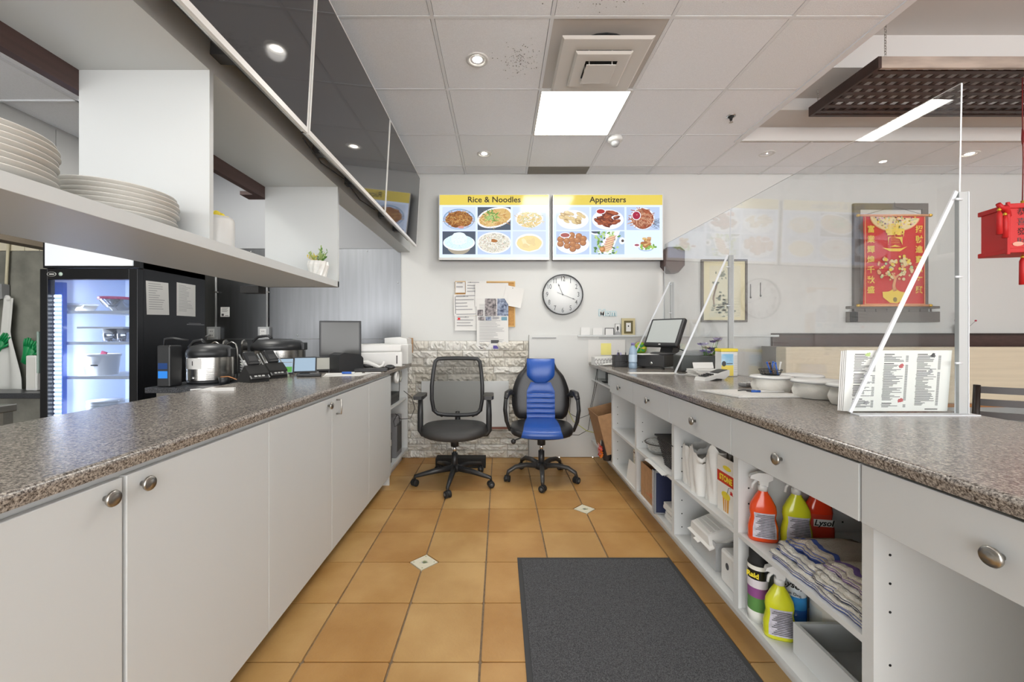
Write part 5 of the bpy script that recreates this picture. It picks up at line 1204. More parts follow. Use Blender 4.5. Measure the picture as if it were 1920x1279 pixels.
cab([(1060, 815, 4.0), (1085, 816, 3.9), (1103, 806, 3.85), (1108, 770, 3.88), (1119, 720, 3.88), (1121, 690, 3.95)], .0025, M_blackm, 'thin dark cable hanging off the right counter end')
cab([(1063, 745, 4.0), (1061, 770, 4.0), (1063, 800, 4.0), (1066, 818, 4.03)], .0022, M_grey, 'grey cable dropping straight from the wall outlet')
# ================================================================ contents of the right shelves (open side faces -x)
ZS, ZB = 0.470, 0.180
M_lab = mat('bottle back label', '#b9b6c0', rough=.5, var=.15, vscale=60)
def spray(x, y, z, rz, lab, body, trig=M_white, lysol=False):
    q = thing('spray_bottle', lab, 'spray bottle', (x, y, z), rz); q.scale = (.88, .88, .86)
    mb_ = mat('bottle ' + body, body, rough=.15, spec=.6)
    # local: wide axis = y, label face = -x
    pr = [(.052, .028, 0), (.056, .032, .008), (.055, .031, .06), (.046, .027, .10), (.050, .029, .125), (.047, .027, .15), (.030, .022, .185), (.018, .017, .205), (.016, .016, .215)]
    v = []; f = []; n = 28
    for a_, b_, zz in pr:
        for i in range(n):
            t = 2 * PI * i / n; c, s = math.cos(t), math.sin(t); r = (abs(c) ** 2.6 + abs(s) ** 2.6) ** (-1 / 2.6)
            v.append((b_ * r * c, a_ * r * s, zz))
    for j in range(len(pr) - 1):
        for i in range(n): f.append((j * n + i, j * n + (i + 1) % n, (j + 1) * n + (i + 1) % n, (j + 1) * n + i))
    f += [tuple(range(n))[::-1]]
    MB().add(v, f, mb_, smooth=True).part('body', q)
    def lb(sx, m):
        def fn(u, v_):
            zz = .018 + v_ * .105; k = 0
            while pr[k + 1][2] < zz: k += 1
            t = (zz - pr[k][2]) / (pr[k + 1][2] - pr[k][2]); b_ = pr[k][1] + (pr[k + 1][1] - pr[k][1]) * t; a_ = pr[k][0] + (pr[k + 1][0] - pr[k][0]) * t
            yy = (u - .5) * 2 * a_ * .78; r = max(0, 1 - (abs(yy) / a_) ** 2.6) ** (1 / 2.6)
            return (sx * (b_ * r + .0012), yy * -sx, zz)
        return MB().sheet(fn, 10, 8, m)
    L_ = lb(-1, M_lab if not lysol else mat('front label red', '#c03a26', rough=.4)).part('label', q, label='printed label')
    b = MB()
    if not lysol:
        for k in range(14): b.box(-.0345, -.0335 if k > 8 else -.0335, -.035, .035 - (k % 4) * .006, .026 + k * .0068, .028 + k * .0068, M_print)
        b.part('print', L_)['kind'] = 'stuff'
    else:
        MB().box(-.0350, -.0335, -.036, .036, .075, .105, M_paper).part('name_panel', L_); text('Lysol', .034, M_blackm, L_, (-.0355, 0, .09), rot=(R(90), 0, R(-90)), shear=.25, bold=.0006)
    MB().lathe([(.018, .212), (.018, .232), (.014, .236)], M_white, seg=20).part('collar', q)
    MB().prism([(.05, .262), (.046, .275), (.02, .288), (-.02, .290), (-.034, .282), (-.034, .262), (-.018, .252), (-.016, .232), (.012, .232), (.016, .252), (.03, .258)], -.013, .013, trig, 'x').part('spray_head', q)
    MB().tube([(0, .022, .256), (0, .036, .238), (0, .040, .215)], [.007, .006, .005], trig, 8).part('trigger', q)
    return q
spray(.975, 1.508, ZS, R(72), 'orange spray bottle at the far end of the towel shelf', '#d8481c')
spray(1.075, 1.475, ZS, R(75), 'yellow green spray bottle between two orange bottles on towel shelf', '#c9cc2a')
spray(1.175, 1.50, ZS, R(80), 'orange red bottle with a Lysol label at the back of the towel shelf', '#d23a1e', lysol=True)
spray(.972, 1.415, ZB, R(72), 'yellow green spray bottle standing alone on the bottom shelf', '#c9cc2a')
# aerosol cans on the bottom shelf
def can(x, y, z, r, h, bands, cap, lab, rz=0):
    q = thing('aerosol_can', lab, 'spray can', (x, y, z), rz)
    zz = 0
    for k, (hh, c) in enumerate(bands):
        MB().lathe([(r, zz), (r, zz + hh)], mat('can ' + c, c, rough=.25), seg=28, cap=(k == 0)).part('band', q); zz += hh
    MB().lathe([(r, zz), (r * .9, zz + .012), (r * .86, zz + .014), (r * .86, h), (r * .78, h + .004), (.0001, h + .004)], cap, seg=28).part('cap', q)
    return q
q = can(.955, 1.505, ZB, .034, .255, [(.04, '#d8dad6'), (.05, '#5c8a4c'), (.035, '#8a4f86'), (.03, '#d5cfd6'), (.035, '#1c1b18'), (.015, '#e4e2da')], M_blackm, 'black capped insect spray can with Raid label on the bottom shelf')
text('Raid', .025, M_yellow, q, (-.031, -.018, .172), rot=(R(90), 0, R(-60)), bold=.001)
q = can(1.065, 1.465, ZB, .033, .235, [(.075, '#1f5fb4'), (.045, '#3c8fcf'), (.06, '#d7dde2'), (.02, '#3a4a8a')], mat('navy cap', '#25345c', rough=.3), 'blue and white Lysol aerosol can behind the yellow bottle')
text('Lysol', .03, M_blackm, q, (-.030, -.022, .162), rot=(R(90), 0, R(-54)), shear=.25, bold=.0006); text('All in One', .014, M_blackm, q, (-.030, -.022, .132), rot=(R(90), 0, R(-54)))
# white tub
q = thing('white_tub', 'large plain white plastic jar at the back of the bottom shelf', 'jar', (1.15, 1.405, ZB)); q.scale = (.85, .85, .85)
MB().lathe([(.07, 0), (.076, .008), (.076, .15), (.07, .165), (.06, .17), (.06, .19), (.0001, .19)], mat('cream plastic', '#cfccc2', rough=.35), seg=32).part('jar', q); 
MB().lathe([(.0768, .03), (.0768, .13)], mat('jar label', '#bfc2bf', rough=.5), seg=14, a0=R(150), a1=R(205)).part('label', q, label='pale printed label')
q = thing('price_list', 'white sheet with tiny dotted print standing at the cupboard side', 'paper', (.955, 1.553, ZB + .002))
MB().box(0, .05, -.002, 0, 0, .225, M_paper).part('sheet', q); b = MB()
for k in range(16):
    b.box(.012, .016, -.0028, -.002, .02 + k * .0125, .023 + k * .0125, M_print); b.box(.022, .03, -.0028, -.002, .02 + k * .0125, .022 + k * .0125, M_printl)
b.part('print', q)['kind'] = 'stuff'
# upturned white drawer box at the bottom near end
q = thing('white_tray_box', 'shallow white laminate box lying on the near bottom shelf', 'box', (.97, 1.05, ZB))
MB().box(0, .46, -.01, .295, 0, .010, M_lam).part('bottom', q); MB().box(0, .012, -.01, .295, .010, .10, M_lam).part('wall', q); MB().box(.448, .46, -.01, .295, .010, .10, M_lam).part('wall', q); MB().box(.012, .448, .283, .295, .010, .10, M_lam).part('wall', q); MB().box(.012, .448, -.01, .002, .010, .10, M_lam).part('wall', q)
MB().tube([(1.22, 1.345, .285), (1.17, 1.30, .27), (1.16, 1.26, .24), (1.19, 1.19, .21), (1.14, 1.14, .20), (1.16, 1.09, .20), (1.20, 1.07, .197)], .0035, M_white, 6).thing('white_cable', 'thin white cord curling over the white laminate box', 'cord')
# towels
M_tow = [mat('terry white', '#d8d5cb', rough=.95, bump=.9, bscale=260), mat('terry cream', '#cdc5b6', rough=.95, bump=.9, bscale=260), mat('terry grey', '#b5ab9e', rough=.95, bump=.9, bscale=260)]
M_sb = [mat('stripe blue', '#3a4f8f', rough=.95), mat('stripe navy', '#2c3450', rough=.95), mat('stripe violet', '#6a5288', rough=.95)]
def towel(x, y, z, w, d, folds, rz, m, sm, lab, hgt=.014, sag=0.0, seed=1):
    # folded bar towel: the long fold edge faces -x, woven stripes run along y by that edge
    q = thing('folded_towel', lab, 'towel', (x, y, z), rz, group='folded striped bar towels')
    rnd = random.Random(seed); ph = rnd.uniform(0, 6)
    for k in range(folds):
        zc = (k + .5) * hgt; off = k * .007 + rnd.uniform(-.004, .004); ww = w + rnd.uniform(-.012, .012)
        def lift(v, top, xx=0.0): return (.0032 * math.sin(v * 13 + ph + k) + .0018 * math.sin(v * 29 + k * 2)) * ((k + 1) / folds if top else k / folds) - sag * (2 * v - 1) ** 2 * (k + (1 if top else 0)) / folds - (sag * 1.2 * (xx / d) ** 2 if top else 0)
        def edge(v): return off + .004 * math.sin(v * 17 + ph * 2 + k) + .002 * math.sin(v * 41 + k)
        def fn(u, v):
            yy = (v - .5) * ww; n_ = 16; i = u * n_ ; h = hgt * .5
            if i <= 6:   a = -PI / 2 - PI * 0 + (i / 6) * PI; x_ = edge(v) + h - math.cos(a) * h * 1.0; z_ = zc + math.sin(a) * h; top = a > 0
            elif i <= 11: t = (i - 6) / 5; x_ = edge(v) + h + (d - 2 * h) * t; z_ = zc + h; top = True
            elif i <= 12: x_ = edge(v) + d; z_ = zc; top = True
            else: t = (i - 12) / 4; x_ = edge(v) + d - (d - h) * t; z_ = zc - h; top = False
            return (x_, yy, max(.0004, z_ + lift(v, top, x_)))
        b = MB().sheet(fn, 16, 28, m); n = 17
        b.f.append(list(range(16))[::-1]); b.fm.append(0); b.fs.append(False); b.f.append([28 * n + i for i in range(16)]); b.fm.append(0); b.fs.append(False)
        f_ = b.part('fold', q)
        def stripe(u0, u1):
            def st(u, v):
                p = Vector(fn(u0 + u * (u1 - u0), v)); h = hgt * .5; i = (u0 + u * (u1 - u0)) * 16
                nrm = Vector((-math.cos(-PI / 2 + i / 6 * PI), 0, math.sin(-PI / 2 + i / 6 * PI))) if i <= 6 else Vector((0, 0, 1))
                return p + nrm * .0009
            MB().sheet(st, 3, 28, sm).part('stripe', f_)
        if k == folds - 1: stripe(.390, .415); stripe(.14, .17)
        elif k % 2 == 0: stripe(.10, .17); stripe(.23, .26)
    return q
zt = ZS
towel(.925, 1.205, zt, .36, .30, 2, R(1), M_tow[0], M_sb[0], 'white folded towel with blue stripes at the bottom of the towel pile', seed=2)
towel(.938, 1.262, zt + .029, .25, .27, 2, R(-2), M_tow[0], M_sb[0], 'white blue striped towel in the far half of the pile under the rumpled one', seed=3)
towel(.936, 1.120, zt + .030, .19, .26, 3, R(2), M_tow[0], M_sb[1], 'white towel with navy stripe in the middle of the near pile', seed=4)
towel(.952, 1.113, zt + .074, .172, .24, 2, R(-3), M_tow[1], M_sb[2], 'cream towel with violet stripe on top of the near towel pile', seed=5, sag=.006)
towel(.965, 1.275, zt + .060, .19, .24, 2, R(5), M_tow[2], M_sb[0], 'beige rumpled towel with dark blue stripe topping the far pile', seed=6, hgt=.020, sag=.022)
q = thing('green_bag', 'dark green glossy plastic bag at the back of the towel shelf', 'bag', (1.30, 1.13, ZS))
M_gb = mat('green plastic bag', '#0f6a3a', rough=.2)
MB().sheet(lambda u, v: ((.10 + .008 * math.sin(13 * u + 9 * v)) * math.sin(PI * min(.98, v * .55 + .42)) * math.cos(2 * PI * u), (.085 + .006 * math.sin(17 * u + 7 * v)) * math.sin(PI * min(.98, v * .55 + .42)) * math.sin(2 * PI * u), v * .20), 26, 14, M_gb).part('bag', q)
MB().prism([(-.1, 0), (.02, -.02), (.10, 0), (.02, .025)], 0, .005, mat('lime cloth', '#a8a83a', rough=.7)).thing('lime_cloth', 'flat lime green cloth lying behind the towel pile', 'cloth', (1.20, 1.12, ZS + .122), rz=R(100))

# ---- bay 2: bags and takeout
M_pb = mat('white plastic bag', '#dcdcd9', rough=.4, bump=.4, bscale=18)
def bag(x, y, w, d, h, lab, seed, m=M_pb, nm='plastic_bag', cat='bag'):
    q = thing(nm, lab, cat, (x, y, ZS)); r = random.Random(seed); p1, p2 = r.uniform(0, 6), r.uniform(0, 6)
    def fn(u, v):
        a = 2 * PI * u; c, s = math.cos(a), math.sin(a); k = (abs(c) ** 5 + abs(s) ** 5) ** (-1 / 5)
        t = 1 + .05 * math.sin(4 * a + p1) * v + .04 * math.sin(7 * a + p2 + 6 * v)
        return (d / 2 * k * c * t, w / 2 * k * s * t, v * h * (1 + (.10 * math.sin(3 * a + p2) + .05 * math.sin(9 * a)) * (v > .8)))
    MB().sheet(fn, 36, 14, m).part('bag', q)
    MB().box(-d * .35, d * .35, -w * .35, w * .35, .0, h * .82, mat('bag contents', '#b9b8b4', rough=.7, var=.2, vscale=30)).part('contents', q)
    return q
bag(1.02, 2.075, .11, .15, .195, 'narrow grey white plastic bag in the bag shelf far corner', 1)
bag(1.02, 1.96, .12, .18, .205, 'white plastic bag of supplies in the middle of the bag shelf', 2)
bag(1.05, 1.85, .095, .20, .235, 'tall white plastic bag beside the cardboard straw box', 3)
bag(1.22, 1.76, .2, .16, .24, 'clear crinkled bag behind the red and white carton', 4, m=mat('crinkled film', '#b5b2ac', rough=.25, bump=.9, bscale=40))
# STONE box
q = thing('carton', 'white red and yellow carton printed STONE on the bag shelf', 'carton', (.955, 1.635, ZS))
M_ct = mat('carton white', '#e2e0da', rough=.45); M_cr = mat('carton red', '#c2331c', rough=.45)
wy, wx, hh = .15, .12, .24
MB().box(0, wx, 0, .003, 0, hh, M_ct).box(0, wx, wy - .003, wy, 0, hh - .01, M_ct).box(0, .003, .003, wy - .003, 0, hh - .005, M_ct).box(wx - .003, wx, .003, wy - .003, 0, hh, M_ct).box(.003, wx - .003, .003, wy - .003, 0, .004, M_ct).part('box', q)
MB().box(-.0008, 0, 0, wy, .125, .172, M_cr).box(0, wx, -.0008, 0, .125, .172, M_cr).part('red_band', q, label='red printed band')
MB().prism([(.03 + .03 * math.cos(a) + .045, .195 + .010 * math.sin(a)) for a in [2 * PI * i / 20 for i in range(20)]], -.0012, 0, M_yellow, 'x').part('yellow_badge', q)
text('STONE', .034, M_yellow, q, (-.0018, wy * .55, .147), rot=(R(90), 0, R(-90)), bold=.0012, sx=.9, ext=.0003)
b = MB().prism([(.10, .01), (.065, .01), (.058, .075), (.108, .075)], -.0009, 0, mat('carton orange', '#d89a30', rough=.5), 'x').prism(ell(.083, .078, .032, .016, 16), -.0014, 0, M_yellow, 'x'); b.box(-.0012, 0, .074, .078, .012, .07, M_ct).box(-.0012, 0, .088, .092, .012, .07, M_ct); b.tube([(-.001, .075, .085), (-.001, .062, .118), (-.001, .045, .122)], .0012, M_grey, 5); b.part('drink_print', q)
MB().prism([(.030, .095), (.035, .10), (.032, .108), (.038, .104), (.042, .112), (.045, .104), (.051, .108), (.048, .10), (.053, .095)], -.0012, 0, M_red, 'x').part('leaf_mark', q)
b = MB()
for k in range(10): b.prism([(.01 + k * .0125, hh - .025), (.016 + k * .0125, hh + .005 + .008 * (k % 2)), (.0225 + k * .0125, hh - .025)], .03 + .006 * (k % 3), .034 + .006 * (k % 3), mat('inner film', '#55504a', rough=.3), 'x')
b.part('torn_flap', q)['kind'] = 'stuff'
for k in range(3): MB().box(0, .15, -.03, .03, 0, .0014, M_paper).thing('receipt', ['lowest', 'middle', 'topmost'][k] + ' of three white receipts in front of the printed carton', 'paper', (.93, 1.618 + k * .003, ZS + k * .0016), rz=R(-6 + 5 * k))
# foam takeout clamshells
M_foam = mat('foam', '#e0dfdb', rough=.6)
q = thing('plastic_bin', 'translucent white plastic bin full of foam takeout boxes', 'bin', (.955, 1.80, ZB)); M_bin = mat('bin plastic', '#c6c8c8', rough=.3, alpha=.7)
MB().box(0, .36, 0, .23, 0, .004, M_bin).box(0, .004, 0, .23, .004, .125, M_bin).box(.356, .36, 0, .23, .004, .125, M_bin).box(.004, .356, 0, .004, .004, .125, M_bin).box(.004, .356, .226, .23, .004, .125, M_bin).part('walls', q)
for k in range(5):
    t = thing('foam_box', ['outermost white foam clamshell box at the front of the bin', 'second white foam clamshell box leaning in the bin', 'third white foam clamshell box leaning in the bin', 'fourth white foam clamshell box leaning in the bin', 'rearmost white foam clamshell box leaning in the bin'][k], 'takeout box', (1.03 + .034 * k, 1.915, ZB + .125 + .0 * k), group='foam takeout boxes in the bin', rot=(0, R(-22), 0))
    M = TR((0, 0, 0))
    v = []
    def fr_(w, d, z): return [(-d, -w, z), (d, -w, z), (d, w, z), (-d, w, z)]
    b = MB(); rings = [fr_(.105, .105, 0), fr_(.105, .105, .006), fr_(.092, .092, .010), fr_(.080, .080, .045), fr_(.072, .072, .048)]
    vv = [p for r in rings for p in r]; ff = [[3, 2, 1, 0]] + [[j * 4 + i, j * 4 + (i + 1) % 4, j * 4 + 4 + (i + 1) % 4, j * 4 + 4 + i] for j in range(4) for i in range(4)] + [[16, 17, 18, 19]]
    if k == 0:
        b.add(vv, ff, M_foam); b.part('lid', t)
        for i in range(5): MB().box(-.06 + i * .024, -.05 + i * .024, -.070, .070, .048, .052, M_foam, bev=.0015).part('rib', t)
        MB().box(-.118, -.10, -.02, .02, -.002, .004, M_foam, bev=.001).part('tab', t)
    else: b.add([(x * .98, y, z * .5) for x, y, z in vv], ff, M_foam); b.part('lid', t)
q = thing('napkin_packet', 'white plastic packet with faint print on the bottom takeout shelf', 'packet', (.945, 1.63, ZB)); MB().box(0, .10, 0, .115, 0, .14, M_pb, bev=.012).part('packet', q); MB().prism(ell(.06, .085, .012, .014, 14), -.001, 0, M_print, 'x').part('print', q)
q = thing('green_packet', 'pale packet with a green label at the near side of the bottom takeout shelf', 'packet', (1.06, 1.61, ZB)); MB().box(0, .09, 0, .09, 0, .15, M_pb, bev=.012).part('packet', q); MB().box(-.001, .0, .01, .08, .10, .145, mat('pale green label', '#9cc29a', rough=.5)).part('label', q)

# ---- bay 3: basket, papers, cardboard box
q = thing('black_basket', 'black woven plastic basket on the shelf above the cardboard box', 'basket', (.935, 2.19, ZS + .006))
b = MB(); 
H_ = .16
for k in range(14):
    z = .006 + k * H_ / 14; e = .012 * k / 14 * 3
    b.box(-e, .0015 - e, -e, .17 + e, z, z + H_ / 14 * .5, M_dkgrey).box(-e, .26 + e, .17 + e, .1715 + e, z, z + H_ / 14 * .5, M_black).box(.26 + e, .2615 + e, -e, .17 + e, z, z + H_ / 14 * .5, M_black).box(-e, .26 + e, -e - .0015, -e, z, z + H_ / 14 * .5, M_black)
b.part('woven_wall', q)['kind'] = 'stuff'
b = MB()
for k in range(9): 
    y = .008 + k * .019; b.prism([(0 + .002, .0), (-.034, H_), (-.031, H_), (.005, 0)], y, y + .004, M_black, 'y')
for k in range(13): x = .01 + k * .02; b.box(x, x + .004, .172, .205, 0.0, .003, M_black).prism([(.170, 0), (.205, H_), (.208, H_), (.173, 0)], x, x + .004, M_black, 'x')
b.part('upright', q)['kind'] = 'stuff'
MB().box(0, .26, 0, .17, 0, .003, M_black).part('base', q)
MB().box(-.042, .302, -.042, .212, H_, H_ + .005, M_black).box(-.042, .302, .205, .212, H_, H_ + .008, M_black).part('rim', q)
q.location.x = .955
q = thing('glass_lid_dish', 'clear round glass dish with rim beside the black basket', 'dish', (1.03, 2.60, ZS)); MB().lathe([(.06, 0), (.075, .02), (.09, .06), (.098, .066), (.098, .07), (.088, .069), (.072, .025), (.0001, .01)], M_clr, seg=36).part('bowl', q); MB().lathe([(.098, .066), (.100, .069), (.098, .072)], M_dkgrey, seg=36, cap=False).part('rim', q); MB().lathe([(.0001, .095), (.05, .09), (.095, .072)], M_clr, seg=36).part('lid', q)
MB().lathe([(.03, 0), (.045, .05), (.043, .05), (.028, .003), (.0001, .003)], M_white, seg=20).thing('paper_cup', 'small white bowl behind the black basket', 'bowl', (1.30, 2.30, ZS))
for k in range(3): MB().sheet(lambda u, v: ((u) * .22, (v - .5) * .30, .002 - .05 * max(0, .22 - u) * (1 + k * .4)), 6, 4, M_paper).sheet(lambda u, v: ((1 - u) * .22, (v - .5) * .30, .0012 - .05 * max(0, .22 - (1 - u)) * (1 + k * .4)), 6, 4, M_paper).thing('loose_sheet', ['lowest loose white sheet sliding off the shelf under the basket', 'middle loose white sheet sliding off the shelf under the basket', 'top loose white sheet sliding off the shelf under the basket'][k], 'paper', (.89 + .006 * k, 2.36, ZS + .0015 * k + .001), rz=R(-3 + 3 * k))
q = thing('cardboard_box', 'open brown cardboard box on the bottom shelf under the basket', 'box', (.930, 2.43, ZB))
MB().box(0, .30, 0, .004, 0, .215, M_card).box(0, .30, .246, .25, 0, .215, M_card).box(0, .004, .004, .246, 0, .215, M_card).box(.296, .30, .004, .246, 0, .215, M_card).box(.004, .296, .004, .246, 0, .004, M_card).part('walls', q); 
b = MB().box(-.0008, 0, .05, .09, .04, .07, mat('faded red print', '#b06a4a', rough=.8)).box(-.0008, 0, .10, .15, .045, .05, mat('faded red print', '#b06a4a')); b.part('print', q)
q = thing('binder', 'navy binder with grey spine leaning in front of the cardboard box', 'binder', (.90, 2.385, ZB + .002), rot=(0, 0, R(-4)))
MB().box(0, .25, -.012, -.010, 0, .25, M_grey).box(0, .25, .022, .024, 0, .25, mat('navy board', '#1b2344', rough=.5)).part('cover', q); MB().box(0, .003, -.012, .024, 0, .25, mat('spine paper', '#aeb0b4', rough=.6, var=.15, vscale=60)).part('spine', q); MB().box(.006, .245, -.009, .021, .004, .245, M_paper).part('pages', q)
MB().box(0.012, .245, -.0145, -.0122, .01, .24, mat('navy board', '#1b2344')).part('pocket', q, label='navy blue cover face')
for k in range(5): MB().box(0, .24 - .01 * (k % 2), 0, .17, 0, .017, M_paper, bev=.001).thing('paper_ream', ['bottom', 'second', 'third', 'fourth', 'top'][k] + ' ream in the white paper stack on the bottom shelf', 'paper', (.945 + .006 * (k % 3), 2.175, ZB + k * .0175), rz=R(-2 + k))
# ---- bay 4: flowered bag, magazines, black statue
q = thing('flowered_bag', 'white paper bag with red flower and green vine print', 'bag', (.945, 2.76, ZB)); MB().box(0.02, .25, 0, .18, .0, .22, mat('vine print paper', '#cfc9b4', rough=.7)).part('bag', q)
b = MB(); rnd = random.Random(6)
for k in range(80):
    y, z = rnd.uniform(.01, .17), rnd.uniform(.02, .18); b.prism([(y + .008 * math.cos(a) * rnd.uniform(.5, 1.2), z + .008 * math.sin(a) * rnd.uniform(.5, 1.2)) for a in [2 * PI * i / 7 for i in range(7)]], .0185 - k * 1e-5, .02, rnd.choice([mat('print rose', '#b8605a', rough=.7), mat('print sage', '#7f8f6a', rough=.7), M_paper, mat('print sage', '#7f8f6a')]), 'x')
b.box(.0185, .02, .01, .17, .198, .208, mat('print brown', '#6d4a40', rough=.7)); b.part('flower_print', q)['kind'] = 'stuff'
for k in range(4): MB().box(0, .006, 0, .20, 0, .14 - .01 * k, [M_paper, M_grey, M_printl, M_white][k]).thing('magazine', ['outermost', 'second', 'third', 'innermost'][k] + ' thin magazine leaning before the flowered bag', 'magazine', (.925 + .006 * k, 2.775, ZB), rot=(0, R(8), 0))
q = thing('punch', 'black metal hole punch standing on the shelf above the flowered bag', 'tool', (1.0, 2.80, ZS)); MB().prism([(-.03, 0), (.03, 0), (.03, .02), (.0, .03), (.01, .11), (-.02, .13), (-.035, .12), (-.02, .05)], -.02, .02, M_black, 'y').part('body', q); MB().cyl((-.04, 0, .125), (.02, 0, .135), .010, M_black, 10).part('handle', q)
MB().box(-.06, .06, -.07, .07, 0, .035, M_white, bev=.004).thing('small_white_box', 'small low white box on the shelf by the black hole punch', 'box', (1.07, 2.96, ZS))
# ---- end bay: tilted cardboard, coil, white box, flower
q = thing('cardboard_box', 'tall brown cardboard box tilting out of the far open shelf', 'box', (.98, 3.50, .26), rot=(0, R(-14), 0))
MB().box(-.10, .20, -.16, -.156, 0, .33, M_card).box(-.10, .20, .206, .21, 0, .33, M_card).box(-.10, -.096, -.156, .206, 0, .33, M_card).box(.196, .20, -.156, .206, 0, .33, M_card).box(-.096, .196, -.156, .206, 0, .004, M_card).part('walls', q)
q = thing('paper_flower', 'orange and pink paper flowers with black diamond wrap in the far open shelf', 'flowers', (.895, 3.40, .18))
MB().lathe([(.03, 0), (.045, .05), (.05, .14), (.035, .2)], mat('black white wrap', '#2a2626', rough=.5), seg=14, cap=False).part('wrap', q); b = MB()
for k in range(4): b.prism([(-.012 + k * .0, .05 + k * .03), (.0, .075 + k * .03), (.012, .05 + k * .03), (0, .03 + k * .03)], -.052, -.050, M_paper, 'x')
b.part('diamond_print', q)
for k, c in enumerate(('#e07a28', '#d85a4a', '#e8a0a8', '#d8402c', '#e8c0b8')):
    f = MB(); cc = Vector((-.045, -.03 + .018 * k, .06 + .02 * ((k * 2) % 3)))
    for p in range(6): a2 = p * 1.05; leaf(f, cc, Vector((-.5, math.cos(a2), math.sin(a2))), .045, .016, mat('petal ' + c, c, rough=.6))
    f.part('blossom', q)
q = thing('wire_coil', 'grey coiled cable on the small shelf at the counter end', 'cable', (.985, 3.72, .815))
q2 = MB()
for k in range(4): q2.tube([(.0 + .012 * k, .055 * math.cos(a), .056 * math.sin(a) + .03) for a in [2 * PI * i / 20 for i in range(21)]], .0045, M_dkgrey, 6, caps=False)
q2.part('coil', q); MB().box(-.04, .06, -.055, .055, -.0248, -.02, M_blackm).part('plug_base', q)
MB().box(0, .16, 0, .10, 0, .10, M_lam, bev=.003).thing('small_white_box', 'upright small white box on the small shelf at the counter end', 'box', (.935, 3.42, .7901))
# ================================================================ left counter end shelf contents
q = thing('tape_roll', 'white roll of tape hanging at the end of the left counter', 'tape', (-.885, 3.62, .875)); MB().lathe([(.036, -.012), (.05, -.012), (.05, .012), (.036, .012), (.036, -.012)], M_white, seg=32, M=Matrix.Rotation(R(90), 4, 'Y') , cap=False).part('roll', q); MB().box(-.005, .005, -.002, .002, .0, .075, M_white, TR((0, 0, 0))).part('hook', q)
q.location = (-.888, 3.50, .86)
q = thing('tape_roll', 'clear wide roll of tape behind the white roll', 'tape', (-.95, 3.80, .84)); MB().lathe([(.038, -.024), (.055, -.024), (.055, .024), (.038, .024), (.038, -.024)], mat('clear tape', '#b4b5ac', rough=.25), seg=32, M=Matrix.Rotation(R(90), 4, 'Y'), cap=False).part('roll', q); MB().cyl((-.33, 0, 0), (.03, 0, 0), .004, M_nickel, 8).part('peg', q)
q = thing('router', 'black network box with vents on the left end shelf', 'router', (-1.03, 3.60, .619)); MB().box(-.10, .10, -.15, .17, 0, .085, M_black, bev=.004).part('case', q)
for k in range(6): MB().box(.1002, .102, -.12 + k * .045, -.09 + k * .045, .02, .06, M_dkgrey).part('port', q)
q = thing('computer_tower', 'grey computer tower on the bottom of the left end shelf', 'computer', (-1.06, 3.72, .126)); MB().box(-.12, .14, -.09, .10, 0, .36, mat('steel grey case', '#77777a', rough=.4), bev=.004).part('case', q); MB().box(.14, .143, -.07, .08, .05, .3, M_dkgrey).part('front_panel', q)
q = thing('black_box_unit', 'black power supply with white label in the left end shelf bottom', 'box', (-.99, 3.46, .126)); MB().box(-.06, .06, -.10, .05, 0, .26, M_black, bev=.004).part('case', q); MB().box(.06, .0612, -.08, .03, .15, .2, M_paper).part('label', q)
for pts, lab in (([(757, 733, 3.75), (772, 745, 3.75), (778, 765, 3.75), (770, 785, 3.7), (752, 786, 3.7), (742, 780, 3.7)], 'black cable looping out of the left end shelf'), ([(745, 777, 3.6), (738, 790, 3.58), (740, 800, 3.58), (750, 795, 3.58), (748, 780, 3.6), (741, 776, 3.6)], 'small black cable loop on the left end shelf'), ([(748, 690, 3.7), (749, 720, 3.62), (748, 745, 3.6)], 'thin black cable dropping from the left counter end')):
    MB().tube([P(*p) for p in pts], .003, M_blackm, 6).thing('cable', lab, 'cable')
# ================================================================ kitchen beyond the left counter
# glass door cooler
fx0, fx1, fy0, fy1 = -3.30, -2.60, 2.92, 3.59
q = thing('glass_door_cooler', 'tall black cooler with lit glass door and white header', 'cooler', ((fx0 + fx1) / 2, fy0, 0)); W = .35; D = .67
M_fb = mat('cooler black', '#17181b', rough=.3); M_fin = mat('cooler liner', '#c4d0e6', rough=.5)
def bx(*a, m=M_fb, n='panel', par=q, bev=0.0, label=None): return MB().box(*a, m, bev=bev).part(n, par, label=label)
bx(W - .035, W, .05, D, .1, 1.93, n='side_panel', label='black side panel'); bx(-W, -W + .035, .05, D, .1, 1.93, n='side_panel'); bx(-W + .035, W - .035, D - .04, D, .1, 1.93, n='back_panel')
bx(-W, W, .02, D, 1.71, 1.95, n='header_box'); bx(-W + .035, W - .035, .05, D - .04, .1, .22, n='base'); bx(-W, W, .03, D, 0, .1, n='plinth')
bx(-W + .022, W - .045, .012, .0205, 1.725, 1.925, m=mat('header light panel', '#dfe3e8', rough=.3, emit='#e4ecf4', estr=.2), n='header_light_panel', label='white lit header panel')
bx(-W + .035, W - .035, D - .045, D - .0405, .22, 1.70, m=M_fin, n='liner'); bx(-W + .0352, -W + .039, .06, D - .045, .22, 1.70, m=M_fin, n='liner'); bx(W - .039, W - .0352, .06, D - .045, .22, 1.70, m=M_fin, n='liner'); bx(-W + .04, W - .04, .06, D - .046, 1.70, 1.705, m=M_fin, n='liner')
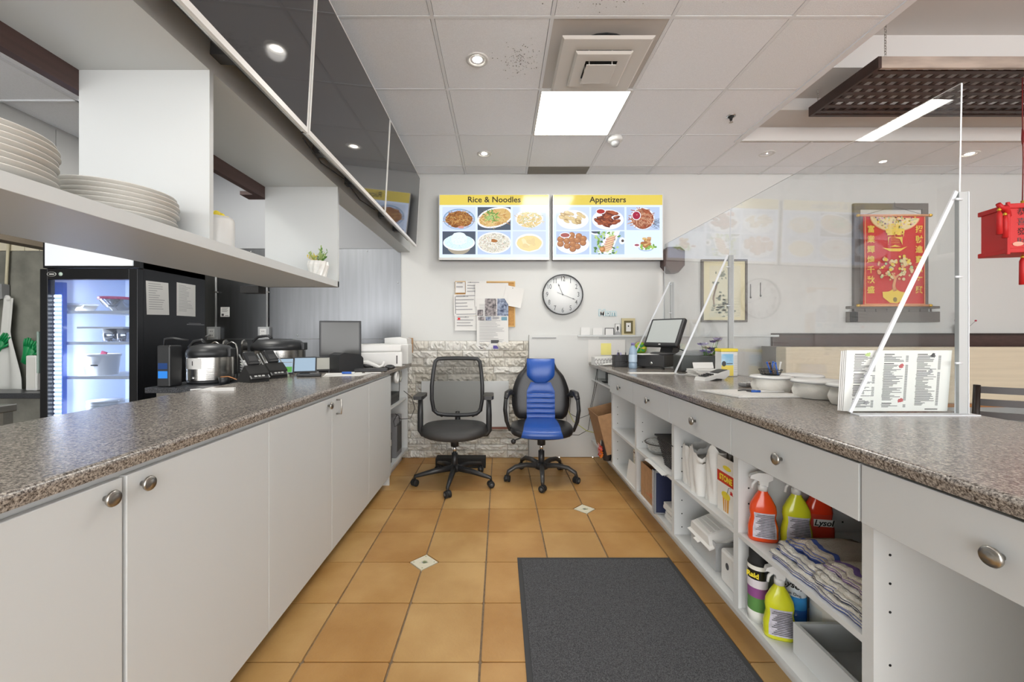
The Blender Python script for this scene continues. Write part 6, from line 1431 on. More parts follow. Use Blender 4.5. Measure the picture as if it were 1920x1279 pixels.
# door
d = bx(-W, -W + .055, 0, .05, .12, 1.70, n='door', label='black framed glass door', bev=.002)
for a in ((W - .06, W, 0, .05, .12, 1.70), (-W + .055, W - .06, 0, .05, 1.625, 1.70), (-W + .055, W - .06, 0, .05, .12, .20)): MB().box(*a, M_fb, bev=.002).part('door_frame', d)
M_fg_ = glassmat('cooler glass', tint='#eef3fb', haze=0.06, hazecol='#b8c4d8'); MB().box(-W + .055, W - .06, .020, .026, .20, 1.625, M_fg_).part('glass', d)
MB().box(-W - .015, -W - .0, -.01, .02, .95, 1.25, mat('steel green handle', '#7e9088', rough=.35), bev=.004).part('handle', d)
MB().box(-W + .068, -W + .102, -.001, 0, 1.658, 1.666, M_white).part('badge_print', d); MB().lathe([(.030, -.001), (.033, -.001), (.033, .0015), (.030, .0015)], M_white, seg=24, M=TR((-W + .085, -.0005, 1.662), rx=R(90)), cap=False, sy=.5).part('badge', d); MB().lathe([(.014, 0), (.014, .002), (.0001, .002)], mat('badge pale', '#bcd0c4', rough=.4), seg=20, M=TR((-W + .15, 0, 1.662), rx=R(90))).part('badge', d)
# LED strip
MB().box(-W + .058, -W + .115, .045, .075, .22, 1.61, mat('led channel', '#1d4ba8', rough=.3, emit='#1d4ba8', estr=.25)).part('led_channel', q, label='blue led channel')
MB().box(-W + .066, -W + .110, .036, .045, .22, 1.52, emitmat('led glow', '#c8dcff', 1.2)).part('led_tube', q)
M_ledd = emitmat('led dot', '#ffffff', 9.0)
b = MB()
for k in range(42): b.box(-W + .064, -W + .112, .034, .038, .23 + k * .031, .243 + k * .031, M_ledd)
b.part('led_dots', q)['kind'] = 'stuff'
l = bpy.data.lights.new('cooler_lamp', 'AREA'); l.shape = 'RECTANGLE'; l.size = .04; l.size_y = 1.3; l.energy = 9; l.color = (.93, .96, 1)
lo = bpy.data.objects.new('cooler_lamp', l); COL.objects.link(lo); lo.parent = q; lo.location = (-W + .13, .12, .95); lo.rotation_euler = (R(90), 0, R(-35))
shz = [1.395, 1.165, .91, .62]
for k, z in enumerate(shz):
    sh = MB().box(-W + .04, W - .04, .09, .10, z - .012, z + .010, M_white).box(-W + .04, W - .04, D - .06, D - .05, z - .006, z, M_white).part('shelf', q)
    for i in range(14): MB().box(-W + .06 + i * .044, -W + .064 + i * .044, .10, D - .06, z - .003, z + .001, M_white).part('wire', sh)
for x in (-W + .12, W - .12):
    b = MB().box(x - .008, x + .008, D - .05, D - .046, .25, 1.68, M_grey); b.part('shelf_rail', q)
MB().box(-.12, -.075, D - .0465, D - .0455, 1.60, 1.64, M_blue).part('sticker', q); MB().box(-.2, -.14, D - .0465, D - .0455, 1.57, 1.578, M_grey).part('sticker', q)
# papers on cooler side
def sidepaper(y0, y1, z0, z1, lab, n, rx=0):
    t = thing('taped_sheet', lab, 'paper', (fx1 + .001, (y0 + y1) / 2 , (z0 + z1) / 2), rot=(R(rx), 0, 0)); w, h = y1 - y0, z1 - z0
    MB().box(0, .001, -w / 2, w / 2, -h / 2, h / 2, M_paper).part('sheet', t); b = MB(); r = random.Random(n)
    for k in range(n): z = h * .42 - k * h * .82 / n; b.box(.001, .0013, -w * .4, -w * .4 + w * r.uniform(.3, .8), z, z + h * .2 / n, M_printl)
    b.part('print', t)['kind'] = 'stuff'
def ysd(px): return F * 2.60 / (937 - px)
sidepaper(ysd(274), ysd(316), Z(590, 3.07), Z(528, 3.07), 'white handwritten sheet taped to the cooler side, nearer one', 12, rx=2)
sidepaper(ysd(331), ysd(366), Z(593, 3.40), Z(533, 3.40), 'white typed sheet taped to the cooler side, farther one', 18)
MB().box(0, .0008, 0, .20, 0, .006, M_grey).box(0, .0008, .02, .16, .012, .015, M_grey).thing('side_inscription', 'two thin pale lines of print low on the cooler side', 'inscription', (fx1 + .0005, 3.38, Z(609, 3.4)))
# items in cooler
def inc(x, y, z): return (q.location.x + x, q.location.y + y, z)
t = thing('clear_tub', 'wide clear plastic tub on the top cooler shelf', 'tub', inc(-.22, .17, shz[0] + .011)); MB().lathe([(.075, 0), (.105, .05), (.11, .052), (.11, .056), (.1, .056), (.072, .004), (.0001, .003)], M_clr, seg=28, sx=1.0, sy=.8).part('bowl', t); MB().lathe([(.07, .003), (.095, .04), (.0001, .045)], mat('cream food', '#d9d0c0', rough=.8), seg=24, sy=.78).part('food', t)
t = thing('steel_bowl', 'steel mixing bowl with pink film on the top cooler shelf', 'bowl', inc(.045, .20, shz[0] + .011)); MB().lathe([(.05, 0), (.09, .03), (.125, .085), (.128, .088)], M_chrome, seg=32, cap=False).lathe([(.0001, .0), (.05, 0)], M_chrome, seg=32, cap=False).part('bowl', t); MB().lathe([(.129, .085), (.131, .105), (.0001, .107)], mat('pink film', '#e0587e', rough=.35), seg=32).part('film', t)
t = thing('cutting_board', 'white tray resting on two steel tins in the cooler', 'board', inc(.0, .20, shz[1] + .107)); MB().box(-.17, .17, -.12, .12, 0, .015, M_paper, bev=.003).part('board', t)
for k, x in enumerate((-.01, .095)): MB().lathe([(.048, 0), (.048, .095), (.045, .095), (.044, .003), (.0001, .003)], M_chrome, seg=24).thing('steel_tin', ['left steel tin under the white tray in the cooler', 'right steel tin under the white tray in the cooler'][k], 'tin', inc(x, .18, shz[1] + .011))
for k, x in enumerate((-.10, .14)):
    t = thing('white_pail', ['white handled pail on the middle cooler shelf, left one', 'white pail on the middle cooler shelf at the right, partly cut off'][k], 'pail', inc(x, .21 + .13 * k, shz[2] + .011)); MB().lathe([(.088, 0), (.10, .14), (.106, .142), (.106, .160), (.098, .160), (.086, .003), (.0001, .003)], M_white, seg=32).part('bucket', t)
    MB().tube([(-.106, 0, .13), (-.125, -.02, .09), (-.12, -.04, .05), (-.10, -.05, .03)], .003, M_white, 6).part('handle', t)
    if k == 0: MB().box(.0, .05, -.0985, -.092, .072, .082, M_print).part('print', t); MB().box(-.02, .02, -.06, -.05, .155, .19, mat('pink film', '#e0587e'), TR(ry=R(20))).part('scoop_handle', t)
for k in range(5): MB().lathe([(.10, 0), (.108, .012), (.108, .018), (.0001, .018)], M_white, seg=30).thing('pail_lid', ['lowest', 'second', 'third', 'fourth', 'top'][k] + ' of the stacked white pail lids in the bottom of the cooler', 'lid', inc(-.09 + .004 * (k % 2), .22, shz[3] + .011 + .019 * k))
MB().box(-.09, .09, -.10, .10, 0, .10, M_clr, bev=.006).thing('clear_box', 'clear plastic box at the cooler bottom right', 'box', inc(.15, .26, shz[3] + .011))

# kitchen counter behind the left worktop
KZ = .90
kt = thing('kitchen_counter', 'dark speckled kitchen counter behind the left worktop', 'counter', (0, 0, 0)); MB().box(-2.20, -1.56, 2.52, 4.06, KZ - .035, KZ, M_grank, bev=.004).part('worktop', kt); MB().box(-2.16, -1.58, 2.56, 4.06, 0.08, KZ - .035, M_steel2).part('cabinet_body', kt); MB().box(-2.12, -1.62, 2.60, 4.06, 0, .08, M_blackm).part('plinth', kt)
# rice cookers
def cooker(x, y, r, h, rz, lab, num=None, lidk=1.0):
    q = thing('rice_cooker', lab, 'rice cooker', (x, y, KZ), rz)
    MB().lathe([(r * .97, 0), (r * .97, .025)], M_black, seg=40).part('foot_ring', q); MB().lathe([(r, .025), (r, h)], M_steel2, seg=48, cap=False).part('body', q)
    MB().lathe([(r * .995, h - .03), (r * 1.02, h - .028), (r * 1.02, h), (r * .98, h + .018), (r * .80, h + .045), (r * .45, h + .058), (.0001, h + .062)], M_black, seg=48).part('lid', q)
    MB().tube([(-r * 1.0, 0, h + .01), (-r * 1.06, 0, h + .04), (-r * .85, 0, h + .075), (-r * .45, 0, h + .085), (-r * .3, 0, h + .06)], .011, M_black, 8).part('lid_handle', q)
    MB().box(r * .95, r * 1.12, -.03, .03, h - .03, h + .03, M_black, bev=.006).part('hinge', q)
    if num:
        def lp(u, v): a = R(-128 + 52 * u); return ((r + .0008) * math.cos(a), (r + .0008) * math.sin(a), h - .105 + v * .072)
        MB().sheet(lp, 10, 2, M_paper).part('number_label', q); a = R(-100); text(num, .04, M_blackm, q, ((r + .002) * math.cos(a), (r + .002) * math.sin(a), h - .068), rot=(R(90), 0, R(-10)), bold=.001)
    MB().lathe([(.010, 0), (.010, .004), (.0001, .004)], M_chrome, seg=12, M=TR((-.02, -r, .04), rx=R(90))).part('rivet', q)
    return q
cooker(-1.995, 2.81, .138, .205, 0, 'steel rice cooker labelled 1 with black lid in front of the cooler', '1')
cooker(-1.78, 3.28, .195, .235, 0, 'larger black lidded rice cooker behind the desk phones')
q = thing('dispenser', 'slim black dispenser with a glowing blue panel beside the rice cooker', 'dispenser', (-2.10, 2.59, KZ)); MB().box(-.042, .042, -.05, .05, 0, .26, M_black, bev=.008).part('body', q); MB().box(-.032, .026, -.0515, -.05, .055, .10, mat('blue panel', '#1f66b0', rough=.3, emit='#2a78c8', estr=.5)).part('display', q); MB().box(-.032, .026, -.0515, -.05, .112, .15, mat('blue panel dark', '#1a3e78', rough=.3)).part('panel', q); MB().tube([(-.03, 0, .26), (-.03, 0, .30), (.02, 0, .305), (.10, .02, .29)], .008, M_black, 8).part('handle', q)
q = thing('rack', 'chrome wire and steel rack behind the rice cooker', 'rack', (-1.90, 3.25, KZ)); 
for x in (-.12, .02): MB().prism([(-.03, 0), (-.03, .26), (-.02, .28), (.0, .29), (.02, .28), (.03, .26), (.03, 0)], x * 1.0, x + .012, M_steel2, 'x').part('end_plate', q)
for x in (-.16, -.04): MB().tube([(x, -.12, 0), (x, -.12, .22), (x + .02, -.12, .26), (x + .05, -.12, .275), (x + .08, -.12, .26), (x + .09, -.12, .22), (x + .09, -.12, 0)], .006, M_steel2, 8).part('wire_loop', q)
q.location = (-1.96, 3.08, KZ)
for k in range(5): MB().lathe([(.045, 0), (.062, .018), (.062, .022), (.056, .022), (.04, .004), (.0001, .003)], M_white if k > 2 else M_grey, seg=28).thing('small_bowl', ['bottom', 'second', 'middle', 'fourth', 'top'][k] + ' small bowl in the round stack on the steel stand', 'bowl', (-1.70, 2.78, KZ + .062 + k * .017), group='stack of small bowls')
q = thing('steel_stand', 'round steel dish stand under the stack of small bowls', 'stand', (-1.70, 2.78, KZ)); MB().lathe([(.05, 0), (.045, .01), (.015, .02), (.015, .045), (.07, .055), (.075, .06), (.0001, .061)], M_chrome, seg=32).part('stand', q)
q = thing('rice_spoon', 'wooden rice spoon resting in a dark cup beside the cooker', 'spoon', (-1.80, 2.66, KZ)); MB().lathe([(.028, 0), (.032, .05), (.03, .05), (.026, .003), (.0001, .003)], M_black, seg=20).part('cup', q); MB().tube([(-.02, 0, .05), (.03, -.005, .055), (.09, -.01, .035), (.12, -.01, .02)], [.010, .006, .006, .006], mat('spoon wood', '#a8703e', rough=.5), 8, flat=.5).part('spoon', q)
# outlets with conduits
def outlet(px0, px1, py0, py1, lab, ptop):
    Y = DW - .05; xa, xb_ = X(px0, Y), X(px1, Y); za, zb_ = Z(py1, Y), Z(py0, Y); w, h = xb_ - xa, zb_ - za
    q = thing('outlet_box', lab, 'outlet', ((xa + xb_) / 2, DW - .006, za)); MB().box(-w / 2, w / 2, -.05, 0, 0, h, mat('outlet steel', '#a6a8aa', rough=.35), bev=.003).part('box', q); MB().box(-w * .32, w * .25, -.053, -.05, h * .15, h * .85, M_white, bev=.002).part('face_plate', q)
    for z in (.35, .65): MB().box(-.014, -.010, -.0545, -.053, h * z - .006, h * z + .006, M_blackm).box(.004, .008, -.0545, -.053, h * z - .006, h * z + .006, M_blackm).part('socket', q)
    MB().cyl((.02, -.02, h), (.02, -.02, Z(ptop, DW) - za), .009, mat('conduit grey', '#b9babb', rough=.4), 10).part('conduit', q); MB().box(.0, .04, -.032, -.01, .47, .48, M_nickel).part('clamp', q)
    return q
q = outlet(388, 408, 613, 637, 'steel wall outlet with a plugged cord, left of the sticker', 430); MB().tube([(-.01, -.055, .05), (-.04, -.09, .03), (-.07, -.15, -.06), (-.08, -.3, -.14)], .008, M_grey, 8).part('cord', q)
outlet(484, 505, 613, 637, 'steel wall outlet with an empty socket above the larger rice cooker', 330)
q = thing('wall_sticker', 'square white printed sticker on the stainless wall', 'sticker', (X(423, DW), DW - .007, Z(585, DW))); MB().box(-.045, .045, -.001, 0, -.048, .048, M_paper).part('sticker', q)
b = MB()
for k in range(4): b.box(-.03, .03 - .01 * (k % 2), -.0014, -.001, .035 - k * .011, .038 - k * .011, M_print)
b.box(-.035, -.012, -.0014, -.001, -.04, -.018, M_print).box(.0, .035, -.0014, -.001, -.04, -.035, M_print).part('print', q)
# far kitchen wall: apron, gloves, conduit, counter, steel table
YK = DW - .03
q = thing('conduit', 'cream electrical conduit and grey box on the far kitchen wall', 'conduit', (X(15, YK), YK, Z(562, YK))); MB().cyl((0, -.02, 0), (.03, -.02, .62), .012, mat('cream pipe', '#c9c2a8', rough=.5), 10).part('pipe', q); MB().box(-.12, .02, -.07, 0, -.0, .15, M_grey, bev=.004).part('box', q)
q = thing('white_apron', 'white apron hanging from a knob on the far kitchen wall', 'apron', (X(24, YK), YK - .02, Z(560, YK))); MB().lathe([(.012, 0), (.03, .02), (.03, .03), (.0001, .035)], M_white, seg=14, M=Matrix.Rotation(R(90), 4, 'X')).part('knob', q)
def ap(u, v): w = .05 + .10 * min(1, max(0, v - .25) * 3) + .16 * max(0, v - .3); return ((u - .5) * 2 * w - .10 * v + .02, -.03 - .03 * math.sin(u * 9) * (0.3 + v), -v * 1.32)
MB().sheet(ap, 16, 20, mat('apron cloth', '#cfd0cc', rough=.85)).part('cloth', q)
M_glv = mat('green gloves', '#128a4e', rough=.4)
for k, (px, py, dx, dz, lab) in enumerate(((52, 650, .05, .22, 'left green rubber glove hanging right of the white apron'), (62, 655, .12, .20, 'right green rubber glove hanging right of the white apron'), (6, 640, .07, .10, 'green rubber glove left of the white apron'), (60, 762, .12, .04, 'green rubber glove lying below the far counter'))):
    p = P(px, py, YK - .06); q = thing('rubber_glove', lab, 'glove', p, group='green rubber gloves'); M = Matrix.Rotation(-math.atan2(dx, dz), 4, 'Y').inverted()
    MB().tube([(0, 0, -.16), (0, 0, -.08), (0, 0, 0)], [.035, .03, .04], M_glv, 10, M, flat=.5, up=(0, 1, 0)).part('palm', q)
    for i in range(4): MB().tube([(-.03 + i * .02, 0, -.01), (-.034 + i * .0225, -.006, .04 + .012 * (i in (1, 2))), (-.036 + i * .024, -.004, .075 + .014 * (i in (1, 2)))], [.011, .010, .007], M_glv, 8, M).part('finger', q)
    MB().tube([(.03, 0, -.06), (.055, -.005, -.02), (.06, -.005, .015)], [.012, .011, .008], M_glv, 8, M).part('finger', q)
kz = Z(733, 3.8)
q = thing('far_counter', 'dark granite ledge against the far kitchen wall', 'counter', (-4.7, 3.85, 0)); MB().box(-.45, .62, -.2, .08, kz - .05, kz, M_grank, bev=.004).part('worktop', q); MB().box(-.4, .60, -.15, .08, 0, kz - .05, M_kwall).part('body', q)
q = thing('white_appliance', 'white upright plastic box beside the cooler on the far ledge', 'box', (X(70, 3.85), 3.85, kz)); MB().box(-.055, .05, -.05, .05, 0, .33, M_white, bev=.01).part('body', q); MB().box(-.04, .035, -.052, -.05, .02, .31, mat('offwhite', '#cfcfca', rough=.4)).part('door', q)
tx = P(33, 757, 2.0); q = thing('steel_table', 'small stainless steel prep table at the left edge', 'table', (tx.x - .3, 1.9, 0)); zt_ = tx.z
MB().box(-.3, .3, -.3, .1, zt_ - .035, zt_, M_steel2, bev=.004).part('top', q)
for sx in (-.27, .27):
    for sy in (-.27, .07): MB().box(sx - .02, sx + .02, sy - .02, sy + .02, 0, zt_ - .035, M_steel2).part('leg', q)

# ================================================================ things on the left worktop
def phone(x, y, rz, lab):
    q = thing('cordless_phone', lab, 'phone', (x, y, CT), rz, group='cordless phones on the left counter')
    q.scale = (1.15, 1.15, 1.15)
    MB().prism([(-.055, 0), (.06, 0), (.06, .012), (-.01, .085), (-.055, .045)], -.05, .05, M_blackm, 'x').part('base', q)
    def s(t, o, z=0): return TR((0, 0, 0)) 
    M = TR((0, .055, .012)) @ Matrix.Rotation(R(0), 4, 'Z')
    th = R(46); Mt = TR((0, -.058, .012)) @ Matrix.Rotation(th, 4, 'X')
    MB().box(-.045, .045, .0, .085, .0, .012, M_black, Mt, bev=.004).part('keypad', q, label='keypad with silver buttons')
    for sx in (-.048, .043): MB().box(sx, sx + .005, 0, .165, .010, .0145, mat('silver trim', '#c2c3c4', rough=.25, metal=.6), Mt).part('trim', q)
    b = MB()
    for i in range(5):
        for j in range(3): b.box(-.026 + j * .019, -.013 + j * .019, .010 + i * .013, .018 + i * .013, .012, .0145, mat('pale key', '#c4c4c2', rough=.4), Mt)
    b.part('keys', q)['kind'] = 'stuff'
    MB().box(-.030, .030, .088, .175, .004, .026, M_black, Mt, bev=.008).part('handset', q); MB().box(-.02, .02, .105, .14, .026, .0268, M_dkgrey, Mt).part('display', q)
phone(-1.465, 2.42, R(60), 'nearer black cordless phone in its charging cradle')
phone(-1.465, 2.63, R(60), 'farther black cordless phone in its charging cradle')
def tablet(px, py, Y, w, h, rz, lean, lab, scr, nm='tablet'):
    p = P(px, py, Y); q = thing(nm, lab, 'tablet', (p.x, Y, CT), rz); Mt = TR((0, 0, .012), rx=R(-lean))
    MB().box(-w / 2, w / 2, 0, .010, 0, h, M_black, Mt, bev=.004).part('case', q); MB().box(-w / 2 + .01, w / 2 - .01, -.0008, 0, .012, h - .01, scr, Mt).part('display', q)
    MB().prism([(.012, 0), (.10, 0), (.09, .01), (.07, h * .45), (.055, h * .5), (.03, .012)], -w * .2, w * .2, M_dkgrey, 'x').part('stand', q)
    return q, Mt
S1 = emitmat('tablet blue screen', '#b3cbe0', .62); S2 = mat('tablet reflective screen', '#8a8a84', rough=.15, emit='#a6a49a', estr=.35)
q, Mt = tablet(527, 695, 2.72, .155, .125, R(22), 30, 'tablet showing a pale blue and green screen beside the phones', S1)
MB().box(-.064, .064, -.0014, -.0008, .014, .055, emitmat('tablet green', '#6cc05a', .55), Mt).part('green_panel', q); MB().box(-.066, .066, -.0014, -.0008, .086, .090, M_grey, Mt).part('toolbar', q)
MB().box(-.05, .05, -.006, .004, .0, .012, mat('pale green edge', '#bfd0b8', rough=.5)).part('foot', q)
tablet(571, 697, 2.85, .155, .125, R(22), 30, 'tablet with a plain pale blue screen, middle of three', S1)
tablet(606, 693, 3.00, .155, .12, R(20), 34, 'tablet with a dim grey reflecting screen and small note', S2)[0]
MB().box(-.075, .075, -.022, .022, 0, .018, M_black, bev=.007).thing('remote_reader', 'flat black card reader lying before the middle tablet', 'card reader', (X(590, 2.78), 2.70, CT), rz=R(12))
# monitor
p = P(638, 668, 3.45); q = thing('monitor', 'black flat desktop monitor at the far end of left counter', 'monitor', (X(638, 3.31), 3.31, CT), R(12)); w = .32
MB().box(-w / 2, w / 2, -.0, .03, .10, .39, M_black, bev=.004).part('case', q); MB().box(-w / 2 + .014, w / 2 - .014, -.001, 0, .118, .376, mat('monitor display', '#4a4a48', rough=.2)).part('display', q)
MB().box(-.04, .04, .015, .05, .01, .12, M_black).part('neck', q); MB().lathe([(.085, 0), (.085, .008), (.05, .014), (.0001, .016)], M_black, seg=30).part('base', q)
# receipt printer black
q = thing('receipt_printer', 'black receipt printer in front of the desktop monitor', 'printer', (X(650, 3.06), 3.06, CT), R(52)); MB().prism([(-.10, 0), (.10, 0), (.10, .10), (.07, .13), (-.06, .145), (-.10, .13)], -.065, .065, M_black, 'y').part('case', q); MB().box(.1, .104, -.05, .05, .02, .105, mat('taupe plastic', '#6b655f', rough=.4), bev=.001).part('front_frame', q, label='taupe front frame'); MB().box(.104, .105, -.032, .032, .038, .09, M_blackm).part('paper_slot', q)
# white printer
q = thing('office_printer', 'boxy white office printer at the far end of the left counter', 'printer', (X(708, 3.5) - .02, 3.56, CT), R(18)); MB().box(-.19, .20, -.16, .17, .004, .13, M_white, bev=.008).part('lower_case', q); MB().box(-.185, .195, -.155, .165, .13, .195, M_white, bev=.014).part('upper_case', q, label='white upper scanner case')
MB().box(-.15, .14, -.162, -.158, .03, .12, mat('printer front', '#cfcfcd', rough=.4)).part('front_flap', q); MB().box(.15, .16, -.163, -.158, .03, .1, M_dkgrey).part('slot', q)
MB().lathe([(.10, .195), (.10, .199), (.0001, .199)], mat('printer recess', '#c8c8c6', rough=.5), seg=30, sx=1.2).part('top_recess', q)
q = thing('label_printer', 'small rounded white label printer behind the office printer', 'printer', (X(735, 3.85), 3.86, CT)); MB().box(-.13, .17, -.09, .09, .0, .19, M_white, bev=.01).part('case', q); MB().prism([(-.05, .19), (.16, .19), (.155, .24), (.08, .255), (.0, .25), (-.05, .245)], -.08, .08, M_white, 'y').part('cover', q)
q = thing('clear_organiser', 'clear plastic sheet holder of papers against the wall by the printer', 'holder', (X(755, 3.98), 3.97, CT)); MB().box(-.07, .09, -.06, .0, .002, .24, mat('frosted plastic', '#d2d6d8', rough=.3), bev=.006).part('holder', q); MB().box(-.05, .10, .001, .02, .10, .245, M_card).part('card_edge', q)
# keyboard, mouse, handset, papers, marker
q = thing('keyboard', 'black compact keyboard in front of the white office printer', 'keyboard', (X(692, 3.05), 3.10, CT), R(14)); MB().box(-.12, .12, -.045, .045, 0, .018, M_black, bev=.004).part('case', q)
for i in range(4): MB().box(-.11, .11, -.038 + i * .02, -.024 + i * .02, .018, .0215, M_dkgrey).part('key_row', q)
MB().ball((0, 0, .012), .03, M_black, 16, sc=(1.4, .9, .7)).thing('mouse', 'black computer mouse at the far corner of left counter', 'mouse', (X(733, 3.25), 3.22, CT + .008))
q = thing('barcode_scanner', 'white and black curved handset leaning before the printer', 'scanner', (X(678, 3.2) + .05, 3.25, CT), R(20)); MB().tube([(-.06, 0, .05), (-.02, 0, .055), (.03, 0, .035), (.07, 0, .015), (.10, 0, .03), (.11, 0, .06)], [.018, .02, .016, .012, .010, .008], M_white, 10).part('body', q); MB().tube([(-.07, 0, .045), (-.03, -.004, .030), (.02, 0, .012)], [.016, .018, .01], M_black, 10).part('grip', q)
for k, (dx, dy, a, lab) in enumerate(((0, 0, 10, 'lowest white paper sheet on the left counter by the marker'), (.03, .03, -6, 'middle white paper sheet on the left counter by the marker'), (-.02, .05, 18, 'top white paper sheet on the left counter by the marker'))):
    MB().box(-.12, .12, -.08, .08, 0, .0012, M_paper).thing('loose_sheet', lab, 'paper', (X(650, 2.85) + dx, 2.80 + dy, CT + k * .0014), R(a))
q = thing('marker', 'blue capped marker lying on the white papers', 'marker', (X(648, 2.8), 2.83, CT + .0125)); MB().cyl((-.035, 0, 0), (.03, 0, 0), .008, M_blue, 12).part('barrel', q); MB().cyl((.03, 0, 0), (.05, .004, 0), .006, M_white, 12).part('cap', q)
MB().cyl((-.05, 0, 0), (.06, .01, 0), .004, M_white, 8).thing('pen', 'thin white pen in front of the black keyboard', 'pen', (X(700, 2.95), 2.92, CT + .0045))
MB().tube([(-.06, .02, .006), (-.03, .045, .006), (.0, .02, .006), (.05, .0, .006)], .004, M_white, 6).box(.04, .14, -.012, .012, .0, .014, M_paper).thing('white_strap', 'small white clip and cord on the left counter before rice cooker', 'clip', (-1.46, 2.0, CT), R(15))

# ================================================================ dining side
# trellis
tz0, tz1 = 2.86, 2.93; tx0, tx1 = 2.335, 5.6; ty0, ty1 = 2.507, 3.03
M_tre = mat('trellis wood', '#3a2a26', rough=.5, var=.15, vscale=12); M_trf = mat('trellis rail sheen', '#a2958b', rough=.35, var=.25, vscale=5, stretch=(.6, 3, 3))  # front rail is paled to paint in a whitish reflection
q = thing('ceiling_trellis', 'dark wooden lattice trellis hanging by chains over the dining side', 'trellis', (tx0, ty0, tz0)); L_ = tx1 - tx0; D_ = ty1 - ty0
MB().box(0, L_, -.02, 0, 0, tz1 - tz0, M_trf, bev=.001).part('front_rail', q); MB().box(0, L_, D_, D_ + .02, 0, tz1 - tz0, M_tre).part('rear_rail', q); MB().box(-.02, 0, -.02, D_ + .02, 0, tz1 - tz0, M_tre).part('end_rail', q); MB().box(L_, L_ + .02, -.02, D_ + .02, 0, tz1 - tz0, M_tre).part('end_rail', q)
SL = MB().box(0, L_, -.016, .016, .004, .011, M_tre).mesh('slat'); SC = MB().box(-.016, .016, 0, D_, .011, .018, M_tre).mesh('slat')
for k in range(7): o = bpy.data.objects.new('slat', SL); COL.objects.link(o); o.parent = q; o.location = (0, .035 + k * .0755, 0)
for k in range(int(L_ / .078)): o = bpy.data.objects.new('cross_slat', SC); COL.objects.link(o); o.parent = q; o.location = (.04 + k * .078, 0, 0)
for (x, y, zt2) in ((.05, .01, 3.26), (.02, D_ - .02, 3.04)):
    b = MB(); z = tz1
    n = 0
    while z < zt2: 
        a = R(90) if n % 2 else 0; pts = [(x + .006 * math.cos(t) * math.cos(a), y + .006 * math.cos(t) * math.sin(a), z - tz0 + .008 + .011 * math.sin(t)) for t in [2 * PI * i / 8 for i in range(9)]]
        b.tube(pts, .0018, M_nickel, 5, caps=False); z += .017; n += 1
    b.part('chain', q)
# lantern
lx, ly = X(1917, 2.6), 2.60; lz0, lz1 = Z(478, 2.6), Z(388, 2.6)
M_lr = mat('lantern red', '#c41a1c', rough=.5); q = thing('paper_lantern', 'red paper lantern with black characters and hanging tassels', 'lantern', (lx, ly, lz0), R(-12)); h = lz1 - lz0; w = .145
MB().box(-w, w, -.09, .09, 0.02, h - .02, M_lr).part('body', q); 
for zz, e in ((0, .012), (h - .03, .012)): MB().box(-w - e, w + e, -.09 - e, .09 + e, zz, zz + .03, M_red, bev=.004).part('rim', q)
for x in (-w - .01, 0, w + .01): MB().box(x - .008, x + .008, -.105, -.09, -.01, h + .01, M_red, bev=.003).part('post', q)
for x, chs in ((-.10, '恭喜發財'), (.04, '年年有餘')): 
    for k, c in enumerate(chs): text(c, .05, M_blackm if k % 2 == 0 else M_dkgrey, q, (x + .02, -.0915, h * (.82 - .2 * k)), name='character')
for x in (-.10, -.02, .08): MB().prism(ell(x, .055, .028, .014, 12), -.094, -.090, mat('floral pink gold', '#dca08a', rough=.5), 'y').part('floral_print', q)
def tassel(x, y, z, l, par):
    t = MB().lathe([(.003, 0), (.010, -.012), (.008, -.02)], M_gold, (x, y, z), 10).part('tassel', par, label='red tassel with gold bead'); MB().lathe([(.007, -.02), (.014, -.04), (.015, -l), (.0001, -l)], M_red, (x, y, z), 12).part('fringe', t)
MB().tube([(-w, -.08, h * .75), (-w - .03, -.10, h * .92), (-w - .06, -.12, h * .90), (-w - .085, -.13, h * .98)], [.02, .022, .016, .012], M_red, 10).part('dragon_arm', q); MB().tube([(w, -.08, h * .75), (w + .05, -.10, h * .92), (w + .10, -.12, h * .90), (w + .13, -.13, h * .98)], [.02, .022, .016, .012], M_red, 10).part('dragon_arm', q)
tassel(-w - .08, -.13, h * .90, .165, q); tassel(-w - .035, -.11, h * .82, .16, q); tassel(0, 0, 0, .19, q); tassel(w + .12, -.13, h * .9, .165, q)
MB().tube([(0, 0, h), (0, 0, h + .04)], .008, M_gold, 8).part('hook', q)
MB().tube([(0, 0, h + .03), (.004, 0, h + .3), (0, 0, h + .62), (0, 0, tz0 + .012 - lz0)], .003, mat('red cord', '#7a1f22', rough=.6), 6).tube([(0, 0, h + .40), (.006, 0, h + .44), (0, 0, h + .50)], [.003, .010, .003], mat('red cord', '#7a1f22'), 8).part('hanging_cord', q)
# wood band and booth
YB_ = DW; bz1, bz0 = Z(625, 4.05), Z(664, 4.05)
q = thing('wall_band', 'dark wood band along the dining wall behind the booth', 'wood band', (X(1450, 4.05), DW, bz0)); W_ = XR - X(1450, 4.05) - .02
MB().box(0, W_, -.04, 0, 0, bz1 - bz0, M_brown, bev=.003).part('band', q); MB().box(0, W_, -.045, -.04, bz1 - bz0 - .02, bz1 - bz0, M_dwood).part('top_edge', q)
for k in range(1): MB().box(.16, .36, -.042, -.04, .145, .155, M_dkgrey).part('slot', q)
q = thing('booth_end', 'grey brown panel at the left end of the booth', 'panel', (X(1443, 3.9), 3.84, 0)); MB().box(0, .16, -.05, .18, 0, Z(650, 3.85), mat('grey brown laminate', '#6c645d', rough=.5)).part('panel', q)
M_bei = mat('beige booth vinyl', '#c9bfa9', rough=.55, var=.05, vscale=4, stretch=(.4, 1, 8)); M_bei2 = mat('booth seam', '#b3a78e', rough=.6)
yb_ = 3.62; q = thing('booth_bench', 'long beige upholstered booth bench along the dining wall', 'bench', (X(1474, yb_), yb_, 0)); W_ = XR - X(1474, yb_) - .05; zt3, zb3 = Z(651, yb_), Z(757, yb_)
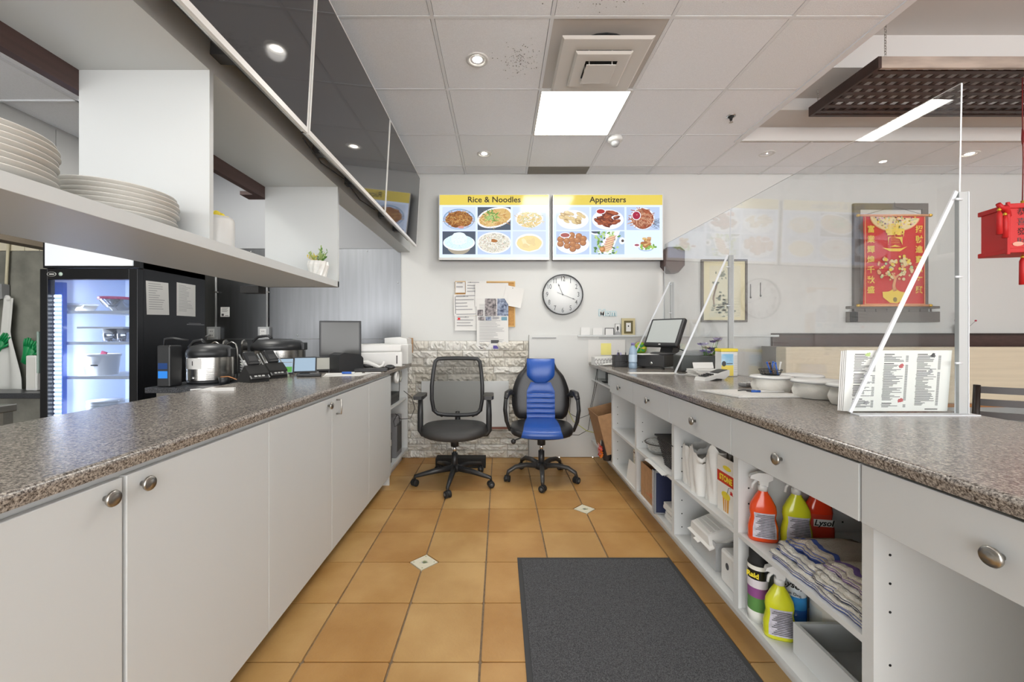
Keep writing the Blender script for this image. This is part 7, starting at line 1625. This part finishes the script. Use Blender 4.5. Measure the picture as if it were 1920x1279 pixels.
MB().box(0, W_, 0, .14, zb3, zt3, M_bei, bev=.012).part('backrest', q); MB().box(0, W_, -.40, .0, .36, .44, M_bei, bev=.015).part('seat', q); MB().box(0, W_, -.012, 0, zb3 - .03, zb3, mat('orange wood strip', '#9a6a3e', rough=.4)).part('trim_strip', q); MB().box(0, W_, -.37, .14, 0, .36, mat('booth base', '#8f857a', rough=.6)).part('base', q)
# ladder back chair
yc_ = 2.55; q = thing('ladder_back_chair', 'dark brown ladder back dining chair beyond the right counter', 'chair', (3.47, yc_ + .2, 0), R(-24)); zc = Z(724, 2.72)
M_ch = mat('chair black brown', '#1c1310', rough=.35)
for s in (-1, 1): MB().tube([(s * .2, .0, 0), (s * .2, -.02, .45), (s * .2, -.05, zc)], [.018, .021, .019], M_ch, 8).part('back_leg', q); MB().tube([(s * .19, .40, 0), (s * .19, .40, .44)], .018, M_ch, 8).part('front_leg', q)
for k in range(4): MB().sheet(lambda u, v: ((u - .5) * .40, -.045 - .035 * math.sin(PI * u) - .0, zc - .055 - k * .085 + v * .045), 10, 2, M_ch).sheet(lambda u, v: ((.5 - u) * .40, -.030 - .035 * math.sin(PI * u), zc - .055 - k * .085 + v * .045), 10, 2, M_ch).sheet(lambda u, v: ((u - .5) * .40, -.045 - .035 * math.sin(PI * u) + v * .015, zc - .010 - k * .085), 10, 1, M_ch).part('slat', q)
MB().box(-.22, .22, -.02, .42, .44, .475, M_ch, bev=.012).part('seat', q)
# dry flower sprig
q = thing('red_sprig', 'thin red artificial blossom sprig on the dining wall band', 'plant', (X(1808, 4.0), 4.04, bz1)); MB().lathe([(.02, 0), (.03, .05), (.02, .09)], M_dkgrey, seg=12, cap=False).part('vase', q)
rnd = random.Random(8)
for k in range(7):
    e = Vector((rnd.uniform(-.06, .16), 0, rnd.uniform(.10, .22))); MB().tube([(0, 0, .05), e * .6 + Vector((.01, 0, 0)), e], .0015, M_dkgrey, 5).part('stem', q); MB().ball(tuple(e), .009, mat('sprig red', '#b8455a', rough=.6), 8).part('blossom', q)
